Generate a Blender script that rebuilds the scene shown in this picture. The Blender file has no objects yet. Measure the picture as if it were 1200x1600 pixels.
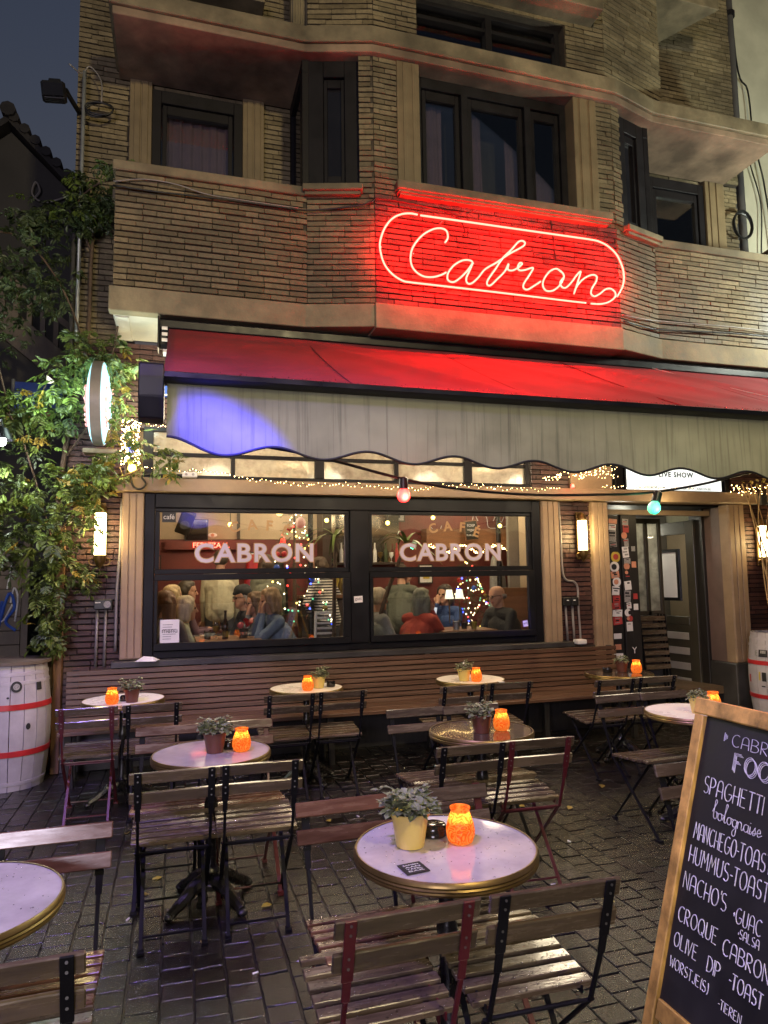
import bpy, bmesh, math, random
import numpy as np
from mathutils import Vector, Matrix, Quaternion

SC = bpy.context.scene
COL = SC.collection
rnd = random.Random(11)
PI = math.pi

# ------------------------------------------------------------------ camera
FPX, PITCH, ROLL, YAW, EYE = 1090.0, .0954, -.0148, .2897, 1.6
_F = Vector((math.sin(YAW)*math.cos(PITCH), math.cos(YAW)*math.cos(PITCH), math.sin(PITCH)))
_R0 = Vector((math.cos(YAW), -math.sin(YAW), 0))
_U0 = _R0.cross(_F)
_R = _R0*math.cos(ROLL) + _U0*math.sin(ROLL)
_U = _U0*math.cos(ROLL) - _R0*math.sin(ROLL)
cam_d = bpy.data.cameras.new('camera')
cam = bpy.data.objects.new('camera', cam_d)
COL.objects.link(cam)
cam.matrix_world = Matrix(((_R.x, _U.x, -_F.x, 0), (_R.y, _U.y, -_F.y, 0), (_R.z, _U.z, -_F.z, EYE), (0, 0, 0, 1)))
cam_d.sensor_fit = 'VERTICAL'
cam_d.sensor_height = 36.0
cam_d.lens = 36.0*FPX/1600.0
cam_d.clip_start = .05
cam_d.clip_end = 400
SC.camera = cam

# ------------------------------------------------------------------ world, lamps, exposure
W = bpy.data.worlds.new('World')
SC.world = W
W.use_nodes = True
wn = W.node_tree
bg = wn.nodes['Background']
sky = wn.nodes.new('ShaderNodeTexSky')
sky.sky_type = 'NISHITA'
sky.sun_disc = False
sky.sun_elevation = math.radians(1.0)
sky.sun_rotation = math.radians(20)
sky.air_density = 2.0
sky.dust_density = 3.0
tn = wn.nodes.new('ShaderNodeMixRGB')
tn.blend_type = 'MULTIPLY'
tn.inputs[0].default_value = 1
tn.inputs[2].default_value = (.50, .62, 1.08, 1)
wn.links.new(sky.outputs[0], tn.inputs[1])
wn.links.new(tn.outputs[0], bg.inputs['Color'])
bg.inputs['Strength'].default_value = .15

def lamp(name, typ, loc, power, color, radius=.15, target=None, **kw):
    d = bpy.data.lights.new(name, typ)
    d.energy = power
    d.color = color
    if typ in ('POINT', 'SPOT'):
        d.shadow_soft_size = radius
    for k, v in kw.items():
        setattr(d, k, v)
    o = bpy.data.objects.new(name, d)
    COL.objects.link(o)
    o.location = loc
    if target is not None:
        o.rotation_euler = (Vector(target) - Vector(loc)).to_track_quat('-Z', 'Y').to_euler()
    return o

# the street behind the photographer: a lamp on a tall post, a lit shop front, a lamp on the wall further right
lamp('street_lamp_light', 'POINT', (2.2, -4.5, 7.0), 1700, (1, .82, .44), .22)
lamp('flood_lamp_light', 'SPOT', (-1.6, .6, 6.4), 1700, (.44, .29, 1.0), .25, target=(.15, 2.9, 0), spot_size=math.radians(74), spot_blend=.7)
lamp('shop_front_light', 'AREA', (-3.0, -5.0, 2.9), 380, (.92, .82, 1.0), target=(0, 4, .8), shape='RECTANGLE', size=3.0, size_y=1.2)
lamp('wall_lamp_light', 'POINT', (7.4, 4.6, 4.7), 420, (.93, 1.0, .86), .12)
lamp('blue_spot_light', 'SPOT', (-2.4, 1.0, 3.4), 30000, (.03, .025, 1.0), .008, target=(.13, 3.87, 2.27), spot_size=math.radians(11.5), spot_blend=1.0)  # added out-of-view spot for the blue patch on the valance

SC.view_settings.view_transform = 'Standard'
SC.view_settings.look = 'None'
SC.view_settings.exposure = 0
SC.view_settings.gamma = 1
SC.view_settings.use_curve_mapping = False
SC.render.engine = 'CYCLES'
cy = SC.cycles
cy.use_denoising = True
try:
    cy.denoiser = 'OPENIMAGEDENOISE'
except Exception:
    pass
cy.max_bounces = 7
cy.diffuse_bounces = 3
cy.glossy_bounces = 4
cy.transparent_max_bounces = 16
cy.transmission_bounces = 4
cy.sample_clamp_indirect = 4
cy.caustics_reflective = False
cy.caustics_refractive = False
cy.use_light_tree = True

# ------------------------------------------------------------------ materials
def _nt(name):
    m = bpy.data.materials.new(name)
    m.use_nodes = True
    return m, m.node_tree.nodes, m.node_tree.links, m.node_tree.nodes['Principled BSDF']

def pmat(name, base, rough=.6, metal=0., var=.25, scale=6., stretch=(1, 1, 1), bump=.15, bscale=40., coord='world',
         rvar=.1, tint=0., spec=.5, base2=None, dirt=0., coat=0., bdist=.01):
    """One surface: a base colour mottled by noise, optionally shifted per object, with fine relief."""
    m, n, l, p = _nt(name)
    if coord == 'world':
        src = n.new('ShaderNodeNewGeometry').outputs['Position']
    else:
        src = n.new('ShaderNodeTexCoord').outputs['Object']
    oi = n.new('ShaderNodeObjectInfo')
    mp = n.new('ShaderNodeMapping')
    mp.inputs['Scale'].default_value = stretch
    l.new(src, mp.inputs['Vector'])
    if coord != 'world':
        ad = n.new('ShaderNodeVectorMath'); ad.operation = 'ADD'
        mu = n.new('ShaderNodeMath'); mu.operation = 'MULTIPLY'; mu.inputs[1].default_value = 37.
        l.new(oi.outputs['Random'], mu.inputs[0])
        l.new(mp.outputs[0], ad.inputs[0]); l.new(mu.outputs[0], ad.inputs[1])
        vec = ad.outputs[0]
    else:
        vec = mp.outputs[0]
    ns = n.new('ShaderNodeTexNoise'); ns.inputs['Scale'].default_value = scale; ns.inputs['Detail'].default_value = 6; ns.inputs['Roughness'].default_value = .65
    l.new(vec, ns.inputs['Vector'])
    b = Vector(base[:3]); b2 = Vector(base2[:3]) if base2 else b*(1+var)
    rp = n.new('ShaderNodeValToRGB')
    rp.color_ramp.elements[0].position = .3; rp.color_ramp.elements[1].position = .72
    rp.color_ramp.elements[0].color = (*(b*(1-var)), 1); rp.color_ramp.elements[1].color = (*b2, 1)
    l.new(ns.outputs['Fac'], rp.inputs[0])
    colr = rp.outputs[0]
    if tint:
        hv = n.new('ShaderNodeHueSaturation')
        mr = n.new('ShaderNodeMapRange'); mr.inputs['To Min'].default_value = 1-tint; mr.inputs['To Max'].default_value = 1+tint
        l.new(oi.outputs['Random'], mr.inputs['Value']); l.new(mr.outputs[0], hv.inputs['Value']); l.new(colr, hv.inputs['Color'])
        colr = hv.outputs[0]
    if dirt:
        dn = n.new('ShaderNodeTexNoise'); dn.inputs['Scale'].default_value = 1.7; dn.inputs['Detail'].default_value = 8
        l.new(n.new('ShaderNodeNewGeometry').outputs['Position'], dn.inputs['Vector'])
        dr = n.new('ShaderNodeValToRGB'); dr.color_ramp.elements[0].position = .35; dr.color_ramp.elements[1].position = .62
        dr.color_ramp.elements[0].color = (1-dirt, 1-dirt, 1-dirt, 1); dr.color_ramp.elements[1].color = (1, 1, 1, 1)
        l.new(dn.outputs['Fac'], dr.inputs[0])
        mx = n.new('ShaderNodeMixRGB'); mx.blend_type = 'MULTIPLY'; mx.inputs[0].default_value = 1
        l.new(colr, mx.inputs[1]); l.new(dr.outputs[0], mx.inputs[2]); colr = mx.outputs[0]
    l.new(colr, p.inputs['Base Color'])
    p.inputs['Metallic'].default_value = metal
    p.inputs['Specular IOR Level'].default_value = spec
    mr2 = n.new('ShaderNodeMapRange'); mr2.inputs['From Min'].default_value = .3; mr2.inputs['From Max'].default_value = .7
    mr2.inputs['To Min'].default_value = max(.02, rough-rvar); mr2.inputs['To Max'].default_value = min(1, rough+rvar)
    l.new(ns.outputs['Fac'], mr2.inputs['Value']); l.new(mr2.outputs[0], p.inputs['Roughness'])
    if coat:
        p.inputs['Coat Weight'].default_value = coat; p.inputs['Coat Roughness'].default_value = .08
    if bump:
        bn = n.new('ShaderNodeTexNoise'); bn.inputs['Scale'].default_value = bscale; bn.inputs['Detail'].default_value = 5
        l.new(vec, bn.inputs['Vector'])
        bp = n.new('ShaderNodeBump'); bp.inputs['Strength'].default_value = bump; bp.inputs['Distance'].default_value = bdist
        l.new(bn.outputs['Fac'], bp.inputs['Height']); l.new(bp.outputs[0], p.inputs['Normal'])
    m.diffuse_color = (*b, 1)
    return m

def emis(name, color, strength, base=(.5, .5, .5)):
    m, n, l, p = _nt(name)
    p.inputs['Base Color'].default_value = (*base, 1)
    p.inputs['Emission Color'].default_value = (*color, 1)
    p.inputs['Emission Strength'].default_value = strength
    p.inputs['Roughness'].default_value = .3
    return m

def glassmat(name, tint=(1, 1, 1), refl=.12, frost=0., rough=.01):
    m, n, l, p = _nt(name)
    n.remove(p)
    out = n['Material Output']
    tr = n.new('ShaderNodeBsdfTransparent'); tr.inputs[0].default_value = (*tint, 1)
    gl = n.new('ShaderNodeBsdfGlossy'); gl.inputs['Roughness'].default_value = rough
    fr = n.new('ShaderNodeFresnel'); fr.inputs[0].default_value = 1.5
    ml = n.new('ShaderNodeMath'); ml.operation = 'MULTIPLY_ADD'; ml.inputs[1].default_value = 1.0; ml.inputs[2].default_value = refl*.3
    l.new(fr.outputs[0], ml.inputs[0])
    mx = n.new('ShaderNodeMixShader')
    l.new(ml.outputs[0], mx.inputs[0]); l.new(tr.outputs[0], mx.inputs[1]); l.new(gl.outputs[0], mx.inputs[2])
    last = mx.outputs[0]
    if frost:
        d1 = n.new('ShaderNodeBsdfTranslucent'); d1.inputs[0].default_value = (.8, .78, .7, 1)
        d2 = n.new('ShaderNodeBsdfDiffuse'); d2.inputs[0].default_value = (.5, .48, .42, 1)
        a = n.new('ShaderNodeMixShader'); a.inputs[0].default_value = .35
        l.new(d1.outputs[0], a.inputs[1]); l.new(d2.outputs[0], a.inputs[2])
        nz = n.new('ShaderNodeTexNoise'); nz.inputs['Scale'].default_value = 9; nz.inputs['Detail'].default_value = 6
        l.new(n.new('ShaderNodeNewGeometry').outputs['Position'], nz.inputs['Vector'])
        mr = n.new('ShaderNodeMapRange'); mr.inputs['From Min'].default_value = .35; mr.inputs['From Max'].default_value = .65
        mr.inputs['To Min'].default_value = frost*.6; mr.inputs['To Max'].default_value = min(1, frost*1.25)
        l.new(nz.outputs['Fac'], mr.inputs['Value'])
        b = n.new('ShaderNodeMixShader')
        l.new(mr.outputs[0], b.inputs[0]); l.new(last, b.inputs[1]); l.new(a.outputs[0], b.inputs[2]); last = b.outputs[0]
    l.new(last, out.inputs['Surface'])
    return m

def attrmat(name, base, lo=.6, hi=1.3, rough=.75, bump=.3, bscale=60, spec=.3, dirt=.4, rvar=.12, alt=None, moss=0.):
    """Bricks or stones in one mesh: a per-piece value attribute 'tone' shifts the colour; single pieces use the same tone attribute on the object."""
    m, n, l, p = _nt(name)
    pos = n.new('ShaderNodeNewGeometry').outputs['Position']
    at = n.new('ShaderNodeAttribute'); at.attribute_name = 'tone'
    ao = n.new('ShaderNodeAttribute'); ao.attribute_name = 'tone'; ao.attribute_type = 'OBJECT'
    sm = n.new('ShaderNodeMath'); sm.operation = 'ADD'
    l.new(at.outputs['Fac'], sm.inputs[0]); l.new(ao.outputs['Fac'], sm.inputs[1])
    rp = n.new('ShaderNodeValToRGB')
    b = Vector(base); a2 = Vector(alt) if alt else b
    rp.color_ramp.elements[0].color = (*(b*lo), 1); rp.color_ramp.elements[1].color = (*(a2*hi), 1)
    l.new(sm.outputs[0], rp.inputs[0])
    ns = n.new('ShaderNodeTexNoise'); ns.inputs['Scale'].default_value = 28; ns.inputs['Detail'].default_value = 7; ns.inputs['Roughness'].default_value = .7
    l.new(pos, ns.inputs['Vector'])
    r2 = n.new('ShaderNodeValToRGB'); r2.color_ramp.elements[0].position = .3; r2.color_ramp.elements[1].position = .7
    r2.color_ramp.elements[0].color = (.62, .62, .62, 1); r2.color_ramp.elements[1].color = (1.15, 1.15, 1.15, 1)
    l.new(ns.outputs['Fac'], r2.inputs[0])
    mx = n.new('ShaderNodeMixRGB'); mx.blend_type = 'MULTIPLY'; mx.inputs[0].default_value = 1
    l.new(rp.outputs[0], mx.inputs[1]); l.new(r2.outputs[0], mx.inputs[2])
    dn = n.new('ShaderNodeTexNoise'); dn.inputs['Scale'].default_value = 1.6; dn.inputs['Detail'].default_value = 8
    l.new(pos, dn.inputs['Vector'])
    dr = n.new('ShaderNodeValToRGB'); dr.color_ramp.elements[0].position = .36; dr.color_ramp.elements[1].position = .6
    dr.color_ramp.elements[0].color = (1-dirt, 1-dirt, 1-dirt*.9, 1); dr.color_ramp.elements[1].color = (1, 1, 1, 1)
    l.new(dn.outputs['Fac'], dr.inputs[0])
    m2 = n.new('ShaderNodeMixRGB'); m2.blend_type = 'MULTIPLY'; m2.inputs[0].default_value = 1
    l.new(mx.outputs[0], m2.inputs[1]); l.new(dr.outputs[0], m2.inputs[2])
    l.new(m2.outputs[0], p.inputs['Base Color'])
    mr = n.new('ShaderNodeMapRange'); mr.inputs['From Min'].default_value = .35; mr.inputs['From Max'].default_value = .65
    mr.inputs['To Min'].default_value = max(.03, rough-rvar); mr.inputs['To Max'].default_value = min(1, rough+rvar)
    l.new(dn.outputs['Fac'], mr.inputs['Value']); l.new(mr.outputs[0], p.inputs['Roughness'])
    p.inputs['Specular IOR Level'].default_value = spec
    bn = n.new('ShaderNodeTexNoise'); bn.inputs['Scale'].default_value = bscale; bn.inputs['Detail'].default_value = 6
    l.new(pos, bn.inputs['Vector'])
    bp = n.new('ShaderNodeBump'); bp.inputs['Strength'].default_value = bump; bp.inputs['Distance'].default_value = .008
    l.new(bn.outputs['Fac'], bp.inputs['Height']); l.new(bp.outputs[0], p.inputs['Normal'])
    return m

M = {}
M['brick'] = attrmat('yellow_brick', (.215, .168, .086), .74, 1.15, .62, .35, 70, .4, .45, alt=(.235, .188, .105))
M['brick_red'] = attrmat('dark_red_brick', (.085, .036, .026), .55, 1.35, .5, .35, 70, .5, .35)
M['brick_bay'] = attrmat('neon_reddened_brick', (.15, .058, .048), .62, 1.2, .62, .35, 70, .4, .4)  # bay copy of the brick, with the neon's red mixed into its colour
M['mortar'] = pmat('mortar', (.066, .052, .034), .9, var=.4, scale=20, bump=.4, bscale=90)
M['mortar_dark'] = pmat('dark_mortar', (.018, .013, .012), .9, var=.4, scale=20, bump=.4, bscale=90)
M['concrete'] = pmat('aged_concrete', (.22, .18, .105), .7, var=.35, scale=5, bump=.25, bscale=35, dirt=.55)
M['band'] = pmat('rendered_concrete', (.29, .245, .15), .75, var=.25, scale=7, bump=.25, bscale=45, dirt=.4)
M['soffit'] = pmat('stained_plaster', (.26, .185, .12), .85, var=.4, scale=3.2, bump=.2, bscale=25, dirt=.6)
M['white_soffit'] = pmat('white_painted_boards', (.62, .59, .50), .6, var=.1, scale=6, bump=.1)
M['pilaster'] = pmat('ochre_painted_stone', (.19, .142, .075), .55, var=.18, scale=5, bump=.12, bscale=60, dirt=.25)
M['pil_low'] = pmat('beige_painted_timber', (.33, .23, .14), .5, var=.16, scale=5, bump=.12, bscale=60, dirt=.2)
M['black_frame'] = pmat('black_window_paint', (.006, .006, .0075), .45, spec=.22, var=.3, bump=.08, bscale=30)
M['dark_frame'] = pmat('dark_weathered_frame', (.008, .007, .0085), .55, spec=.25, var=.35, bump=.12, bscale=30)
M['glass'] = glassmat('window_glass', (.96, .97, .96), .25)
M['dark_glass'] = pmat('dark_room_glass', (.012, .011, .012), .06, var=.2, bump=.02, bscale=6, spec=.8, rvar=.03)
M['frost'] = glassmat('misted_glass', (.9, .88, .82), .15, frost=.55, rough=.1)
M['bench'] = pmat('bench_hardwood', (.090, .045, .027), .42, var=.35, scale=3, stretch=(.5, 8, 18), bump=.2, bscale=14, tint=.18, spec=.5, rvar=.14)
M['slat'] = pmat('weathered_wet_teak', (.078, .057, .034), .24, var=.38, scale=5, stretch=(1, 7, 7), bump=.07, bscale=14, coord='object', tint=.3, rvar=.16, spec=.6, coat=.25)
M['slat_red'] = pmat('red_brown_wet_slat', (.092, .043, .026), .24, var=.35, scale=5, stretch=(1, 7, 7), bump=.07, bscale=14, coord='object', tint=.25, rvar=.16, spec=.6, coat=.25)
M['steel_black'] = pmat('black_chair_steel', (.006, .006, .007), .55, spec=.10, var=.3, bump=.1, bscale=80, coord='object')
M['steel_red'] = pmat('oxblood_chair_steel', (.065, .008, .011), .36, var=.3, bump=.1, bscale=80, coord='object')
M['screw'] = pmat('zinc_screw', (.22, .22, .21), .4, .9, bump=0)
M['iron'] = pmat('black_cast_iron', (.013, .012, .012), .3, var=.4, bump=.25, bscale=50, coord='object')
M['brass'] = pmat('aged_brass_rim', (.20, .135, .045), .36, .8, var=.3, bump=.1, coord='object', bscale=30)
M['brass_dark'] = pmat('dark_brass', (.16, .10, .035), .38, .8, var=.3, bump=.1)
M['white_marble'] = pmat('white_wet_marble', (.47, .43, .42), .07, var=.26, scale=4, bump=.05, bscale=9, coord='object', rvar=.05, spec=.6, coat=.6)
M['lamplit_marble'] = pmat('lamplit_white_marble', (.82, .76, .66), .3, var=.08, scale=4, bump=.03, bscale=9, coord='object', rvar=.08, spec=.3)  # paler copy of the marble: warm light on the back tables put into the colour
M['gasket'] = pmat('black_rubber', (.012, .012, .012), .6, bump=0)
M['alu_black'] = pmat('black_powder_coat', (.007, .007, .009), .36, var=.2, bump=.12, bscale=220, bdist=.003, spec=.35)
M['awning_red'] = pmat('dark_red_canvas', (.27, .034, .042), .7, var=.14, scale=2.5, bump=.12, bscale=160, dirt=.25)
M['terracotta'] = pmat('brown_plastic_pot', (.105, .036, .024), .4, var=.15, bump=.05, coord='object')
M['cream_pot'] = pmat('cream_yellow_pot', (.62, .47, .13), .4, var=.1, bump=.05, coord='object')
M['soil'] = pmat('potting_soil', (.02, .014, .01), .95, var=.5, bump=.6, bscale=90)
M['ashtray'] = pmat('black_bakelite', (.012, .011, .011), .12, var=.2, bump=0)
M['leaf_pot'] = pmat('ivy_leaf', (.10, .13, .055), .45, var=.4, scale=18, bump=.1, coord='object', base2=(.26, .28, .16))
M['leaf'] = pmat('climber_leaf', (.125, .185, .034), .42, var=.4, scale=3, bump=.15, tint=.4)
M['leaf_yellow'] = pmat('yellowing_leaf', (.30, .22, .03), .5, var=.3, scale=6, bump=.1, tint=.3)
M['leaf_dark'] = pmat('old_climber_leaf', (.050, .075, .024), .5, var=.4, scale=3, bump=.15, tint=.4)
M['bark'] = pmat('vine_bark', (.10, .065, .04), .8, var=.4, scale=14, bump=.5, bscale=50)
M['dry_vine'] = pmat('dry_straw_vine', (.42, .28, .12), .7, var=.3, scale=14, bump=.3, bscale=50)
M['conduit'] = pmat('grey_conduit', (.26, .24, .22), .45, .2, var=.2, bump=.1)
M['pipe'] = pmat('galvanised_pipe', (.34, .36, .35), .4, .5, var=.2, bump=.1)
M['black_plastic'] = pmat('black_plastic', (.012, .012, .012), .4, var=.2, bump=.05)
M['white_plastic'] = pmat('white_plastic', (.7, .68, .64), .4, var=.08, bump=.03)
M['cable'] = pmat('black_cable', (.01, .01, .01), .4, bump=0)
M['white_wall'] = pmat('pale_painted_wall', (.46, .45, .34), .8, var=.12, scale=2, bump=.1, dirt=.2)
M['dark_render'] = pmat('dark_render', (.055, .052, .05), .85, var=.2, scale=3, bump=.15, dirt=.2)
M['roof'] = pmat('dark_roof_tile', (.025, .022, .022), .6, var=.3, bump=.2)
M['old_timber'] = pmat('old_grey_timber', (.14, .11, .08), .6, var=.4, scale=4, stretch=(1, 1, .2), bump=.3, dirt=.3)
M['brown_post'] = pmat('brown_timber_post', (.15, .075, .035), .55, var=.4, scale=6, stretch=(6, 6, .5), bump=.3)
M['barrel'] = pmat('white_barrel_paint', (.44, .41, .44), .45, var=.14, scale=7, bump=.2, bscale=30, dirt=.25)
M['red_hoop'] = pmat('red_hoop_paint', (.42, .022, .025), .4, var=.2, scale=8, bump=.1)
M['jamb'] = pmat('maroon_grey_paint', (.20, .135, .115), .6, var=.2, scale=4, bump=.12, dirt=.35)
M['plinth'] = pmat('bluestone_plinth', (.055, .052, .05), .45, var=.35, scale=4, bump=.2, dirt=.4)
M['door'] = pmat('dark_olive_door', (.045, .040, .027), .38, var=.2, scale=3, bump=.08, bscale=20)
M['door_white'] = pmat('grey_door_stripe', (.34, .31, .27), .45, var=.12, bump=.05)
M['black_wood'] = pmat('blackened_timber', (.016, .014, .013), .5, var=.4, stretch=(8, 8, .6), bump=.25, bscale=20)
M['board'] = pmat('blackboard', (.014, .014, .013), .55, var=.35, scale=4, bump=.08, bscale=30, dirt=.2)
M['board_wood'] = pmat('burnt_pine', (.50, .30, .065), .5, var=.7, scale=9, stretch=(3, 1.2, .6), bump=.25, bscale=20, dirt=.45)
M['chalk'] = pmat('chalk_paint', (.60, .60, .62), .85, var=.35, scale=70, bump=0)
M['letter_lilac'] = pmat('pale_window_letter', (.50, .44, .54), .6, var=.04, bump=0)
M['letter_brown'] = pmat('bronze_window_letter', (.40, .24, .10), .5, var=.1, bump=0)
M['paper'] = pmat('white_paper', (.74, .72, .70), .7, var=.06, bump=.05)
M['ink'] = pmat('black_print', (.015, .015, .017), .6, bump=0)
M['red_print'] = pmat('red_print', (.42, .05, .045), .5, bump=0)
M['orange_print'] = pmat('salmon_print', (.62, .27, .16), .5, bump=0)
M['yellow_print'] = pmat('yellow_print', (.55, .42, .06), .5, bump=0)
M['blue_print'] = pmat('blue_print', (.035, .10, .45), .5, bump=0)
M['grey_print'] = pmat('grey_print', (.30, .29, .28), .5, var=.5, scale=90, bump=0)
M['neon'] = emis('neon_tube_glow', (1.0, .0050, .0032), 150)
M['tube_light'] = emis('warm_tube_glow', (1.0, .80, .36), 12)
M['sign_face'] = emis('lit_acrylic', (.36, .88, 1.0), 1.2)
M['sign_red'] = emis('lit_red_acrylic', (1.0, .05, .04), 1.0)
M['white_box'] = emis('lightbox_face', (.93, 1.0, .95), 1.15)
M['fairy'] = emis('warm_led', (1.0, .66, .25), 26)
M['bulb_red'] = emis('red_bulb_glow', (1.0, .011, .009), 6)
M['bulb_green'] = emis('green_bulb_glow', (.0, 1.0, .50), 1.05)
M['bulb_blue'] = emis('blue_bulb_glow', (.01, .06, 1.0), 10)
M['bulb_yellow'] = emis('yellow_bulb_glow', (1.0, .72, .14), 8)
M['flame'] = emis('candle_flame', (1.0, .62, .18), 30)
M['wall_lamp'] = emis('cold_lamp_glow', (.93, .96, 1.0), 40)

# ------------------------------------------------------------------ mesh builder
class MB:
    def __init__(s):
        s.v = []; s.f = []; s.tone = []; s.mi = []
    def add(s, vs, fs, tone=0., mi=0):
        b = len(s.v)
        s.v += [tuple(x) for x in vs]
        for q in fs:
            s.f.append(tuple(b+i for i in q)); s.tone.append(tone); s.mi.append(mi)
        return s
    def box(s, c, d, R=None, tone=0., mi=0):
        x, y, z = d[0]/2, d[1]/2, d[2]/2
        P = [Vector(q) for q in ((-x, -y, -z), (x, -y, -z), (x, y, -z), (-x, y, -z), (-x, -y, z), (x, -y, z), (x, y, z), (-x, y, z))]
        c = Vector(c)
        P = [(R @ q if R else q) + c for q in P]
        return s.add(P, ((0, 3, 2, 1), (4, 5, 6, 7), (0, 1, 5, 4), (1, 2, 6, 5), (2, 3, 7, 6), (3, 0, 4, 7)), tone, mi)
    def b2(s, lo, hi, tone=0., mi=0):
        return s.box([(a+b)/2 for a, b in zip(lo, hi)], [abs(b-a) for a, b in zip(lo, hi)], None, tone, mi)
    def bar(s, p0, p1, w, t, side=(1, 0, 0), mi=0):
        p0, p1 = Vector(p0), Vector(p1)
        d = (p1-p0); L = d.length; d.normalize()
        sd = Vector(side); sd = (sd - d*sd.dot(d)).normalized()
        R = Matrix((sd, d.cross(sd), d)).transposed()
        return s.box((p0+p1)/2, (w, t, L), R, 0., mi)
    def tube(s, pts, r, n=8, closed=False, mi=0, cap=True):
        pts = [Vector(p) for p in pts]
        N = len(pts)
        rs = r if isinstance(r, (list, tuple)) else [r]*N
        T = []
        for i in range(N):
            a = pts[(i-1) % N] if (closed or i > 0) else pts[i]
            b = pts[(i+1) % N] if (closed or i < N-1) else pts[i]
            t = (b-a)
            T.append(t.normalized() if t.length > 1e-9 else Vector((0, 0, 1)))
        u = T[0].orthogonal().normalized()
        vs = []
        for i in range(N):
            u = (u - T[i]*u.dot(T[i]))
            u = u.normalized() if u.length > 1e-6 else T[i].orthogonal().normalized()
            w = T[i].cross(u)
            for k in range(n):
                a = 2*PI*k/n
                vs.append(pts[i] + (u*math.cos(a) + w*math.sin(a))*rs[i])
        fs = []
        for i in range(N if closed else N-1):
            j = (i+1) % N
            for k in range(n):
                k2 = (k+1) % n
                fs.append((i*n+k, i*n+k2, j*n+k2, j*n+k))
        if not closed and cap:
            fs.append(tuple(reversed(range(n)))); fs.append(tuple((N-1)*n+k for k in range(n)))
        return s.add(vs, fs, 0., mi)
    def lathe(s, prof, c=(0, 0, 0), n=24, mi=0, axis='z', ecc=1.0, cap=True):
        c = Vector(c); vs = []
        for r, z in prof:
            for k in range(n):
                a = 2*PI*k/n
                q = Vector((r*math.cos(a), r*math.sin(a)*ecc, z))
                if axis == 'x': q = Vector((q.z, q.x, q.y))
                if axis == 'y': q = Vector((q.x, q.z, q.y))
                vs.append(c+q)
        fs = []
        for i in range(len(prof)-1):
            for k in range(n):
                k2 = (k+1) % n
                fs.append((i*n+k, i*n+k2, (i+1)*n+k2, (i+1)*n+k))
        if cap and prof[0][0] > 1e-5: fs.append(tuple(reversed(range(n))))
        if cap and prof[-1][0] > 1e-5: fs.append(tuple((len(prof)-1)*n+k for k in range(n)))
        return s.add(vs, fs, 0., mi)
    def prism(s, poly, z0, z1, mi=0):
        n = len(poly)
        vs = [(x, y, z0) for x, y in poly] + [(x, y, z1) for x, y in poly]
        fs = [tuple(reversed(range(n))), tuple(range(n, 2*n))] + [(i, (i+1) % n, n+(i+1) % n, n+i) for i in range(n)]
        return s.add(vs, fs, 0., mi)
    def ball(s, c, r, n=8, m=6, mi=0, sq=(1, 1, 1)):
        c = Vector(c); vs = [c+Vector((0, 0, -r*sq[2]))]
        for i in range(1, m):
            b = -PI/2 + PI*i/m
            for k in range(n):
                a = 2*PI*k/n
                vs.append(c + Vector((r*sq[0]*math.cos(b)*math.cos(a), r*sq[1]*math.cos(b)*math.sin(a), r*sq[2]*math.sin(b))))
        vs.append(c+Vector((0, 0, r*sq[2])))
        fs = [(0, 1+(k+1) % n, 1+k) for k in range(n)]
        for i in range(m-2):
            for k in range(n):
                k2 = (k+1) % n
                fs.append((1+i*n+k, 1+i*n+k2, 1+(i+1)*n+k2, 1+(i+1)*n+k))
        L = len(vs)-1; o = 1+(m-2)*n
        fs += [(o+k, o+(k+1) % n, L) for k in range(n)]
        return s.add(vs, fs, 0., mi)
    def mesh(s, name, mats, smooth=False, bevel=0., tone=False):
        me = bpy.data.meshes.new(name)
        me.from_pydata(s.v, [], s.f)
        if not isinstance(mats, (list, tuple)): mats = [mats]
        for m in mats: me.materials.append(m)
        if len(mats) > 1: me.polygons.foreach_set('material_index', s.mi)
        if tone:
            a = me.attributes.new('tone', 'FLOAT', 'FACE')
            a.data.foreach_set('value', s.tone)
        if bevel:
            bm = bmesh.new(); bm.from_mesh(me)
            bmesh.ops.bevel(bm, geom=[e for e in bm.edges], offset=bevel, segments=1, affect='EDGES', profile=.5)
            bm.to_mesh(me); bm.free()
        if smooth:
            me.polygons.foreach_set('use_smooth', [True]*len(me.polygons))
            if smooth != 'all':
                me.set_sharp_from_angle(angle=math.radians(38))
        me.update()
        return me

def wmat(o):
    b = o.matrix_basis.copy() if o.rotation_mode else Matrix.Identity(4)
    b = Matrix.LocRotScale(o.location, o.rotation_euler, o.scale)
    return wmat(o.parent) @ o.matrix_parent_inverse @ b if o.parent else b

def tag(o, label=None, cat=None, group=None, kind=None):
    if label: o['label'] = label
    if cat: o['category'] = cat
    if group: o['group'] = group
    if kind: o['kind'] = kind
    return o

def put(name, me, parent=None, world=True, loc=None):
    """Link a mesh as an object. world=True: its vertices are world coordinates even under a parent."""
    o = bpy.data.objects.new(name, me)
    COL.objects.link(o)
    if loc is not None: o.location = loc
    if parent:
        o.parent = parent
        if world: o.matrix_parent_inverse = wmat(parent).inverted()
    return o

def build(mb, name, mat, parent=None, smooth=False, bevel=0., world=True, kind=None, tone=False, label=None):
    o = put(name, mb.mesh(name, mat, smooth, bevel, tone), parent, world)
    return tag(o, label, None, None, kind)

def empty(name, loc, label, cat, group=None, rz=0.):
    o = bpy.data.objects.new(name, None)
    COL.objects.link(o)
    o.location = loc; o.rotation_euler = (0, 0, rz); o.empty_display_size = .1
    return tag(o, label, cat, group)

def copy_tree(o, parent=None):
    c = o.copy(); COL.objects.link(c)
    if parent: c.parent = parent
    for ch in list(o.children): copy_tree(ch, c)
    return c

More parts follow.
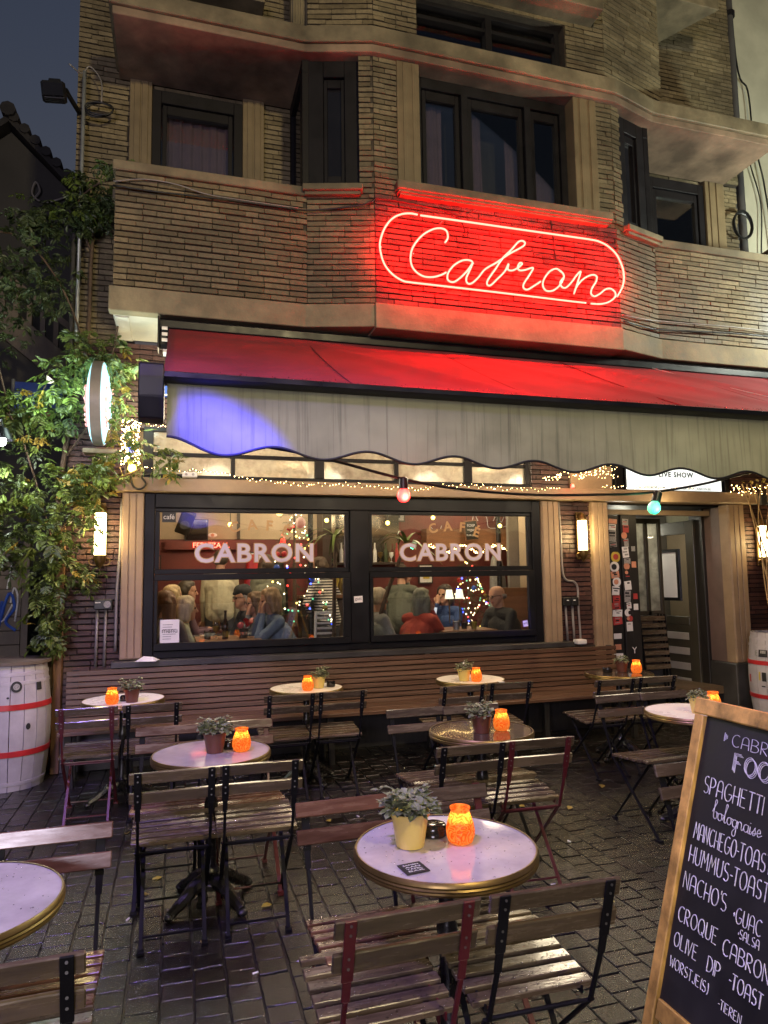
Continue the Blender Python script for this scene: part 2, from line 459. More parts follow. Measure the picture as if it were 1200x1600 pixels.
def catmull(pts, k=6, closed=False):
    pts = [Vector(p) for p in pts]; n = len(pts); out = []
    rng = n if closed else n-1
    for i in range(rng):
        p0 = pts[(i-1) % n] if closed or i > 0 else pts[i]*2-pts[i+1]
        p1 = pts[i]; p2 = pts[(i+1) % n]
        p3 = pts[(i+2) % n] if closed or i < n-2 else p2*2-p1
        for j in range(k):
            t = j/k
            out.append(.5*((2*p1)+(p2-p0)*t+(2*p0-5*p1+4*p2-p3)*t*t+(3*p1-p0-3*p2+p3)*t**3))
    if not closed: out.append(pts[-1])
    return out

def frame4(o, x, y, z):
    return Matrix(((x[0], y[0], z[0], o[0]), (x[1], y[1], z[1], o[1]), (x[2], y[2], z[2], o[2]), (0, 0, 0, 1)))

def text(body, size, mtx, mat, name, parent=None, extrude=.001, offset=0., spacing=1., align='CENTER', width=None, height=None):
    cu = bpy.data.curves.new('lettering', 'FONT')
    cu.body = body; cu.size = size; cu.extrude = extrude; cu.offset = offset; cu.space_character = spacing
    cu.align_x = align; cu.align_y = 'CENTER'; cu.resolution_u = 4
    t = bpy.data.objects.new('lettering', cu); COL.objects.link(t)
    dg = bpy.context.evaluated_depsgraph_get()
    me = bpy.data.meshes.new_from_object(t.evaluated_get(dg))
    bpy.data.objects.remove(t); bpy.data.curves.remove(cu)
    if width or height:
        xs = [v.co.x for v in me.vertices]; ys = [v.co.y for v in me.vertices]
        w = max(xs)-min(xs); h = max(ys)-min(ys); cx = (max(xs)+min(xs))/2; cyy = (max(ys)+min(ys))/2
        sx = width/w if width else height/h; sy = height/h if height else sx
        for v in me.vertices: v.co.x = (v.co.x-cx)*sx; v.co.y = (v.co.y-cyy)*sy
    me.transform(mtx); me.materials.clear(); me.materials.append(mat)
    return put(name, me, parent)

FRONT = lambda x, y, z: frame4((x, y, z), (1, 0, 0), (0, 0, 1), (0, -1, 0))   # lettering on a wall that faces the street

def seen(P):
    """Rough size test used to choose which bricks and stones become single pieces: picture coordinates 0..1 and distance."""
    d = Vector(P)-Vector((0, 0, EYE)); z = d.dot(_F)
    if z < .1: return None
    x = .5+FPX*d.dot(_R)/z/1200; y = .5-FPX*d.dot(_U)/z/1600
    return (x, y, z)
# ================================================================== the ground
pav_root = bpy.data.objects.new('pavement', None); COL.objects.link(pav_root); pav_root['kind'] = 'structure'
g = MB(); g.b2((-60, -40, -.3), (60, 80, -.0075))
build(g, 'ground', pmat('wet_ground', (.016, .014, .0125), .35, var=.3, scale=3, bump=.3, bscale=60), kind='structure')
M['paver'] = attrmat('wet_paver', (.017, .0145, .012), .5, 1.45, .12, .5, 170, .9, .45, rvar=.11)
PW, PL = .128, .112
stones = []
ci = 0
x = -4.2
while x < 9.0:
    off = (ci % 2)*PL*.5 + rnd.uniform(-.012, .012)
    y = 1.3 + off
    while y < 7.6:
        q = seen((x, y, 0))
        if q and -.75 < q[0] < 1.6 and q[1] < 1.6:
            stones.append((x+rnd.uniform(-.002, .002), y+rnd.uniform(-.003, .003), q[2], q))
        y += PL
    x += PW; ci += 1
stones.sort(key=lambda s: s[2])
um = bmesh.new()
bmesh.ops.create_cube(um, size=1)
for v in um.verts: v.co.x *= PW-.0045; v.co.y *= PL-.0045; v.co.z = v.co.z*.05-.025
bmesh.ops.bevel(um, geom=list(um.edges), offset=.003, segments=1, affect='EDGES', profile=.5)
stone_me = bpy.data.meshes.new('paving_stone'); um.to_mesh(stone_me); um.free()
stone_me.materials.append(M['paver'])
stone_me.polygons.foreach_set('use_smooth', [False]*len(stone_me.polygons))
sv = [v.co.copy() for v in stone_me.vertices]; sf = [tuple(p.vertices) for p in stone_me.polygons]
rest = MB()
n_single = 0
for (x, y, z, q) in stones:
    dz = rnd.uniform(-.0025, .002); tone = rnd.random(); rx, ry, rz = (rnd.uniform(-.016, .016), rnd.uniform(-.016, .016), rnd.uniform(-.03, .03))
    sx = rnd.uniform(.95, 1.02)
    inpic = -.02 < q[0] < 1.02 and q[1] < 1.02
    if n_single < 300 and inpic:
        o = put('paving_stone', stone_me, pav_root); o.location = (x, y, dz); o.rotation_euler = (rx, ry, rz); o.scale = (sx, 1, 1); o['tone'] = tone
        n_single += 1
    else:
        m4 = Matrix.LocRotScale((x, y, dz), Matrix.Rotation(rz, 3, 'Z') @ Matrix.Rotation(rx, 3, 'X') @ Matrix.Rotation(ry, 3, 'Y'), (sx, 1, 1))
        rest.add([m4 @ v for v in sv], sf, tone)
o = build(rest, 'paving_stones', M['paver'], pav_root, tone=True, kind='stuff')

# ================================================================== the cafe building
B = empty('cafe_building', (2.9, 6.6, 0), 'brick corner cafe with a projecting bay, concrete ledges and dark windows above a red awning', 'building')
bricks = []          # (centre, u, n, w, h, tone, style)
mort = {'brick': MB(), 'brick_red': MB(), 'brick_bay': MB()}
BH = .0515           # height of one course

def brickwall(p0, p1, z0, z1, style='brick', holes=(), bl=.225, ends=0.):
    """Long thin bricks laid between two plan points seen from the street; holes are (u0, u1, z0, z1)."""
    p0 = Vector((*p0, 0)); p1 = Vector((*p1, 0)); d = p1-p0; L = d.length; u = d/L
    n = Vector((u.y, -u.x, 0))
    rows = int((z1-z0)/BH+.5)
    h = (z1-z0)/max(rows, 1)
    for r in range(rows):
        za, zb = z0+r*h, z0+(r+1)*h
        segs = [(0., L)]
        for (a, b, c, e) in holes:
            if (za+zb)/2 > c and (za+zb)/2 < e:
                ns = []
                for s0, s1 in segs:
                    if b <= s0 or a >= s1: ns.append((s0, s1)); continue
                    if a > s0: ns.append((s0, a))
                    if b < s1: ns.append((b, s1))
                segs = ns
        for s0, s1 in segs:
            if s1-s0 < .01: continue
            R = Matrix((u, -n, Vector((0, 0, 1)))).transposed()
            c = p0+u*((s0+s1)/2)-n*.0675; c.z = (za+zb)/2
            mort[style].box(c, (s1-s0, .105, zb-za), R)
            t = s0 - bl*(.5 if r % 2 else 0) - rnd.choice((0, 0, .02, .25))*bl
            while t < s1:
                w = bl*rnd.choice((1, 1, 1, 1, 1, .5, .99, 1.01)); a = max(t, s0); b = min(t+w, s1); t += w
                if b-a < .035: continue
                cc = p0+u*((a+b)/2)+n*rnd.uniform(-.004, .004)-n*.02; cc.z = (za+zb)/2+rnd.uniform(-.0015, .0015)
                bricks.append((cc, u.copy(), n.copy(), b-a-rnd.uniform(.0035, .006), h-rnd.uniform(.010, .014), rnd.random(), style))

ZB, ZP, ZS = 4.03, 5.02, 6.38       # band top, parapet brick top, slab underside
YW, YB, YR = 5.905, 5.74, 6.70      # wing front, bay front, recessed wall
XL, XA, XB0, XB1, XC, XR = -.53, 1.08, 1.665, 4.18, 4.76, 6.37
# first floor: wings, splays and bay
brickwall((XL, YW), (XA, YW), ZB, ZP)
brickwall((XC, YW), (XR, YW), ZB, ZP)
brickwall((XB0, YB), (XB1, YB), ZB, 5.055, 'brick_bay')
brickwall((XB0, YB), (XB1, YB), 5.055, ZS, holes=((.225, 2.335, 5.05, 9),))
la = math.hypot(XB0-XA, YW-YB)
brickwall((XA, YW), (XB0, YB), ZB, ZS, holes=((-.05, .475, 5.04, 9),))
brickwall((XB1, YB), (XC, YW), ZB, ZS, holes=((.13, .7, 5.04, 9),))
# recessed walls and left corner pier
brickwall((-.95, YR), (XA, YR), 3.2, 6.40, holes=((-.1+.57, 1.72, 4.4, 6.3), (.42, 2.1, 3.1, 4.9)))
brickwall((-.95, YR), (XL+.10, YR), 6.40, 8.9)
brickwall((XC, YR), (6.66, YR), 4.9, 6.40, holes=((.0, 1.66, 4.4, 6.34),))
# second floor
brickwall((XB0+.02, YB+.04), (XB1-.02, YB+.04), 6.62, 8.3, holes=((.43, 2.03, 6.60, 7.20),))
brickwall((XA+.02, YW+.04), (XB0+.02, YB+.04), 6.62, 8.6)
brickwall((XB1-.02, YB+.04), (XC+.30, YW+.13), 6.62, 8.9)
brickwall((-.45, 6.35), (XA+.02, 6.35), 6.62, 8.3)
brickwall((XC+.3, YR), (6.70, YR), 6.45, 9.3)
# ground floor
YG = 6.66
brickwall((-.93, YG), (-.46, YG), .42, 3.75, 'brick_red')
brickwall((-.46, YG), (-.02, YG), 3.0, 3.80, 'brick_red')
brickwall((3.90, YG), (4.33, YG), .82, 2.41, 'brick_red')
brickwall((6.33, YG), (7.0, YG), .40, 2.41, 'brick_red')
brickwall((3.64, YG), (4.10, YG), 2.54, 3.2, 'brick_red')
brickwall((6.25, YG), (7.0, YG), 2.54, 3.2, 'brick_red')
brickwall((-.95, 6.95), (-.93, YG), .0, 3.75, 'brick_red')

def pic_size(b):
    q = seen(b[0])
    if not q or not (-.02 < q[0] < 1.02 and -.02 < q[1] < 1.0): return 0
    z = b[0].z
    if b[6] != 'brick_red' and z < 3.9: return 0
    return b[3]*b[4]/q[2]**2*abs((b[0]-Vector((0, 0, EYE))).normalized().dot(b[2]))
order = sorted(range(len(bricks)), key=lambda i: -pic_size(bricks[i]))
single = set(order[:300])
bmx = bmesh.new(); bmesh.ops.create_cube(bmx, size=1)
for v in bmx.verts: v.co.x *= .22; v.co.y *= .05; v.co.z *= .039
bmesh.ops.bevel(bmx, geom=list(bmx.edges), offset=.003, segments=1, affect='EDGES')
brick_me = {}
for st in ('brick', 'brick_red', 'brick_bay'):
    me = bpy.data.meshes.new('brick'); bmx.to_mesh(me); me.materials.append(M[st]); brick_me[st] = me
bmx.free()
loose = {'brick': MB(), 'brick_red': MB(), 'brick_bay': MB()}
for i, (c, u, n, w, h, tone, st) in enumerate(bricks):
    R = Matrix((u, -n, Vector((0, 0, 1)))).transposed()
    if i in single:
        o = put('brick', brick_me[st], B)
        o.location = c; o.rotation_euler = R.to_euler(); o.scale = (w/.22, 1, h/.039); o['tone'] = tone
    else:
        R2 = R @ Matrix.Rotation(rnd.uniform(-.005, .005), 3, 'Y') @ Matrix.Rotation(rnd.uniform(-.02, .02), 3, 'Z')
        loose[st].box(c, (w, .05, h), R2, tone)
build(loose['brick'], 'upper_brickwork', M['brick'], B, tone=True, kind='stuff')
build(loose['brick_red'], 'lower_brickwork', M['brick_red'], B, tone=True, kind='stuff')
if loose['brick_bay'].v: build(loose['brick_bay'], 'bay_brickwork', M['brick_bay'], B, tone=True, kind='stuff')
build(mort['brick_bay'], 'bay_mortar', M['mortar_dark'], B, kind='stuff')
build(mort['brick'], 'upper_mortar', M['mortar'], B, kind='stuff')
build(mort['brick_red'], 'lower_mortar', M['mortar_dark'], B, kind='stuff')

def part(name, mat, lo, hi, parent=B, bevel=.004, label=None):
    return build(MB().b2(lo, hi), name, mat, parent, bevel=bevel, label=label)

def slabpoly(dy, xe=0.):
    return [(XL-.03-xe, YW-dy), (XA-.02, YW-dy), (XB0-.015, YB-dy), (XB1+.015, YB-dy), (XC+.02, YW-dy), (XR+.03+xe, YW-dy)]
# concrete band round the first floor, bottom edge of the overhang
build(MB().prism(slabpoly(.012)[:3]+[(XB0-.015, YW+.10), (XL-.03, YW+.10)], 3.815, ZB-.006), 'concrete_band', M['band'], B, bevel=.006)
build(MB().prism([(XB0-.012, YB-.03), (XB1+.012, YB-.03), (XB1+.012, YW+.1), (XB0-.012, YW+.1)], 3.80, ZB-.003), 'concrete_band', M['band'], B, bevel=.006)
build(MB().prism([(XB1+.015, YB-.012), (XC+.02, YW-.012), (XR+.6, YW-.012), (XR+.6, YW+.1), (XB1+.015, YW+.1)], 3.815, ZB-.006), 'concrete_band', M['band'], B, bevel=.006)
build(MB().prism([(XL, YW+.11), (XR+.6, YW+.11), (XR+.6, YG-.02), (XL, YG-.02)], 3.82, 3.90), 'overhang_soffit', M['white_soffit'], B)
part('soffit_board', M['white_soffit'], (XL+.01, YW+.12, 3.806), (XL+.12, YG-.03, 3.819))
# loggia floors behind the parapets (close the overhang)
build(MB().prism(slabpoly(-.14)+[(XR, YR), (XL, YR)], 4.85, 4.93), 'loggia_floor', M['concrete'], B)
# parapet ledges
part('parapet_ledge', M['concrete'], (XL-.02, YW-.03, ZP), (XA+.01, YW+.16, 5.105), bevel=.008)
part('parapet_ledge', M['concrete'], (XC-.01, YW-.03, ZP), (XR+.02, YW+.16, 5.105), bevel=.008)
# the floor slab over the first floor with its moulded edge
sp = slabpoly(.055, .02)
build(MB().prism(sp+[(XR+.05, YR-.03), (XL-.05, YR-.03)], ZS, ZS+.075), 'slab_soffit', M['soffit'], B, bevel=.006)
sp = slabpoly(.085, .05)
build(MB().prism(sp+[(XR+.08, YR-.03), (XL-.08, YR-.03)], ZS+.078, ZS+.235), 'slab_edge', M['concrete'], B, bevel=.008)
# second floor trim
part('upper_ledge', M['concrete'], (-.42, 6.02, 6.93), (.72, 6.33, 7.04), bevel=.008)
part('upper_lintel', M['concrete'], (1.75, YB-.20, 7.22), (4.02, YB+.07, 7.40), bevel=.008)
part('ribbed_column', M['concrete'], (.97, 6.06, 6.62), (1.13, 6.22, 8.4), bevel=.03)
for k in range(6):
    part('column_rib', M['concrete'], (.985+k*.024, 6.045, 6.63), (.995+k*.024, 6.062, 8.4), bevel=0)
part('wall_ledge', M['concrete'], (5.2, YR-.2, 7.13), (6.05, YR+.02, 7.22), bevel=.006)
build(MB().prism([(5.02, YW+.1), (5.9, YW+.1), (5.5, YR), (5.02, YR)], 8.05, 8.25), 'upper_balcony', M['concrete'], B, bevel=.006)

# ------------------------------------------------------------------ upstairs windows
def upwindow(lo, hi, y, mull=(), rails=(), fr=.07, label=None, glass='dark_glass', deep=.0):
    """A dark framed window in a wall that faces the street: frame with its own panes."""
    x0, z0 = lo; x1, z1 = hi
    f = MB()
    f.b2((x0, y-.03, z0), (x0+fr, y+.06, z1)); f.b2((x1-fr, y-.03, z0), (x1, y+.06, z1))
    f.b2((x0+fr, y-.03, z1-fr*1.5), (x1-fr, y+.06, z1)); f.b2((x0+fr, y-.03, z0), (x1-fr, y+.06, z0+fr))
    xs = [x0+fr]
    for m in mull:
        f.b2((m-.035, y-.045, z0+fr), (m+.035, y+.06, z1-fr*1.5)); xs += [m-.035, m+.035]
    xs.append(x1-fr)
    for r in rails: f.b2((x0+fr, y-.038, r-.02), (x1-fr, y+.055, r+.02))
    w = build(f, 'window', M['dark_frame'], B, bevel=.004, label=label)
    for i in range(0, len(xs), 2):
        a, b = xs[i], xs[i+1]
        if not rails:      # casement inside the frame
            c = MB()
            for (p, q) in (((a+.012, z0+fr+.01), (a+.052, z1-fr*1.5-.01)), ((b-.052, z0+fr+.01), (b-.012, z1-fr*1.5-.01)), ((a+.052, z1-fr*1.5-.10), (b-.052, z1-fr*1.5-.01)), ((a+.052, z0+fr+.01), (b-.052, z0+fr+.07))):
                c.b2((p[0], y-.012, p[1]), (q[0], y+.04, q[1]))
            build(c, 'casement', M['dark_frame'], w, bevel=.003)
        zz = [z0+fr]+[v for r in rails for v in (r-.02, r+.02)]+[z1-fr*1.5]
        for j in range(0, len(zz), 2):
            build(MB().b2((a-.005, y+.012, zz[j]-.005), (b+.005, y+.020, zz[j+1]+.005)), 'pane', M[glass], w)
    return w
M['reflection_cloth'] = pmat('mauve_reflection_cloth', (.115, .075, .095), .85, var=.3, scale=2.5, bump=.2, bscale=120)  # cloth added behind the panes; its mauve stands in for reflected sky
def reflection_cloth(x0, x1, z0, z1, y, w):
    f = MB(); n_ = int((x1-x0)/.012); vs = []
    for i in range(n_+1):
        x = x0+(x1-x0)*i/n_; yy = y+.012*math.sin(x*55+1.5*math.sin(x*9))+.006*math.sin(x*131)
        for k in range(5): vs.append((x+.004*math.sin(k+x*40), yy+.003*k, z0+(z1-z0)*k/4))
    f.add(vs, [(i*5+k, (i+1)*5+k, (i+1)*5+k+1, i*5+k+1) for i in range(n_) for k in range(4)])
    build(f, 'reflection_cloth', M['reflection_cloth'], w, smooth='all')
w_ = upwindow((2.11, 5.17), (3.74, 6.375), YB+.16, mull=(2.62, 3.30), label='wide three light window over the neon lettering', glass='glass')
for a_, b_ in ((2.2, 2.44), (2.64, 2.86), (3.12, 3.30), (3.44, 3.68)): reflection_cloth(a_, b_, 5.2, 6.3, YB+.27, w_)
w_ = upwindow((2.09, 6.62), (3.70, 7.22), YB+.16, mull=(2.90,), rails=(6.78, 7.0), fr=.055, glass='glass')
reflection_cloth(2.15, 2.6, 6.6, 7.2, YB+.30, w_); reflection_cloth(3.2, 3.66, 6.6, 7.2, YB+.30, w_)
w_ = upwindow((-.28, 4.95), (.575, 6.33), YR-.02, fr=.085, glass='glass')
reflection_cloth(-.15, .45, 5.0, 6.25, YR+.075, w_)
w_ = upwindow((5.30, 4.95), (6.12, 6.33), YR-.02, fr=.085, glass='glass')
reflection_cloth(5.42, 6.0, 5.0, 6.25, YR+.075, w_)
for x0, x1, zz in ((1.89, 2.11, 5.16), (3.74, 4.00, 5.16)):
    p = build(MB().b2((x0, YB-.015, zz), (x1, YB+.22, 6.378)), 'pilaster', M['pilaster'], B, bevel=.004)
    for t in (.28, .70):
        build(MB().b2((x0+(x1-x0)*t-.004, YB-.022, zz+.01), (x0+(x1-x0)*t+.030, YB-.012, 6.37)), 'fillet', M['pilaster'], p, bevel=.002)
for x0, x1 in ((-.48, -.28), (.575, .785), (6.12, 6.40)):
    p = build(MB().b2((x0, YR-.075, 4.93), (x1, YR+.04, 6.378)), 'pilaster', M['pilaster'], B, bevel=.004)
    for t in (.2, .55):
        build(MB().b2((x0+(x1-x0)*t, YR-.088, 4.94), (x0+(x1-x0)*t+.055, YR-.07, 6.37)), 'fillet', M['pilaster'], p, bevel=.003)
# window sills with their red lit drip moulding
s = part('window_sill', M['concrete'], (1.855, YB-.10, 5.085), (4.09, YB+.12, 5.165), bevel=.006)
build(MB().b2((1.87, YB-.085, 5.062), (4.075, YB+.0, 5.083)).b2((1.89, YB-.065, 5.044), (4.055, YB, 5.060)), 'drip_mould', M['concrete'], s)

def on_seg(a, b, t, out, z):
    a = Vector((*a, 0)); b = Vector((*b, 0)); u = (b-a).normalized(); n = Vector((u.y, -u.x, 0)); p = a+u*t+n*out
    return Vector((p.x, p.y, z))
def segbox(mb, a, b, t0, t1, o0, o1, z0, z1):
    av = Vector((*a, 0)); bv = Vector((*b, 0)); u = (bv-av).normalized(); n = Vector((u.y, -u.x, 0))
    R = Matrix((u, -n, Vector((0, 0, 1)))).transposed()
    return mb.box(av+u*(t0+t1)/2+n*(o0+o1)/2+Vector((0, 0, (z0+z1)/2)), (t1-t0, abs(o1-o0), z1-z0), R)
for (a, b, t0, t1) in (((XA, YW), (XB0, YB), 0, .475), ((XB1, YB), (XC, YW), .13, la)):
    f = MB()
    for (p, q, z0, z1) in ((t0, t0+.15, 5.11, 6.375), (t1-.13, t1, 5.11, 6.375), (t0+.15, t1-.13, 6.22, 6.375), (t0+.15, t1-.13, 5.11, 5.20)):
        segbox(f, a, b, p, q, -.14, -.06, z0, z1)
    w = build(f, 'window', M['dark_frame'], B, bevel=.004)
    c = MB()
    for (p, q, z0, z1) in ((t0+.152, t0+.185, 5.21, 6.21), (t1-.165, t1-.132, 5.21, 6.21), (t0+.185, t1-.165, 6.13, 6.21), (t0+.185, t1-.165, 5.21, 5.27)):
        segbox(c, a, b, p, q, -.15, -.085, z0, z1)
    build(c, 'casement', M['dark_frame'], w, bevel=.003)
    build(segbox(MB(), a, b, t0+.183, t1-.163, -.125, -.115, 5.26, 6.14), 'pane', M['dark_glass'], w)
    sl = build(segbox(MB(), a, b, t0-.03, t1+.03, -.12, .09, 5.045, 5.105), 'window_sill', M['concrete'], B, bevel=.006)
    build(segbox(MB(), a, b, t0-.01, t1+.01, -.05, .06, 5.015, 5.043), 'drip_mould', M['concrete'], sl)
# dark framed returns beside the splays
for x in (XA, XC):
    f = MB().b2((x-.03, YW+.05, 4.93), (x+.03, YR-.03, 5.12)).b2((x-.03, YW+.05, 6.26), (x+.03, YR-.03, 6.378)).b2((x-.03, YW+.05, 5.12), (x+.03, YW+.16, 6.26)).b2((x-.03, YR-.10, 5.12), (x+.03, YR-.03, 6.26))
    w = build(f, 'window', M['dark_frame'], B, bevel=.003)
    build(MB().b2((x-.004, YW+.155, 5.115), (x+.004, YR-.095, 6.265)), 'pane', M['dark_glass'], w)
# dark rooms behind (closed backs so no light leaks)
part('room_back', M['black_wood'], (XB0+.1, 6.3, 4.9), (XB1-.1, 6.34, 8.6), bevel=0)
part('room_back', M['black_wood'], (-.9, YR+.13, 3.9), (6.66, YR+.2, 9.3), bevel=0)
part('flat_roof', M['concrete'], (-.95, 6.0, 9.3), (6.72, 14, 9.5), bevel=0)
part('side_wall', M['dark_render'], (-.95, 7.0, 0), (-.83, 14, 9.3), bevel=0)
part('side_wall', M['dark_render'], (6.62, 6.93, 3.9), (6.70, 14, 9.3), bevel=0)

# ------------------------------------------------------------------ shopfront
def grooved(x0, x1, z0, z1, y=6.60):
    p = build(MB().b2((x0, y, z0), (x1, y+.14, z1)), 'pilaster', M['pil_low'], B, bevel=.004)
    w = x1-x0
    for a, b in ((.03, .32), (.36, .64), (.68, .97)):
        build(MB().b2((x0+a*w, y-.012, z0+.01), (x0+b*w, y+.002, z1-.006)), 'moulding', M['pil_low'], p, bevel=.004)
    return p
grooved(-.47, -.285, .925, 2.405)
grooved(3.715, 3.915, .895, 2.405)
grooved(4.325, 4.525, .42, 2.405)
grooved(6.13, 6.36, .585, 2.405)
part('fascia_beam', M['pil_low'], (-.53, 6.53, 2.410), (6.52, 6.76, 2.535), bevel=.006)
part('pilaster_base', M['plinth'], (6.10, 6.575, 0), (6.40, 6.80, .58), bevel=.006)
part('brick_base', M['plinth'], (6.36, 6.63, 0), (7.0, 6.78, .395), bevel=.004)
part('brick_base', M['plinth'], (-.95, 6.62, 0), (-.46, 6.78, .41), bevel=.004)
part('stall_riser', M['black_wood'], (-.46, 6.64, 0), (4.52, 6.78, .86), bevel=0)
part('stone_sill', M['plinth'], (-.53, 6.50, .865), (3.99, 6.76, .918), bevel=.005)
# the big window
f = MB()
x0, x1, z0, z1, yw = -.282, 3.712, .92, 2.405, 6.665
f.b2((x0, yw-.035, z0), (x0+.09, yw+.06, z1)); f.b2((x1-.10, yw-.035, z0), (x1, yw+.06, z1))
f.b2((x0+.09, yw-.035, 2.275), (x1-.10, yw+.06, z1)); f.b2((x0+.09, yw-.035, z0), (x1-.10, yw+.06, .985))
f.b2((1.625, yw-.045, .985), (1.815, yw+.06, 2.275))
win = build(f, 'window', M['black_frame'], B, bevel=.006, label='wide black framed window with two lettered bays')
BAYS = ((-.192, 1.625), (1.815, 3.612))
for a, b in BAYS:
    c = MB()                                   # upper sash and, set further out, the lower sash
    c.b2((a+.002, yw-.012, 2.238), (b-.002, yw+.04, 2.273)); c.b2((a+.002, yw-.012, 1.67), (b-.002, yw+.04, 1.715))
    c.b2((a+.002, yw-.012, 1.715), (a+.042, yw+.04, 2.238)); c.b2((b-.042, yw-.012, 1.715), (b-.002, yw+.04, 2.238))
    build(c, 'upper_sash', M['black_frame'], win, bevel=.004)
    c = MB()
    c.b2((a+.004, yw-.062, 1.612), (b-.004, yw-.014, 1.668)); c.b2((a+.004, yw-.062, .988), (b-.004, yw-.014, 1.052))
    c.b2((a+.004, yw-.062, 1.052), (a+.034, yw-.014, 1.612)); c.b2((b-.074, yw-.062, 1.052), (b-.004, yw-.014, 1.612))
    build(c, 'lower_sash', M['black_frame'], win, bevel=.004)
    build(MB().b2((a+.036, yw+.010, 1.710), (b-.036, yw+.016, 2.244)), 'pane', M['glass'], win)
    build(MB().b2((a+.028, yw-.042, 1.046), (b-.068, yw-.036, 1.618)), 'pane', M['glass'], win)
YL = yw+.004
for cx in (.715, 2.70):
    text('CABRON', .2, FRONT(cx, YL-.001, 1.862), M['letter_brown'], 'window_lettering', win, extrude=.001, offset=.010, spacing=1.12, width=1.120, height=.192)
    text('CABRON', .2, FRONT(cx, YL-.005, 1.862), M['letter_lilac'], 'window_lettering', win, extrude=.001, offset=.004, spacing=1.12, width=1.105, height=.178)
    for i, ch in enumerate('CAFÉ'):
        t = (i-1.5)/1.5
        m4 = FRONT(cx+.05+t*.245, YL-.003, 2.128-.035*t*t-.012*t) @ Matrix.Rotation(-t*.33, 4, 'Z')
        text(ch, .14, m4, M['letter_brown'], 'window_lettering', win, extrude=.001, offset=.004, height=.125 if ch == 'É' else .10)
# small stickers on the window and its frame
def sticker(name, c, w, h, mat, mark=None, rot=0., parent=win, mm='ink'):
    m4 = FRONT(*c) @ Matrix.Rotation(rot, 4, 'Z')
    o = put(name, MB().box((0, 0, 0), (w, h, .002)).mesh(name, M[mat]), parent)
    o.data.transform(m4)
    if mark:
        text(mark, h*.4, m4 @ Matrix.Translation((0, 0, .0018)), M[mm], name+'_print', parent, extrude=.0004, width=w*.8)
    return o
sticker('window_sticker', (-.07, YL-.003, 2.195), .12, .10, 'ink', 'café', 0, win, 'paper')
sticker('window_notice', (-.05, yw-.048, 1.16), .165, .205, 'paper', 'menu', 0, win)
for k in range(7):
    build(MB().b2((-.11, yw-.0505, 1.215-k*.021), (-.11+rnd.uniform(.07, .12), yw-.0496, 1.221-k*.021)), 'notice_line', M['grey_print'], win)
sticker('frame_sticker', (1.70, yw-.048, 1.405), .085, .062, 'paper', 'gast', .05, win)
sticker('window_sticker', (3.49, yw-.048, 1.115), .055, .062, 'paper', 'vrij', .15, win)

# transom lights over the beam: misted panes between dark bars
f = MB(); tz0, tz1, ty = 2.537, 3.02, 6.66
f.b2((-.30, ty-.02, tz0), (3.62, ty+.05, tz0+.045)); f.b2((-.30, ty-.02, tz1-.04), (3.62, ty+.05, tz1)); f.b2((-.215, ty-.015, 2.755), (3.6, ty+.045, 2.79))
TX = [-.26, .50, 1.33, 2.12, 2.90, 3.58]
for i, xx in enumerate(TX):
    hw = .045 if i % 2 == 0 else .02
    f.b2((xx-hw, ty-.024, tz0+.045), (xx+hw, ty+.05, tz1-.04))
tr = build(f, 'transom_window', M['black_frame'], B, bevel=.003)
for i in range(5):
    for za, zb in ((tz0+.04, 2.76), (2.785, tz1-.035)):
        build(MB().b2((TX[i]+.01, ty+.012, za), (TX[i+1]-.01, ty+.018, zb)), 'pane', M['frost'], tr)
part('blank_panel', M['pil_low'], (4.10, 6.63, 2.54), (4.62, 6.70, 2.80), bevel=.004)
f = MB().b2((4.66, 6.62, 2.54), (4.76, 6.72, 3.2))
build(MB().b2((6.14, 6.62, 2.54), (6.20, 6.72, 3.2)), 'transom_post', M['black_frame'], B, bevel=.003)
build(f, 'transom_post', M['black_frame'], B, bevel=.003)
part('transom_panel', M['pil_low'], (6.2, 6.70, 2.54), (7.0, 6.76, 3.2), bevel=0)
# lit sign box over the door
LB = empty('lightbox_sign', (5.5, 6.6, 2.55), 'glowing white sign panel with black print above the cafe door', 'sign')
build(MB().b2((4.80, 6.64, 2.54), (6.11, 6.74, 3.05)), 'sign_case', M['black_frame'], LB, bevel=.003)
build(MB().b2((4.815, 6.628, 2.555), (6.095, 6.638, 3.04)), 'sign_face', M['white_box'], LB)
text('LIVE SHOW', .1, FRONT(5.47, 6.625, 2.735), M['ink'], 'sign_print', LB, extrude=.0005, offset=.003, spacing=1.15, height=.062)
text('CG: CATE@LIVE.COM', .1, FRONT(5.12, 6.625, 2.580), M['ink'], 'sign_print', LB, extrude=.0005, height=.036)
text('BE: LIVE CABRON.BE', .1, FRONT(5.75, 6.625, 2.578), M['ink'], 'sign_print', LB, extrude=.0005, height=.030)

# ------------------------------------------------------------------ entrance
part('entrance_ceiling', M['dark_frame'], (4.52, 6.77, 2.39), (6.35, 8.2, 2.45), bevel=0)
part('entrance_jamb', M['jamb'], (6.145, 6.752, .58), (6.36, 7.12, 2.385), bevel=.003)
part('jamb_base', M['plinth'], (6.125, 6.81, 0), (6.36, 7.12, .575), bevel=.004)
part('door_jamb', M['black_wood'], (6.105, 7.0, 0), (6.30, 7.22, 2.385), bevel=.004)
part('door_head', M['pil_low'], (4.54, 6.85, 2.29), (6.10, 6.93, 2.35), bevel=.004)
f = MB()
post = part('sticker_post', M['black_wood'], (4.56, 6.86, 0), (4.845, 6.92, 2.285), bevel=.003)
post2 = part('sticker_post', M['black_wood'], (4.85, 6.83, 0), (4.955, 6.92, 2.285), bevel=.003)
post3 = part('sticker_post', M['black_wood'], (4.965, 6.85, 0), (5.07, 6.92, 2.285), bevel=.003)
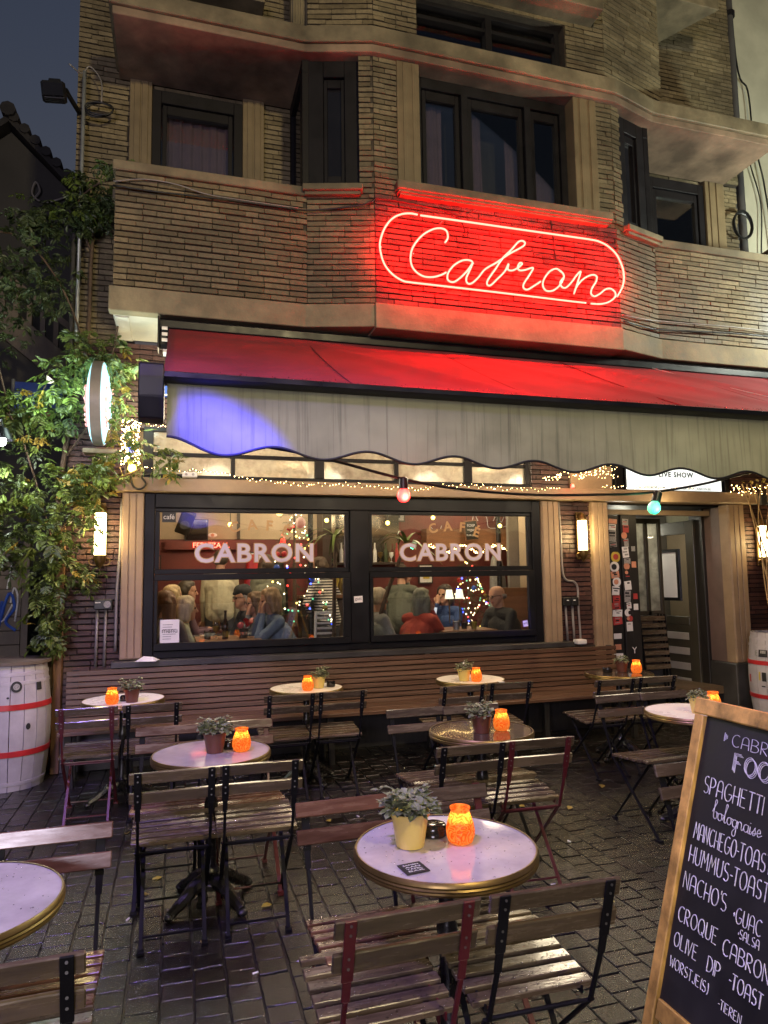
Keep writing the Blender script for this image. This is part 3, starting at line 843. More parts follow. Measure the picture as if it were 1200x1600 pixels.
pals = ('paper', 'paper', 'paper', 'orange_print', 'red_print', 'grey_print', 'paper', 'grey_print', 'ink', 'orange_print', 'yellow_print')
for (xc, wv, pr_, yy, zlo) in ((4.765, .125, post, 6.857, 1.05), (4.902, .088, post2, 6.827, 1.0)):
    z = 2.24
    while z > zlo:
        h = rnd.uniform(.05, .13)
        if rnd.random() < .45:
            w_ = rnd.uniform(.35, .5)*wv*2
            h = w_
            o = put('sticker', MB().lathe([(w_/2, -.001), (w_/2, .001)], n=20).mesh('sticker', M[rnd.choice(pals)]), pr_)
            o.data.transform(FRONT(xc+rnd.uniform(-.02, .02), yy, z-h/2))
            o2 = put('sticker_print', MB().lathe([(w_*.28, -.001), (w_*.28, .001)], n=12).mesh('sticker_print', M[rnd.choice(('ink', 'red_print', 'orange_print', 'grey_print'))]), pr_)
            o2.data.transform(FRONT(xc+rnd.uniform(-.02, .02), yy-.0025, z-h/2))
        else:
            o = put('sticker', MB().box((0, 0, 0), (rnd.uniform(.65, 1.0)*wv, h, .002)).mesh('sticker', M[rnd.choice(pals)]), pr_)
            c4 = FRONT(xc+rnd.uniform(-.012, .012), yy, z-h/2) @ Matrix.Rotation(rnd.uniform(-.12, .12), 4, 'Z')
            o.data.transform(c4)
            for k in range(rnd.choice((1, 2, 3))):
                q = MB().box((rnd.uniform(-.01, .01), h*(.28-.26*k), .0022), (rnd.uniform(.3, .7)*wv, h*rnd.uniform(.08, .2), .002))
                o2 = put('sticker_print', q.mesh('sticker_print', M[rnd.choice(('ink', 'red_print', 'grey_print', 'ink'))]), pr_); o2.data.transform(c4)
        z -= h+rnd.uniform(-.012, .01)
for (zz, w_, mt) in ((1.9, .05, 'grey_print'), (1.72, .06, 'orange_print'), (1.36, .055, 'red_print'), (1.24, .06, 'paper')):
    o = put('sticker', MB().box((0, 0, 0), (w_, w_*1.15, .002)).mesh('sticker', M[mt]), post3); o.data.transform(FRONT(5.01, 6.847, zz))
for (zz, w_) in ((.92, .10), (.80, .08), (.70, .12)):
    o = put('sticker', MB().box((0, 0, 0), (w_, .06, .002)).mesh('sticker', M['paper' if zz != .8 else 'orange_print']), post); o.data.transform(FRONT(4.76, 6.857, zz))
text('Y', .08, FRONT(4.95, 6.826, .76), M['paper'], 'sticker_print', post2, height=.07)
# glazed side screen of the porch
f = MB().b2((5.075, 7.18, 1.12), (5.10, 7.24, 2.28)).b2((5.43, 7.18, 1.12), (5.47, 7.24, 2.28)).b2((5.62, 7.18, 1.12), (5.66, 7.24, 2.28)).b2((5.10, 7.18, 1.12), (5.62, 7.24, 1.17)).b2((5.10, 7.18, 2.22), (5.62, 7.24, 2.28))
sc_ = build(f, 'side_screen', M['door'], B, bevel=.003)
for a, b in ((5.095, 5.435), (5.465, 5.625)):
    build(MB().b2((a, 7.205, 1.165), (b, 7.213, 2.225)), 'pane', M['frost'], sc_)
part('screen_base', M['plinth'], (5.075, 7.16, 0), (5.66, 7.26, 1.115), bevel=.003)
part('screen_panel', M['pil_low'], (5.30, 7.145, .98), (5.45, 7.158, 1.10), bevel=.002)
part('porch_wall', M['conduit'], (4.40, 8.75, 0), (7.0, 8.82, 2.6), bevel=0)
part('porch_floor', M['plinth'], (4.53, 6.9, -.02), (6.98, 8.75, .045), bevel=0)
# the open door
DH = Vector((6.10, 7.12, 0)); da = math.radians(84)
du = Vector((-math.cos(da), math.sin(da), 0)); dn = Vector((-math.sin(da), -math.cos(da), 0))
DR = Matrix((du, -dn, Vector((0, 0, 1)))).transposed()
def dbox(mb, u0, u1, o0, o1, z0, z1): return mb.box(DH+du*(u0+u1)/2+dn*(o0+o1)/2+Vector((0, 0, (z0+z1)/2)), (u1-u0, abs(o1-o0), z1-z0), DR)
DWD = 1.02
f = MB()
dbox(f, 0, .13, -.02, .025, .06, 2.26); dbox(f, DWD-.13, DWD, -.02, .025, .06, 2.26)
dbox(f, .13, DWD-.13, -.02, .025, 2.10, 2.26); dbox(f, .13, DWD-.13, -.02, .025, .06, .20)
dbox(f, .13, DWD-.13, -.02, .025, .98, 1.08)
dr = build(f, 'door', M['door'], B, bevel=.004, label='dark olive door standing open with a poster in its glass')
build(dbox(MB(), .125, DWD-.125, -.004, .004, 1.075, 2.105), 'door_glass', M['glass'], dr)
build(dbox(MB(), .13, DWD-.13, -.012, .012, .20, .98), 'door_panel', M['door'], dr)
for k in range(4):
    zz = .285+k*.185
    build(dbox(MB(), .16, DWD-.16, .012, .020, zz-.045, zz+.042), 'stripe_board', M['door_white'], dr, bevel=.002)
p_ = MB()
for (a, b, c, e) in ((.26, .30, 1.27, 1.92), (.74, .78, 1.27, 1.92), (.30, .74, 1.88, 1.92), (.30, .74, 1.27, 1.31)): dbox(p_, a, b, .006, .022, c, e)
build(p_, 'poster_frame', M['black_frame'], dr)
build(dbox(MB(), .295, .745, .008, .013, 1.305, 1.885), 'poster', M['paper'], dr)
hd = MB(); a = DH+du*(DWD-.06)+dn*.03+Vector((0, 0, 1.16))
hd.tube([a, a+dn*.06], .012, 8); hd.tube([a+dn*.055, a+dn*.055-du*.12], .010, 8); hd.lathe([(.028, 0), (.028, .008)], a-dn*.005, 12, axis='y')
build(hd, 'door_handle', M['iron'], dr, smooth=True)
# ================================================================== neighbours
HB = empty('gabled_house', (-4.6, 11, 0), 'dark gabled house behind the cafe corner with a tiled roof edge', 'building')
gx, gz = -2.45, 8.45                     # ridge seen at the gable
f = MB()
pts = [(-8.5, 0), (-1.3, 0), (-1.3, 7.2), (gx, 8.33), (-8.5, 2.4)]
vs = [(x, 11.0, z) for x, z in pts]+[(x, 17.0, z) for x, z in pts]
f.add(vs, [tuple(range(5)), tuple(reversed(range(5, 10)))]+[(i, 5+i, 5+(i+1) % 5, (i+1) % 5) for i in range(5)])
build(f, 'wall', M['dark_render'], HB)
r1 = MB()
r1.add([(gx, 10.8, 8.50), (-1.12, 10.8, 7.13), (-1.12, 17, 7.13), (gx, 17, 8.50), (gx, 10.8, 8.38), (-1.12, 10.8, 7.01), (-1.12, 17, 7.01), (gx, 17, 8.38)],
       [(0, 1, 2, 3), (7, 6, 5, 4), (0, 4, 5, 1), (1, 5, 6, 2), (2, 6, 7, 3), (3, 7, 4, 0)])
r1.add([(gx, 10.8, 8.50), (-8.6, 10.8, 2.35), (-8.6, 17, 2.35), (gx, 17, 8.50), (gx, 10.8, 8.38), (-8.6, 10.8, 2.23), (-8.6, 17, 2.23), (gx, 17, 8.38)],
       [(3, 2, 1, 0), (4, 5, 6, 7), (1, 5, 4, 0), (2, 6, 5, 1), (3, 7, 6, 2), (0, 4, 7, 3)])
rf = build(r1, 'roof', M['roof'], HB)
for k in range(9):
    t = (k+.5)/9
    c = Vector((gx+(-1.12-gx)*t, 10.80, 8.50+(7.13-8.50)*t))
    build(MB().tube([c+Vector((0, -.03, .02)), c+Vector((0, .5, .02))], .075, 8), 'verge_tile', M['roof'], rf, smooth=True)
build(MB().tube([(gx, 10.72, 8.53), (gx, 17, 8.53)], .11, 8), 'ridge_tile', M['roof'], rf, smooth=True)
build(MB().tube(catmull([(-1.55, 10.95, 7.50), (-1.75, 10.9, 7.33), (-1.98, 10.9, 7.25), (-2.12, 10.9, 7.36), (-2.08, 10.9, 7.55), (-2.02, 10.9, 7.42), (-2.10, 10.9, 7.28)], 5), .014, 5), 'wall_cable', M['conduit'], HB, smooth=True)

# outside stair and balustrade against the neighbour, a dark alley wall
ST = empty('outside_stair', (-1.8, 9.2, 0), 'grey sloping stair side with square balusters seen through the leaves', 'staircase')
build(MB().bar((-3.6, 9.1, 6.05), (-1.05, 9.1, 3.95), .09, .34, (0, 1, 0)), 'stringer', M['old_timber'], ST, bevel=.006)
for k in range(7):
    xx = -2.35+k*.15
    build(MB().b2((xx-.028, 9.07, 5.02-(xx+2.35)*.82), (xx+.028, 9.13, 5.55-(xx+2.35)*.82)), 'baluster', M['old_timber'], ST)
build(MB().bar((-2.55, 9.1, 5.76), (-1.2, 9.1, 4.66), .07, .07, (0, 1, 0)), 'handrail', M['old_timber'], ST)
for k in range(8):
    xx = -2.9+k*.24
    build(MB().b2((xx, 9.15, 5.42-(xx+2.9)*.82), (xx+.24, 9.9, 5.46-(xx+2.9)*.82)), 'step', M['old_timber'], ST)
AW = empty('alley_wall', (-2.6, 9.9, 0), 'dark wall at the end of the alley behind the barrel', 'wall')
build(MB().b2((-7, 10.2, 0), (-.96, 10.4, 4.3)), 'wall_panel', M['dark_render'], AW)
# plank shutter with graffiti
GD = empty('plank_shutter', (-2.2, 8.5, 0), 'grey plank shutter with blue and white spray paint beside the barrel', 'shutter')
for k in range(8):
    z = .80+k*.15
    build(MB().b2((-3.3, 8.48, z), (-1.62, 8.52, z+.144)), 'plank', M['old_timber'], GD, bevel=.003)
build(MB().b2((-1.61, 8.45, .3), (-1.54, 8.55, 2.1)), 'frame_post', M['old_timber'], GD, bevel=.003)
build(MB().b2((-3.3, 8.46, .3), (-1.62, 8.54, .79)), 'base_panel', M['old_timber'], GD, bevel=.003)
def spray(pts, r, mat): build(MB().tube([(x, 8.468, z) for x, z in catmull2(pts)], r, 6), 'graffiti', M[mat], GD, smooth=True)
def catmull2(p, k=5): return [(v.x, v.y) for v in catmull([(a, b, 0) for a, b in p], k)]
spray([(-1.98, 1.05), (-1.92, 1.45), (-1.86, 1.05), (-1.80, 1.42)], .016, 'blue_print')
spray([(-1.84, 1.1), (-1.74, 1.5), (-1.68, 1.35), (-1.76, 1.2), (-1.66, 1.1)], .016, 'blue_print')
spray([(-1.99, 1.25), (-1.9, 1.33), (-1.8, 1.2), (-1.7, 1.38)], .010, 'chalk')
spray([(-1.72, 1.4), (-1.69, 1.56), (-1.65, 1.45), (-1.67, 1.2)], .010, 'chalk')
spray([(-1.76, 1.55), (-1.70, 1.95)], .008, 'chalk')
# blue hanging sign board in the alley with a small lit window beyond
BS = empty('blue_sign_board', (-1.6, 9.0, 3.5), 'deep blue sign board with a red foot behind the leaves at the left', 'sign')
build(MB().b2((-1.86, 8.97, 3.62), (-1.34, 9.02, 3.99)), 'sign_panel', M['blue_print'], BS, bevel=.004)
build(MB().b2((-1.62, 8.955, 3.56), (-1.45, 8.965, 3.67)), 'sign_patch', M['red_print'], BS)
build(MB().tube([(-1.88, 8.99, 3.3), (-1.88, 8.99, 4.02)], .02, 8), 'bracket', M['pipe'], BS, smooth=True)
LW = empty('lit_window', (-1.45, 10.1, 4.3), 'small bright window in the alley glimpsed between the leaves', 'window')
build(MB().b2((-1.72, 10.16, 4.28), (-1.50, 10.19, 4.66)), 'pane', emis('lit_window_glow', (1, .96, .8), 1.6), LW)
build(MB().b2((-1.625, 10.14, 4.28), (-1.595, 10.165, 4.66)).b2((-1.74, 10.14, 4.25), (-1.48, 10.165, 4.28)), 'frame', M['dark_frame'], LW)
# cold wall lamp at the left edge
WL = empty('bulkhead_lamp', (-1.6, 6.08, 2.8), 'glaring white lamp at the left edge beside the climbing plant', 'lamp')
build(MB().ball((-1.345, 6.08, 2.73), .040, 12, 8), 'bulb', M['wall_lamp'], WL, smooth='all')
build(MB().lathe([(.02, .11), (.05, .09), (.09, 0.0), (.085, 0.0), (.045, .085)], (-1.345, 6.08, 2.74), 16, cap=False), 'shade', M['alu_black'], WL, smooth=True)
build(MB().tube([(-1.345, 6.08, 2.85), (-1.345, 6.08, 2.90), (-2.6, 6.08, 2.90)], .015, 6), 'bracket', M['alu_black'], WL, smooth=True)
lamp('bulkhead_lamp_light', 'POINT', (-1.36, 5.98, 2.69), 30, (.93, .95, 1.0), .06)

WH = empty('pale_house', (8.6, 7.2, 0), 'pale plastered house wall to the right of the brick cafe', 'building')
build(MB().b2((6.93, 6.98, 3.4), (12, 12, 14)).b2((7.02, 6.98, 0), (12, 12, 3.4)), 'wall', M['white_wall'], WH)
build(MB().b2((6.73, 6.86, 3.6), (6.925, 7.0, 14)), 'corner_trim', M['dark_render'], WH)
DP = empty('drain_pipe', (7.10, 6.78, 4), 'dark drainpipe running up the right end of the brick wall', 'drainpipe')
build(MB().tube([(6.77, 6.74, 3.9), (6.77, 6.74, 11)], .05, 10), 'pipe', M['dark_render'], DP, smooth=True)
for z in (5.2, 7.0, 8.8): build(MB().lathe([(.072, -.03), (.072, .03)], (6.77, 6.74, z), 12), 'bracket', M['dark_frame'], DP)
for (pts, r) in (([(6.97, 6.9, 11), (7.0, 6.9, 8.4), (7.16, 6.9, 7.95), (7.2, 6.9, 7.3), (7.32, 6.9, 6.7), (7.40, 6.9, 5.9), (7.42, 6.9, 5.0)], .011),
                 ([(7.2, 6.92, 7.4), (7.13, 6.92, 7.0), (7.27, 6.92, 6.4), (7.22, 6.92, 5.6), (7.3, 6.92, 4.6)], .009)):
    c = build(MB().tube(catmull(pts, 6), r, 5), 'hanging_cable', M['cable'], None, smooth=True)
    tag(c, 'thin black cable hanging down the pale house wall, ' + ('starting from the corner trim' if r > .01 else 'splitting off lower down'), 'cable', 'cables on the pale house')
cc = MB()
for k in range(3):
    cc.tube([(6.62+.14*math.cos(a+k)*1.0, 6.60-.012*k, 5.86+(.16+.01*k)*math.sin(a+k)) for a in [2*PI*i/20 for i in range(20)]], .011, 5, closed=True)
tag(build(cc, 'cable_coil', M['cable'], smooth=True), 'coil of black cable hung on the brick at the right end of the upper floor', 'cable')
RB = empty('roof_unit', (6.65, 6.15, 5.1), 'low grey box on the parapet at the right end of the balcony', 'box')
build(MB().b2((6.42, 5.92, 5.06), (7.0, 6.4, 5.24)), 'box_body', M['concrete'], RB, bevel=.012)
build(MB().b2((6.40, 5.90, 5.242), (7.02, 6.42, 5.262)), 'box_lid', M['concrete'], RB, bevel=.004)

# added blue spot lamp, out of view at left; its plates cut the beam
BL = empty('added_spot_lamp', (-2.5, .9, 3.45), 'added black spot lamp, out of view at left, with plates that cut its beam', 'lamp')
ld = (Vector((.13, 3.87, 2.27))-Vector((-2.4, 1.0, 3.4))).normalized()
lo_ = Vector((-2.4, 1.0, 3.4))
build(MB().tube([lo_-ld*.30, lo_-ld*.04], [.07, .10], 14), 'lamp_housing', M['black_plastic'], BL, smooth=True)
e_ = (Vector((.05, 3.86, 2.4))-lo_).normalized()              # the edge of the beam
sd_ = Vector((0, 0, 1)).cross(e_).normalized()
c_ = lo_+e_*.32
bd = MB(); hz = Vector((0, 0, .22)); tn_ = sd_*.26
build(bd.add([c_-hz, c_+tn_-hz, c_+tn_+hz, c_+hz, c_-hz-e_*.004, c_+tn_-hz-e_*.004, c_+tn_+hz-e_*.004, c_+hz-e_*.004], [(0, 1, 2, 3), (7, 6, 5, 4), (0, 4, 5, 1), (1, 5, 6, 2), (2, 6, 7, 3), (3, 7, 4, 0)]), 'beam_blocker', M['black_plastic'], BL)
e2_ = (Vector((.30, 3.86, 2.30))-lo_).normalized()
c2_ = lo_+e2_*.30; s2_ = e2_.cross(Vector((0, 0, 1))).normalized()*.2; dw_ = -(s2_.cross(e2_).normalized())*.2
if dw_.z > 0: dw_ = -dw_
bd = MB()
build(bd.add([c2_-s2_, c2_+s2_, c2_+s2_+dw_, c2_-s2_+dw_]+[q-e2_*.004 for q in (c2_-s2_, c2_+s2_, c2_+s2_+dw_, c2_-s2_+dw_)], [(0, 1, 2, 3), (7, 6, 5, 4), (0, 4, 5, 1), (1, 5, 6, 2), (2, 6, 7, 3), (3, 7, 4, 0)]), 'beam_blocker', M['black_plastic'], BL)
build(MB().tube([lo_-ld*.2, lo_-ld*.2+Vector((-.5, 0, 0)), lo_-ld*.2+Vector((-.5, 0, -3.2))], .03, 8), 'bracket', M['black_plastic'], BL)

# ================================================================== neon sign
NS = empty('neon_sign', (2.95, 5.66, 4.55), 'glowing red neon script reading Cabron inside a rounded neon outline', 'sign')
OUT1=[(2.044,4.863),(1.978,4.866),(1.895,4.848),(1.812,4.8),(1.739,4.708),(1.691,4.58),(1.689,4.48),(1.724,4.363),(1.793,4.281),(1.884,4.231),(1.96,4.222),(2.214,4.221),(2.643,4.22),(3.088,4.217),(3.55,4.213),(3.746,4.213)]
OUT2=[(2.071,4.861),(2.444,4.862),(3.112,4.861),(3.7,4.861),(3.83,4.860),(3.918,4.853),(4.015,4.82),(4.111,4.747),(4.167,4.642),(4.187,4.544),(4.168,4.43),(4.099,4.312)]
LC=[(2.303,4.633),(2.332,4.684),(2.322,4.745),(2.27,4.765),(2.184,4.743),(2.078,4.667),(1.992,4.548),(1.969,4.433),(1.999,4.345),(2.08,4.294),(2.174,4.294),(2.259,4.324),(2.308,4.354)]
LA=[(2.578,4.465),(2.553,4.493),(2.477,4.488),(2.389,4.432),(2.328,4.352),(2.322,4.286),(2.374,4.269),(2.44,4.314),(2.517,4.395),(2.569,4.468),(2.539,4.398),(2.504,4.321),(2.514,4.274),(2.557,4.279),(2.624,4.341),(2.693,4.426),(2.817,4.51),(2.943,4.604),(3.083,4.692),(3.114,4.732),(3.089,4.751),(3.043,4.734),(2.968,4.649),(2.874,4.553),(2.804,4.449),(2.723,4.335),(2.71,4.286),(2.743,4.279),(2.812,4.345),(2.892,4.428),(2.935,4.507),(2.927,4.453),(2.972,4.448),(3.029,4.48),(3.076,4.524),(3.054,4.532),(3.03,4.493),(3.042,4.46),(3.097,4.466),(3.19,4.499),(3.141,4.414),(3.087,4.333),(3.084,4.29),(3.124,4.28),(3.194,4.324),(3.265,4.374)]
LO=[(3.492,4.497),(3.434,4.519),(3.363,4.482),(3.301,4.4),(3.287,4.334),(3.32,4.29),(3.39,4.298),(3.462,4.353),(3.513,4.434),(3.51,4.477),(3.474,4.504)]
LO2=[(3.513,4.441),(3.473,4.387),(3.49,4.345),(3.533,4.343),(3.594,4.4),(3.658,4.483),(3.703,4.521),(3.667,4.419),(3.618,4.29)]
LN=[(3.626,4.317),(3.665,4.386),(3.741,4.46),(3.827,4.503),(3.876,4.493),(3.868,4.441),(3.821,4.37),(3.806,4.314),(3.841,4.289),(3.903,4.32),(3.967,4.371),(4.029,4.386),(4.077,4.354),(4.075,4.309),(4.01,4.254),(3.91,4.219),(3.80,4.212)]
for nm, p in (('neon_outline', OUT1), ('neon_outline', OUT2), ('neon_script', LC), ('neon_script', LA), ('neon_script', LO), ('neon_script', LO2), ('neon_script', LN)):
    build(MB().tube([(v.x*.993, 5.62, 1.6+(v.y-1.6)*.993) for v in catmull([(a, b, 0) for a, b in p], 6)], .0085, 8), nm, M['neon'], NS, smooth='all')
for (x, z) in ((1.70, 4.52), (2.3, 4.862), (3.3, 4.861), (4.18, 4.55), (2.3, 4.22), (3.2, 4.217), (2.0, 4.5), (2.8, 4.45), (3.4, 4.5), (3.84, 4.30)):
    build(MB().tube([(x*.996, 5.735, 1.6+(z-1.6)*.996), (x*.993, 5.628, 1.6+(z-1.6)*.993)], .006, 6), 'tube_support', M['white_plastic'], NS)
for pts in ([(1.60, 5.70, 4.98), (1.9, 5.72, 5.0), (2.3, 5.73, 4.985), (2.50, 5.73, 4.99)], [(2.3, 5.73, 4.985), (2.46, 5.72, 4.93), (2.52, 5.70, 4.8), (2.5, 5.69, 4.74)], [(3.44, 5.73, 5.03), (3.45, 5.72, 4.9), (3.46, 5.70, 4.62)]):
    build(MB().tube(catmull(pts, 5), .006, 5), 'sign_cable', M['cable'], NS, smooth=True)

# ================================================================== awning
AWN = empty('awning', (3.1, 5.9, 3.7), 'dark red folding awning with a scalloped grey valance over the cafe window', 'awning')
AX0, AX1 = -.13, 7.3
f = MB()
prof = [(5.88, 3.70), (5.88, 3.765), (5.92, 3.79), (6.02, 3.79), (6.06, 3.74), (6.06, 3.60), (5.98, 3.54), (5.96, 3.54), (5.96, 3.66)]
n_ = len(prof)
f.add([(AX0-.03, y, z) for y, z in prof]+[(AX1, y, z) for y, z in prof], [(i, (i+1) % n_, n_+(i+1) % n_, n_+i) for i in range(n_)]+[tuple(reversed(range(n_))), tuple(range(n_, 2*n_))])
build(f, 'cassette', M['alu_black'], AWN, bevel=.004)
build(MB().b2((AX0-.045, 5.90, 3.53), (AX0-.03, 6.07, 3.80)), 'cassette_end', M['alu_black'], AWN, bevel=.003)
for k in range(3): build(MB().b2((AX0-.01, 5.875, 3.58+k*.05), (AX0+.035, 5.885, 3.605+k*.05)), 'bracket_plate', M['white_plastic'], AWN)
build(MB().b2((AX0+.0, 5.93, 3.505), (AX0+.14, 6.05, 3.53)), 'bracket_plate', M['white_plastic'], AWN)
YF, ZF = 3.92, 2.705
FX0 = AX0+.045
f = MB(); nx, ny = 120, 26; vs = []
for j in range(ny+1):
    t = j/ny
    for i in range(nx+1):
        xx = FX0+(AX1-FX0)*i/nx
        sag = -.025*math.sin(PI*t)
        wr = .0
        for (xc, sl, amp, wd) in ((.95, 1.5, .020, .12), (2.3, 1.9, .017, .14), (3.7, 1.4, .013, .12), (4.6, 1.1, .020, .12), (5.6, 1.2, .017, .11)):
            d = xx-(xc+sl*t)
            wr += 1.9*amp*math.exp(-(d/wd)**2)*math.sin(PI*min(1, t*1.02))
        vs.append((xx, 5.93+(YF-5.93)*t, 3.715+(ZF-3.715)*t+sag+wr+.006*math.sin(xx*3.1)*math.sin(PI*t)))
fs = [(j*(nx+1)+i, (j+1)*(nx+1)+i, (j+1)*(nx+1)+i+1, j*(nx+1)+i+1) for j in range(ny) for i in range(nx)]
o = build(f.add(vs, fs), 'canvas', M['awning_red'], AWN, smooth='all')
md = o.modifiers.new('thickness', 'SOLIDIFY'); md.thickness = .003
for xs_ in (1.05, 2.30, 3.55, 4.80, 6.05):
    build(MB().tube([(xs_, 5.93+(YF-5.93)*t, 3.715+(ZF-3.715)*t-.025*math.sin(PI*t)+.003) for t in [k/14 for k in range(15)]], .004, 5), 'canvas_seam', M['awning_red'], AWN, smooth=True)
# stitched seam
build(MB().tube([(4.62+.75*t, 5.93+(YF-5.93)*t, 3.723+(ZF-3.715)*t-.025*math.sin(PI*t)+.006) for t in [k/14 for k in range(15)]], .003, 5), 'seam', M['paper'], AWN, smooth=True)
# front bar with end cap
f = MB()
prof = [(3.80, 2.690), (3.81, 2.720), (3.86, 2.737), (3.93, 2.727), (3.95, 2.69), (3.93, 2.672), (3.83, 2.670)]
n_ = len(prof)
f.add([(AX0-.07, y, z) for y, z in prof]+[(AX1, y, z) for y, z in prof], [(i, n_+i, n_+(i+1) % n_, (i+1) % n_) for i in range(n_)]+[tuple(range(n_)), tuple(reversed(range(n_, 2*n_)))])
build(f, 'front_bar', M['alu_black'], AWN, smooth=True)
f = MB(); cap = [(3.79, 2.68), (3.80, 2.755), (3.86, 2.78), (3.95, 2.765), (3.99, 2.66), (3.98, 2.50), (3.90, 2.45), (3.84, 2.47), (3.80, 2.58)]
n_ = len(cap)
f.add([(AX0-.075, y, z) for y, z in cap]+[(AX0+.055, y, z) for y, z in cap], [(i, n_+i, n_+(i+1) % n_, (i+1) % n_) for i in range(n_)]+[tuple(range(n_)), tuple(reversed(range(n_, 2*n_)))])
build(f, 'end_cap', M['alu_black'], AWN, bevel=.006)
# valance: scalloped and hanging in slight folds
def val_bottom(x):
    c = math.cos(2*PI*(x-.245)/.5445)
    return (2.322-.012*(x+.05)-.031*c) if x > .12 else 2.377-(2.377-2.322+.005)*max(0, (x+.06)/.18)**1.6*.55
def val_bottom(x):
    base = 2.316-.0125*(x-.245)
    if x >= .245: return base-.030*math.cos(2*PI*(x-.245)/.5445)
    t = (x+.06)/.305
    return 2.378-(2.378-(base-.030))*(.5-.5*math.cos(PI*max(0, min(1, t))))
m_, n, l, p = _nt('grey_valance_canvas')
pos = n.new('ShaderNodeNewGeometry').outputs['Position']
sx = n.new('ShaderNodeSeparateXYZ'); l.new(pos, sx.inputs[0])
mp = n.new('ShaderNodeMapping'); mp.inputs['Scale'].default_value = (22, 1, .55); l.new(pos, mp.inputs['Vector'])
ns = n.new('ShaderNodeTexNoise'); ns.inputs['Scale'].default_value = 1.6; ns.inputs['Detail'].default_value = 5; ns.inputs['Roughness'].default_value = .7; l.new(mp.outputs[0], ns.inputs['Vector'])
n2 = n.new('ShaderNodeTexNoise'); n2.inputs['Scale'].default_value = 2.2; n2.inputs['Detail'].default_value = 5; l.new(pos, n2.inputs['Vector'])
r1_ = n.new('ShaderNodeValToRGB'); r1_.color_ramp.elements[0].position = .30; r1_.color_ramp.elements[1].position = .48
r1_.color_ramp.elements[0].color = (.15, .155, .110, 1); r1_.color_ramp.elements[1].color = (.27, .28, .195, 1)
l.new(ns.outputs['Fac'], r1_.inputs[0])
r2_ = n.new('ShaderNodeValToRGB'); r2_.color_ramp.elements[0].position = .3; r2_.color_ramp.elements[1].position = .65
r2_.color_ramp.elements[0].color = (.55, .55, .53, 1); r2_.color_ramp.elements[1].color = (1, 1, 1, 1); l.new(n2.outputs['Fac'], r2_.inputs[0])
mu = n.new('ShaderNodeMixRGB'); mu.blend_type = 'MULTIPLY'; mu.inputs[0].default_value = 1
l.new(r1_.outputs[0], mu.inputs[1]); l.new(r2_.outputs[0], mu.inputs[2])
# a grimy tide line hangs from the bar
zr = n.new('ShaderNodeMapRange'); zr.inputs['From Min'].default_value = 2.50; zr.inputs['From Max'].default_value = 2.66; l.new(sx.outputs['Z'], zr.inputs['Value'])
ad = n.new('ShaderNodeMath'); ad.operation = 'MULTIPLY_ADD'; ad.inputs[1].default_value = 1.4; ad.inputs[2].default_value = -.55; l.new(n2.outputs['Fac'], ad.inputs[0])
a2_ = n.new('ShaderNodeMath'); a2_.operation = 'ADD'; a2_.use_clamp = True; l.new(zr.outputs[0], a2_.inputs[0]); l.new(ad.outputs[0], a2_.inputs[1])
a3_ = n.new('ShaderNodeMath'); a3_.operation = 'MULTIPLY'; l.new(a2_.outputs[0], a3_.inputs[0]); l.new(zr.outputs[0], a3_.inputs[1])
a4_ = n.new('ShaderNodeMath'); a4_.operation = 'MULTIPLY'; a4_.inputs[1].default_value = .6; l.new(a3_.outputs[0], a4_.inputs[0])
m3_ = n.new('ShaderNodeMixRGB'); m3_.inputs[2].default_value = (.06, .06, .052, 1); l.new(a4_.outputs[0], m3_.inputs[0]); l.new(mu.outputs[0], m3_.inputs[1])
l.new(m3_.outputs[0], p.inputs['Base Color']); p.inputs['Roughness'].default_value = .75
# canvas lets a little light through
tl = n.new('ShaderNodeBsdfTranslucent'); l.new(m3_.outputs[0], tl.inputs[0])
ms = n.new('ShaderNodeMixShader'); ms.inputs[0].default_value = .3
l.new(p.outputs[0], ms.inputs[1]); l.new(tl.outputs[0], ms.inputs[2]); l.new(ms.outputs[0], n['Material Output'].inputs['Surface'])
M['valance'] = m_
f = MB(); nx, nz = 300, 8; vs = []
VX0 = -.06
for i in range(nx+1):
    xx = VX0+(AX1-VX0)*i/nx
    zb = val_bottom(xx)
    for j in range(nz+1):
        t = j/nz
        yy = 3.868+.008*math.sin(xx*4.3+1.9*math.sin(xx*2.1))*t+.003*math.sin(xx*11+2*math.sin(xx*3.7))*t*t+(.02*math.sin(PI*t) if xx < .0 else 0)
        vs.append((xx, yy, 2.675+(zb-2.675)*t))
fs = [(i*(nz+1)+j, i*(nz+1)+j+1, (i+1)*(nz+1)+j+1, (i+1)*(nz+1)+j) for i in range(nx) for j in range(nz)]
build(f.add(vs, fs), 'valance', M['valance'], AWN, smooth='all')
edge = [vs[i*(nz+1)+nz] for i in range(nx+1)]
build(MB().tube([(x, y-.002, z) for x, y, z in edge], .0075, 6), 'valance_piping', M['gasket'], AWN, smooth='all')
for (xa, xe, xt) in ((.55, 1.25, .75), (4.55, 5.4, 4.9)):
    a = Vector((xa, 5.95, 3.60)); e = Vector((xe, 5.0, 3.05)); t = Vector((xt, 3.96, 2.70))
    ar = build(MB().bar(a, e, .05, .06), 'awning_arm', M['alu_black'], AWN, bevel=.006)
    build(MB().bar(e, t, .045, .055), 'fore_arm', M['alu_black'], ar, bevel=.006)
# water beads along the bar
f = MB()
for k in range(900):
    xx = AX0+(AX1-AX0)*rnd.random()**.7
    f.ball((xx, rnd.uniform(3.805, 3.86), 2.715+rnd.uniform(.0, .022)), rnd.uniform(.0018, .004), 5, 3)
M['drop'] = glassmat('water_bead', (1, 1, 1), .12)
build(f, 'rain_beads', M['drop'], AWN, smooth='all', kind='stuff')

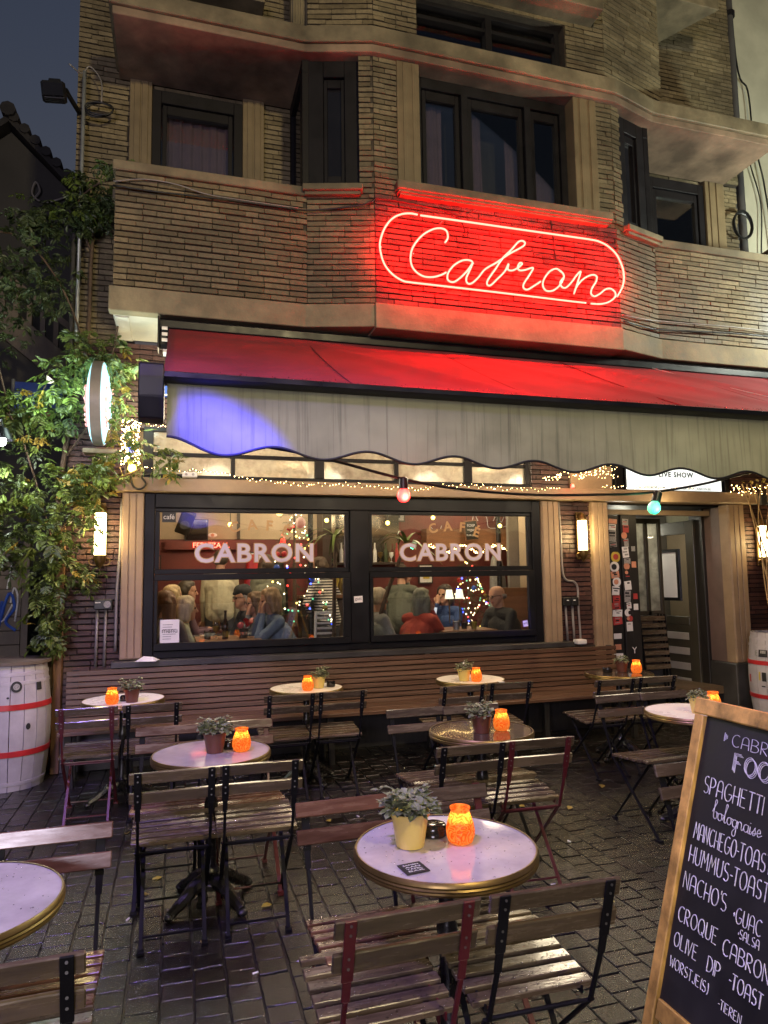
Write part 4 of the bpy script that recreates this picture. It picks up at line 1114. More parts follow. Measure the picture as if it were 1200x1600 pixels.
# ================================================================== lamps and lights on the front
def sconce(x, z0, z1, label):
    t = empty('wall_sconce', (x, 6.64, z0), label, 'wall lamp', 'tube sconces on the cafe front')
    y = 6.56
    build(MB().lathe([(.048, z0), (.048, z1)], (x, y, 0), 16), 'lamp_tube', M['tube_light'], t, smooth=True)
    build(MB().b2((x-.035, 6.615, z0-.10), (x+.035, 6.645, z1+.10)), 'back_plate', M['brass_dark'], t, bevel=.004)
    build(MB().lathe([(.052, z1+.002), (.052, z1+.02), (.035, z1+.06), (.012, z1+.085)], (x, y, 0), 16), 'top_cap', M['brass_dark'], t, smooth=True)
    build(MB().lathe([(.006, z0-.125), (.014, z0-.105), (.03, z0-.09), (.045, z0-.06), (.052, z0-.035), (.052, z0-.002)], (x, y, 0), 16), 'bottom_cup', M['brass_dark'], t, smooth=True)
    for s in (-1, 1):
        build(MB().tube(catmull([(x+s*.05, y, z0-.03), (x+s*.085, y, z0-.045), (x+s*.075, y, z0-.085), (x+s*.03, y, z0-.09)], 4), .007, 6), 'scroll', M['brass_dark'], t, smooth=True)
        build(MB().tube([(x+s*.05, y, z1+.02), (x+s*.03, 6.62, z1+.07)], .006, 6), 'stay', M['brass_dark'], t, smooth=True)
    lamp('wall_sconce_light', 'POINT', (x, 6.45, (z0+z1)/2), 9.0, (1, .74, .34), .05)
sconce(-.643, 1.845, 2.21, 'lit tube sconce half covered by the climbing plant left of the window')
sconce(4.176, 1.875, 2.19, 'lit tube sconce on the narrow brick strip between window and door')
sconce(6.581, 1.79, 2.15, 'lit tube sconce at the right edge above the white barrel')

# double sided light sign that stands out from the wall
LS = empty('projecting_light_sign', (-.655, 6.35, 3.14), 'lens shaped light sign seen edge on, white with red marks, among the leaves', 'sign')
cz, cyy = 3.14, 6.35
build(MB().lathe([(.362, -.040), (.362, .040)], (-.655, cyy, cz), 40, axis='x'), 'sign_rim', M['conduit'], LS, smooth=True)
for s in (-1, 1):
    prof = [(.352*math.cos(a), s*(.042+.056*math.sin(a)**1.4)) for a in [PI/2*k/8 for k in range(9)]]
    build(MB().lathe(prof, (-.655, cyy, cz), 40, axis='x'), 'sign_lens', M['sign_face'], LS, smooth='all')
    for (a0, a1, rr) in ((-.35, .5, .26), (.55, 1.0, .27), (2.6, 3.6, .26), (3.75, 4.1, .24)):
        pts = []
        for k in range(9):
            a = a0+(a1-a0)*k/8+PI
            pts.append((-.655+s*(.044+.056*max(0, 1-(rr/.352)**2)**.7+.002), cyy+rr*math.cos(a), cz+rr*math.sin(a)*1.0))
        build(MB().tube(pts, [.012+.010*math.sin(k*1.9) for k in range(9)], 5), 'sign_letter', M['sign_red'], LS, smooth=True)
build(MB().b2((-.675, 6.58, 3.02), (-.635, 6.66, 3.26)), 'wall_bracket', M['conduit'], LS)
build(MB().b2((-.80, 6.52, 2.74), (-.52, 6.655, 2.78)), 'stone_shelf', M['band'], LS, bevel=.004)
lamp('projecting_sign_light', 'POINT', (-.30, 6.2, 3.15), 14, (.75, 1.0, .9), .15)
lamp('projecting_sign_light', 'POINT', (-1.02, 6.15, 3.15), 14, (.75, 1.0, .9), .15)

def bulb(x, y, z, mat, label, r=.033, power=0, col=(1, 1, 1), sock=True, tilt=0.):
    t = empty('festoon_bulb', (x, y, z), label, 'light bulb', 'coloured festoon bulbs')
    R = Matrix.Rotation(tilt, 3, 'Y')
    c = Vector((x, y, z))
    prof = [(.0, -r), (r*.55, -r*.84), (r*.9, -r*.42), (r, 0), (r*.93, r*.4), (r*.66, r*.9), (r*.48, r*1.15)]
    b = MB().lathe(prof, (0, 0, 0), 16); b.v = [tuple(R @ Vector(q)+c) for q in b.v]
    build(b, 'bulb_glass', M[mat], t, smooth='all')
    if sock:
        b = MB().lathe([(r*.62, r*1.0), (r*.72, r*1.1), (r*.66, r*2.6), (r*.4, r*2.8)], (0, 0, 0), 14); b.v = [tuple(R @ Vector(q)+c) for q in b.v]
        build(b, 'socket', M['black_plastic'], t, smooth=True)
    if power: lamp('festoon_bulb_light', 'POINT', (x, y-.06, z-.02), power, col, .03)
    return t
bulb(1.352, 4.1, 2.112, 'bulb_red', 'red glowing festoon bulb under the valance in front of the window', .042, 3.0, (1, .08, .05))
bulb(3.185, 4.1, 2.062, 'bulb_green', 'green glowing festoon bulb hanging in front of the cafe door', .045, 1.6, (.05, 1, .5), tilt=.35)
bulb(-.395, 6.45, 2.775, 'bulb_blue', 'blue bulb among the fairy lights at the left end of the beam', .035, 1.4, (.05, .1, 1))
bulb(-.385, 6.45, 2.60, 'bulb_yellow', 'yellow bulb low among the fairy lights at the left end of the beam', .036, 1.0, (1, .7, .2))
bulb(4.015, 6.46, 2.545, 'bulb_red', 'small red bulb lying on the beam between window and door', .022, .5, (1, .08, .05), sock=False)
c = build(MB().tube(catmull([(.3, 4.12, 2.42), (.80, 4.12, 2.345), (1.352, 4.12, 2.222), (1.75, 4.12, 2.165), (2.25, 4.12, 2.14), (2.75, 4.12, 2.15), (3.15, 4.12, 2.172), (3.6, 4.12, 2.24), (4.1, 4.12, 2.35), (4.7, 4.12, 2.45)], 6), .009, 6), 'festoon_cable', M['cable'], smooth='all')
tag(c, 'black cable carrying the coloured bulbs below the valance', 'cable')

def fairy(name, centres, label, wire=True, size=1.):
    t = empty(name, centres[0], label, 'fairy lights', 'fairy light strings')
    f = MB()
    for c in centres: f.ball(c, rnd.uniform(.0022, .0042)*size, 5, 4)
    build(f, 'led_beads', M['fairy'], t, smooth='all', kind='stuff')
    if wire: build(MB().tube([Vector(c)+Vector((0, .008, .004)) for c in centres], .003, 4), 'wire', M['cable'], t)
    return t
pts = []
x = -.28
while x < 3.9:
    z = 2.63-.13*min(1, (x+.28)/1.5)+.012*math.sin(x*5)
    pts.append((x, 6.51+rnd.uniform(-.012, .012), z+rnd.uniform(-.022, .022) + (.02 if x > 2.5 else 0)))
    x += rnd.uniform(.016, .048)
fairy('fairy_light_string', pts, 'string of warm fairy lights sagging along the beam over the window')
pts = []
for k in range(190):
    t = rnd.random(); a = rnd.random()*2*PI; rr = .085*(.35+.65*rnd.random()**.5)
    pts.append((-.40+rr*math.cos(a), 6.46+rr*math.sin(a)*.7, 2.63+.40*t))
fairy('fairy_light_string', pts, 'dense column of fairy lights round the blue bulb at the left end', False, 1.7)
pts = []
for k in range(120):
    x = rnd.uniform(3.66, 4.55); pts.append((x, 6.47+rnd.uniform(-.06, .05), 2.60+.16*math.sin((x-3.6)*1.9)*rnd.random()+.05*(x-3.6)))
fairy('fairy_light_string', pts, 'tangle of fairy lights heaped on the beam between window and door', False)
pts = [(4.4+k*.035, 6.5+rnd.uniform(-.02, .02), 2.555+rnd.uniform(-.01, .02)) for k in range(36)]
fairy('fairy_light_string', pts, 'short run of fairy lights on the beam below the lit sign box')
pts = [(rnd.uniform(6.1, 7.1), 6.47+rnd.uniform(-.05, .05), 2.53+rnd.uniform(-.03, .09)) for k in range(90)]
fairy('fairy_light_string', pts, 'tangle of fairy lights on the beam above the right sconce', False)
pts = [(-.25+k*.02, 6.42+rnd.uniform(-.03, .03), 2.985+rnd.uniform(-.015, .02)-.002*k) for k in range(16)]
fairy('fairy_light_string', pts, 'short spray of fairy lights below the left end of the awning bar', False)
lamp('fairy_column_light', 'POINT', (-.30, 6.3, 2.85), 2.5, (1, .72, .35), .1)
lamp('fairy_column_light', 'POINT', (-.25, 6.4, 3.35), 7, (1, .80, .45), .08)
lamp('fairy_tangle_light', 'POINT', (4.1, 6.35, 2.66), 1.5, (1, .7, .3), .1)
for x_ in (.45, 1.75, 3.05, 4.35):
    build(MB().ball((x_, 4.95, 2.80), .03, 10, 8), 'awning_bulb', M['tube_light'], AWN, smooth='all')
    build(MB().tube([(x_, 4.95, 2.82), (x_, 4.95, 3.16)], .006, 6), 'bulb_cord', M['cable'], AWN)
    lamp('awning_bulb_light', 'POINT', (x_, 5.05, 2.72), 50.0, (1, .84, .58), .22)
lamp('fairy_string_light', 'POINT', (5.2, 6.4, 2.36), 4.0, (1, .78, .42), .1)
# blue house number plate under the awning
NP = build(MB().b2((-.20, 6.60, 3.30), (.02, 6.64, 3.44)), 'street_name_plate', M['blue_print'], None, bevel=.004)
tag(NP, 'blue enamel plate on the brick just under the awning cassette', 'sign')
build(MB().b2((-.19, 6.594, 3.42), (.01, 6.599, 3.43)).b2((-.19, 6.594, 3.31), (.01, 6.599, 3.32)), 'plate_border', M['paper'], NP)
# flood light at the top left
FL = empty('flood_light', (-1.06, 6.5, 5.95), 'black floodlight sticking out from the left corner of the building', 'lamp')
R = Matrix.Rotation(math.radians(-12), 3, 'X') @ Matrix.Rotation(math.radians(-8), 3, 'Y')
build(MB().box((-1.09, 6.35, 5.92), (.20, .10, .19), R), 'lamp_housing', M['black_plastic'], FL, bevel=.02)
build(MB().box((-1.09, 6.292, 5.905), (.16, .012, .14), R), 'lamp_glass', M['dark_glass'], FL)
build(MB().tube([(-1.0, 6.38, 5.98), (-.98, 6.45, 5.97), (-.93, 6.66, 5.98)], .022, 8), 'arm', M['black_plastic'], FL, smooth=True)
build(MB().box((-1.09, 6.40, 6.03), (.10, .09, .05), R), 'driver_box', M['black_plastic'], FL, bevel=.008)
# conduits, wires and little boxes
def wire(name, pts, r, mat, label, cat, group=None, k=6, n=6):
    return tag(build(MB().tube(catmull(pts, k) if k else pts, r, n), name, M[mat], smooth='all'), label, cat, group)
wire('service_pipe', [(-.875, 6.58, 6.33), (-.878, 6.58, 5.2), (-.885, 6.58, 3.75)], .017, 'pipe', 'pale steel pipe running down the left corner of the upper brick wall', 'pipe', 'pipes', 0, 8)
wire('service_pipe', [(-.93, 6.62, 5.3), (-.935, 6.62, 4.2), (-.93, 6.62, 3.1)], .02, 'dark_render', 'dark pipe at the very corner beside the pale steel pipe', 'pipe', 'pipes', 0, 8)
cc = MB()
for k in range(3): cc.tube([(-.74+.12*math.cos(a), 6.55+.012*k, 5.97+(.06+.008*k)*math.sin(a+.2*k)) for a in [2*PI*i/18 for i in range(18)]], .008, 5, closed=True)
tag(build(cc, 'cable_coil', M['cable'], smooth='all'), 'small coil of black cable beside the floodlight', 'cable')
wire('wall_cable', [(-.72, 6.55, 6.03), (-.73, 6.56, 6.25), (-.83, 6.57, 6.38), (-.90, 6.57, 6.30), (-1.0, 6.50, 6.32)], .007, 'conduit', 'looped grey cable from the coil over the pipe top', 'cable', 'cables')
wire('wall_cable', [(XL-.01, 5.86, 4.86), (-.2, 5.87, 4.86), (.3, 5.87, 4.875), (.75, 5.87, 4.875), (1.08, 5.86, 4.875), (1.4, 5.77, 4.90), (1.60, 5.70, 4.93), (1.66, 5.70, 4.99)], .008, 'cable', 'thin cable clipped along the brick parapet towards the neon sign', 'cable', 'cables')
wire('wall_cable', [(XL-.01, 5.87, 4.90), (-.3, 5.87, 4.955), (-.05, 5.87, 4.95), (.2, 5.87, 4.90), (.5, 5.87, 4.89), (1.0, 5.865, 4.885)], .006, 'conduit', 'second thinner cable above the clipped parapet cable', 'cable', 'cables')
wire('wall_cable', [(4.2, 5.72, 4.10), (4.5, 5.79, 4.09), (4.8, 5.86, 4.11), (5.6, 5.86, 4.15), (6.3, 5.86, 4.16)], .009, 'cable', 'thin cable along the base of the right parapet', 'cable', 'cables')
wire('wall_cable', [(4.2, 5.72, 4.16), (4.5, 5.79, 4.17), (4.8, 5.86, 4.20), (5.6, 5.86, 4.22), (6.3, 5.86, 4.22)], .007, 'conduit', 'paler cable above it along the right parapet', 'cable', 'cables')
wire('conduit', [(-.475, 6.63, 2.35), (-.480, 6.63, 1.9), (-.50, 6.63, 1.55), (-.505, 6.63, 1.0)], .014, 'conduit', 'grey cable pipe beside the left pilaster', 'pipe', 'conduits')
EB = empty('socket_box', (-.60, 6.62, 1.41), 'black double socket box on the brick left of the window', 'socket', 'socket boxes')
build(MB().b2((-.685, 6.585, 1.37), (-.535, 6.66, 1.455)), 'box_body', M['black_plastic'], EB, bevel=.006)
build(MB().lathe([(.03, -.004), (.03, .004)], (-.575, 6.582, 1.412), 16, axis='y'), 'seal', M['grey_print'], EB)
build(MB().b2((-.675, 6.582, 1.425), (-.63, 6.586, 1.435)), 'print', M['paper'], EB)
for x in (-.66, -.59):
    wire('conduit', [(x, 6.635, 1.37), (x-.004, 6.635, .87)], .0125, 'conduit', 'vertical conduit below the left socket box, ' + ('left one' if x < -.6 else 'right one'), 'pipe', 'conduits', 0, 8)
EB = empty('socket_box', (4.02, 6.62, 1.33), 'black double socket box on the brick strip under the middle sconce', 'socket', 'socket boxes')
build(MB().b2((3.93, 6.585, 1.285), (4.025, 6.66, 1.375)), 'box_body', M['black_plastic'], EB, bevel=.006)
build(MB().b2((4.03, 6.585, 1.285), (4.115, 6.66, 1.375)), 'box_body', M['black_plastic'], EB, bevel=.006)
for x in (3.98, 4.06):
    build(MB().b2((x-.012, 6.580, 1.34), (x+.012, 6.585, 1.348)), 'print', M['paper'], EB)
    wire('conduit', [(x, 6.635, 1.285), (x+.012, 6.635, .90)], .0125, 'conduit', 'vertical conduit below the middle socket box, ' + ('left one' if x < 4 else 'right one'), 'pipe', 'conduits', 0, 8)
wire('conduit', [(3.945, 6.635, 2.40), (3.955, 6.635, 2.0), (3.96, 6.635, 1.66), (4.0, 6.635, 1.56), (4.09, 6.635, 1.54), (4.135, 6.635, 1.47), (4.135, 6.635, 1.3), (4.15, 6.635, .86)], .0115, 'conduit', 'bent conduit running down the brick strip past the middle sconce', 'pipe', 'conduits')
JB = tag(build(MB().b2((4.03, 6.50, .885), (4.14, 6.60, .935)), 'junction_box', M['white_plastic'], bevel=.008), 'white junction box at the right end of the stone sill', 'box')
JB2 = tag(build(MB().b2((.04, 6.46, 2.537), (.17, 6.53, 2.585)), 'socket_strip', M['white_plastic'], bevel=.006), 'white double socket standing on the beam at the left', 'socket')
for s in (.075, .135): build(MB().lathe([(.012, -.003), (.012, .003)], (s, 6.458, 2.562), 10, axis='y'), 'outlet', M['grey_print'], JB2)
wire('wall_cable', [(-.40, 6.48, 2.54), (-.37, 6.46, 2.44), (-.31, 6.46, 2.42), (-.27, 6.47, 2.47), (-.30, 6.48, 2.54), (-.15, 6.5, 2.555), (.04, 6.5, 2.56)], .010, 'cable', 'black cable looping below the left end of the beam', 'cable', 'cables')
CR = empty('camera_dome', (6.62, 6.45, 2.5), 'small black security camera under the beam at the right', 'camera')
build(MB().tube([(6.62, 6.38, 2.475), (6.62, 6.50, 2.495)], .035, 12), 'camera_body', M['black_plastic'], CR, smooth=True)
build(MB().lathe([(.024, -.002), (.024, .002)], (6.62, 6.377, 2.475), 14, axis='y'), 'lens', M['white_plastic'], CR)
tag(build(MB().add([(-.33, 6.42, .925), (-.16, 6.40, .922), (-.13, 6.52, .925), (-.28, 6.54, .93), (-.26, 6.46, .965), (-.18, 6.45, .955)], [(0, 1, 4), (1, 5, 4), (1, 2, 5), (2, 3, 5), (3, 4, 5), (3, 0, 4), (0, 3, 2, 1)]), 'crumpled_paper', M['paper']), 'crumpled white paper lying on the left end of the stone sill', 'paper')
# ================================================================== long bench against the front
BN = empty('wall_bench', (1.8, 6.3, 0), 'long dark slatted wooden bench with a high back running under the window', 'bench')
for k in range(9):
    z = .845-k*.048
    build(MB().box((1.79, 6.455+.004*k*0+rnd.uniform(-.002, .002), z), (5.32, .022, .040), Matrix.Rotation(-.10, 3, 'X')), 'back_slat', M['bench'], BN, bevel=.003)
for k in range(4):
    build(MB().box((1.79, 6.06+k*.103, .432+rnd.uniform(-.001, .001)), (5.32, .094, .030)), 'seat_slat', M['bench'], BN, bevel=.004)
for x in (-.80, .25, 1.30, 2.35, 3.40, 4.38):
    build(MB().bar((x, 6.40, .415), (x, 6.44, .0), .05, .05), 'leg', M['black_wood'], BN)
    build(MB().bar((x, 6.10, .415), (x+.02, 6.13, .0), .05, .05), 'leg', M['black_wood'], BN)
    build(MB().b2((x-.025, 6.08, .375), (x+.025, 6.46, .415)), 'bearer', M['black_wood'], BN)
    build(MB().bar((x, 6.475, .40), (x, 6.478, .87), .05, .03), 'back_post', M['black_wood'], BN)

# ================================================================== folding bistro chairs
def slat_mesh(w, d, t, mat):
    return MB().box((0, 0, 0), (w, d, t)).mesh('slat', mat, bevel=.0025)
CW = .375
mesh_seat = {k: slat_mesh(CW, .040, .018, M[k]) for k in ('slat', 'slat_red')}
mesh_back = {k: MB().box((0, 0, 0), (CW+.01, .014, .052)).mesh('slat', M[k], bevel=.003) for k in ('slat', 'slat_red')}
LEAN = math.radians(17)
def make_chair(steel, wood):
    r = empty('folding_chair', (0, 0, 0), 'chair', 'chair', 'folding bistro chairs')
    def ch(name, me, loc=None, rot=None):
        o = bpy.data.objects.new(name, me); COL.objects.link(o); o.parent = r
        if loc: o.location = loc
        if rot: o.rotation_euler = rot
        return o
    for k in range(6):
        y = .150-k*.060
        ch('seat_slat', mesh_seat[wood], (0, y, .452-.022*(.150-y)/.30+(.004 if k in (0,) else 0)), (.07 if k else -.12, 0, 0))
    # back: upper slat top at z .785
    for (zc, yc) in ((.757, -.318), (.668, -.291)):
        ch('back_slat', mesh_back[wood], (0, yc, zc), (LEAN, 0, 0))
    for s in (-1, 1):
        x = s*.155
        m = MB()
        m.bar((x, -.338, .783), (x, -.290, .620), .030, .006)
        m.bar((x, -.290, .622), (x, -.272, .565), .022, .008)
        m.bar((x, -.272, .567), (x, -.205, .405), .013, .010)
        ch('back_post', m.mesh('back_post', M[steel], bevel=.0015))
        m = MB().bar((x, -.205, .408), (x, .205, .012), .020, .008)
        m.b2((x-.016, .19, .0), (x+.016, .23, .014))
        ch('front_leg', m.mesh('front_leg', M[steel], bevel=.0015))
        xi = s*.135
        m = MB().bar((xi, .135, .438), (xi, -.235, .012), .018, .008)
        m.b2((xi-.014, -.26, .0), (xi+.014, -.22, .014))
        ch('rear_leg', m.mesh('rear_leg', M[steel], bevel=.0015))
        m = MB().bar((s*.15, .165, .438), (s*.15, -.175, .418), .020, .006, (0, 0, 1))
        ch('seat_rail', m.mesh('seat_rail', M[steel]))
        for (zz, yy) in ((.771, -.339), (.746, -.331), (.683, -.311), (.656, -.303)):
            q = MB().lathe([(.0038, -.0015), (.003, .0015)], (0, 0, 0), 8, axis='y')
            ch('screw', q.mesh('screw', M['screw']), (x, yy-.0005, zz))
    for (y, z, w) in ((-.20, .405, .34), (.175, .045, .30), (-.205, .050, .26), (-.165, .385, .29)):
        m = MB().tube([(-w/2, y, z), (w/2, y, z)], .0055, 7)
        ch('stretcher', m.mesh('stretcher', M[steel], smooth=True))
    return r
proto = {}
chairs = []
def chair(x, y, face, steel='steel_black', wood='slat', label='', dr=0.):
    key = (steel, wood)
    if key not in proto:
        proto[key] = o = make_chair(steel, wood)
    else:
        o = copy_tree(proto[key])
    o.location = (x, y, 0)
    o.rotation_euler = (0, 0, (0 if face == 'wall' else PI)+dr)
    o['label'] = label
    chairs.append(o)
K, RD = 'steel_black', 'steel_red'
Y1, Y2, Y3 = 2.21, 3.76, 5.64
chair(.562, Y1-.155, 'wall', RD, 'slat', 'red framed folding chair with its back to us at the front white table', .02)
chair(.985, Y1-.155, 'wall', K, 'slat', 'black framed folding chair with its back to us, right of the red one in front', -.015)
chair(.630, Y1+.115, 'street', K, 'slat_red', 'folding chair with reddish slats facing us at the front white table, on its left', .02)
chair(1.000, Y1+.115, 'street', RD, 'slat', 'folding chair facing us behind the pot and candle of the front white table', -.01)
chair(-.385, Y1-.12, 'wall', K, 'slat', 'wet folding chair with its back to us at the bottom left corner', .03)
chair(-.390, Y1+.13, 'street', K, 'slat_red', 'folding chair facing us behind the cut off table at the left edge', .0)
chair(2.19, Y1+.12, 'street', K, 'slat', 'folding chair half hidden by the chalkboard, its pale back slats beside the frame', .03)
chair(.005, Y2-.16, 'wall', K, 'slat', 'left black chair of the pair with their backs to us at the pink white table', .01)
chair(.385, Y2-.16, 'wall', K, 'slat', 'right black chair of the pair with their backs to us at the pink white table', -.02)
chair(-.020, Y2+.19, 'street', K, 'slat_red', 'folding chair with violet lit back slats facing us behind the pink white table', -.01)
chair(.375, Y2+.19, 'street', RD, 'slat_red', 'red framed folding chair facing us behind the pot of the pink white table', .02)
chair(1.410, Y2-.18, 'wall', K, 'slat', 'black framed chair, back to us, at the dark marble table of the second row', .0)
chair(1.790, Y2-.18, 'wall', RD, 'slat', 'red framed chair, back to us, at the dark marble table of the second row', -.04)
chair(1.465, Y2+.19, 'street', K, 'slat', 'folding chair facing us on the far side of the dark marble table, on its left', .02)
chair(1.835, Y2+.17, 'street', K, 'slat', 'folding chair facing us on the far side of the dark marble table, behind its candle', .01)
chair(2.950, Y2+.17, 'street', K, 'slat', 'folding chair with violet tinged slats facing us at the white table beside the chalkboard', .04)
chair(3.300, Y2+.16, 'street', K, 'slat', 'folding chair facing us behind the white table beside the chalkboard', .02)
chair(-.555, Y3-.24, 'wall', RD, 'slat', 'red framed folding chair at the far left table by the ivy', .0)
chair(-.150, Y3-.25, 'wall', K, 'slat', 'black folding chair at the far left table, right of the red one', .03)
chair(.800, Y3-.22, 'wall', K, 'slat', 'left chair of the pair at the back table under the left window bay', .01)
chair(1.185, Y3-.21, 'wall', K, 'slat', 'right chair of the pair at the back table under the left window bay', -.02)
chair(2.100, Y3-.30, 'wall', K, 'slat', 'black folding chair at the back white table with the flowering pot, left of the pair', .02)
chair(2.520, Y3-.28, 'wall', K, 'slat', 'black folding chair set a little apart at the back white table with the flowering pot', -.03)
chair(3.330, Y3-.46, 'wall', K, 'slat', 'black folding chair at the dark back table near the door, left of the pair', .02)
chair(3.740, Y3-.44, 'wall', K, 'slat', 'black folding chair at the dark back table near the door, right of the pair', -.02)
# folded chairs stacked in the porch
for k in range(3):
    t = empty('folded_chair', (5.34, 7.0-.05*k, 0), 'folded dark bistro chair leaning in the porch, ' + ('nearest the wall', 'middle one of the stack', 'front one of the stack')[k], 'chair', 'folded chairs in the porch')
    y = 7.06-.055*k
    for s in (-1, 1):
        build(MB().bar((5.34+s*.17, y+.06, 1.14), (5.34+s*.17, y-.04, .0), .022, .012), 'post', M['steel_black'], t)
    for j in range(8):
        build(MB().box((5.34, y+.05-.0095*j, 1.09-j*.078), (.33, .014, .05)), 'slat', M['slat'], t, bevel=.002)

# ================================================================== round tables
m_, n, l, p = _nt('dark_veined_marble')
tc = n.new('ShaderNodeTexCoord'); mp = n.new('ShaderNodeMapping'); mp.inputs['Scale'].default_value = (1, 1, 1); l.new(tc.outputs['Object'], mp.inputs['Vector'])
vo = n.new('ShaderNodeTexVoronoi'); vo.feature = 'DISTANCE_TO_EDGE'; vo.inputs['Scale'].default_value = 5.5
nz = n.new('ShaderNodeTexNoise'); nz.inputs['Scale'].default_value = 4; l.new(mp.outputs[0], nz.inputs['Vector'])
mxv = n.new('ShaderNodeMixRGB'); mxv.inputs[0].default_value = .18; l.new(mp.outputs[0], mxv.inputs[1]); l.new(nz.outputs['Color'], mxv.inputs[2]); l.new(mxv.outputs[0], vo.inputs['Vector'])
rp = n.new('ShaderNodeValToRGB'); rp.color_ramp.elements[0].position = 0; rp.color_ramp.elements[1].position = .014
rp.color_ramp.elements[0].color = (.17, .13, .10, 1); rp.color_ramp.elements[1].color = (.050, .037, .029, 1)
l.new(vo.outputs['Distance'], rp.inputs[0]); l.new(rp.outputs[0], p.inputs['Base Color']); p.inputs['Roughness'].default_value = .12; p.inputs['Coat Weight'].default_value = .5
M['dark_marble'] = m_
def table(x, y, top, label, foot=4, rot=.4):
    t = empty('bistro_table', (x, y, 0), label, 'table', 'round bistro tables', rot)
    def ch(name, mb, mat, smooth=True, **k):
        return build(mb, name, mat, t, smooth=smooth, world=False, **k)
    ch('table_top', MB().lathe([(.285, .705), (.290, .712), (.290, .733), (.0, .735)], n=64), M[top])
    ch('brass_rim', MB().lathe([(.284, .700), (.2945, .698), (.297, .704), (.2955, .709), (.2985, .714), (.2955, .719), (.2985, .724), (.2965, .731), (.2925, .7365), (.288, .7362)], n=64, cap=False), M['brass'])
    ch('column', MB().lathe([(.055, .075), (.06, .10), (.038, .13), (.045, .16), (.028, .19), (.026, .45), (.034, .47), (.034, .49), (.026, .51), (.026, .665), (.05, .69), (.11, .7)], n=18), M['iron'])
    for k in range(foot):
        a = 2*PI*k/foot
        c, s = math.cos(a), math.sin(a)
        pts = catmull([(c*.03, s*.03, .12), (c*.10, s*.10, .105), (c*.17, s*.17, .06), (c*.235, s*.235, .028)], 4)
        f = MB().tube(pts, [.040-.018*i/(len(pts)-1) for i in range(len(pts))], 8)
        f.ball((c*.24, s*.24, .020), .026, 8, 6, sq=(1.1, 1.1, .75))
        ch('foot', f, M['iron'])
    return t
table(.85, Y1, 'white_marble', 'round white wet table in the front with yellow pot, black ashtray and orange candle', rot=.2)
table(-.59, 2.25, 'white_marble', 'round lilac white table cut off by the left edge of the picture')
table(.185, Y2, 'white_marble', 'round pink white table on a black iron foot, second row at the left', rot=.62)
table(1.68, Y2, 'dark_marble', 'round dark brown marble table with brass rim in the second row')
table(3.16, Y2+.03, 'lamplit_marble', 'round white table partly behind the chalkboard')
table(-.365, Y3+.02, 'lamplit_marble', 'round white table at the far left before the bench')
table(1.02, Y3+.05, 'lamplit_marble', 'round white table before the bench under the left window bay')
table(2.43, Y3, 'lamplit_marble', 'round white table before the bench under the right window bay')
table(3.80, Y3-.15, 'dark_marble', 'round dark table with brass rim before the bench near the door')

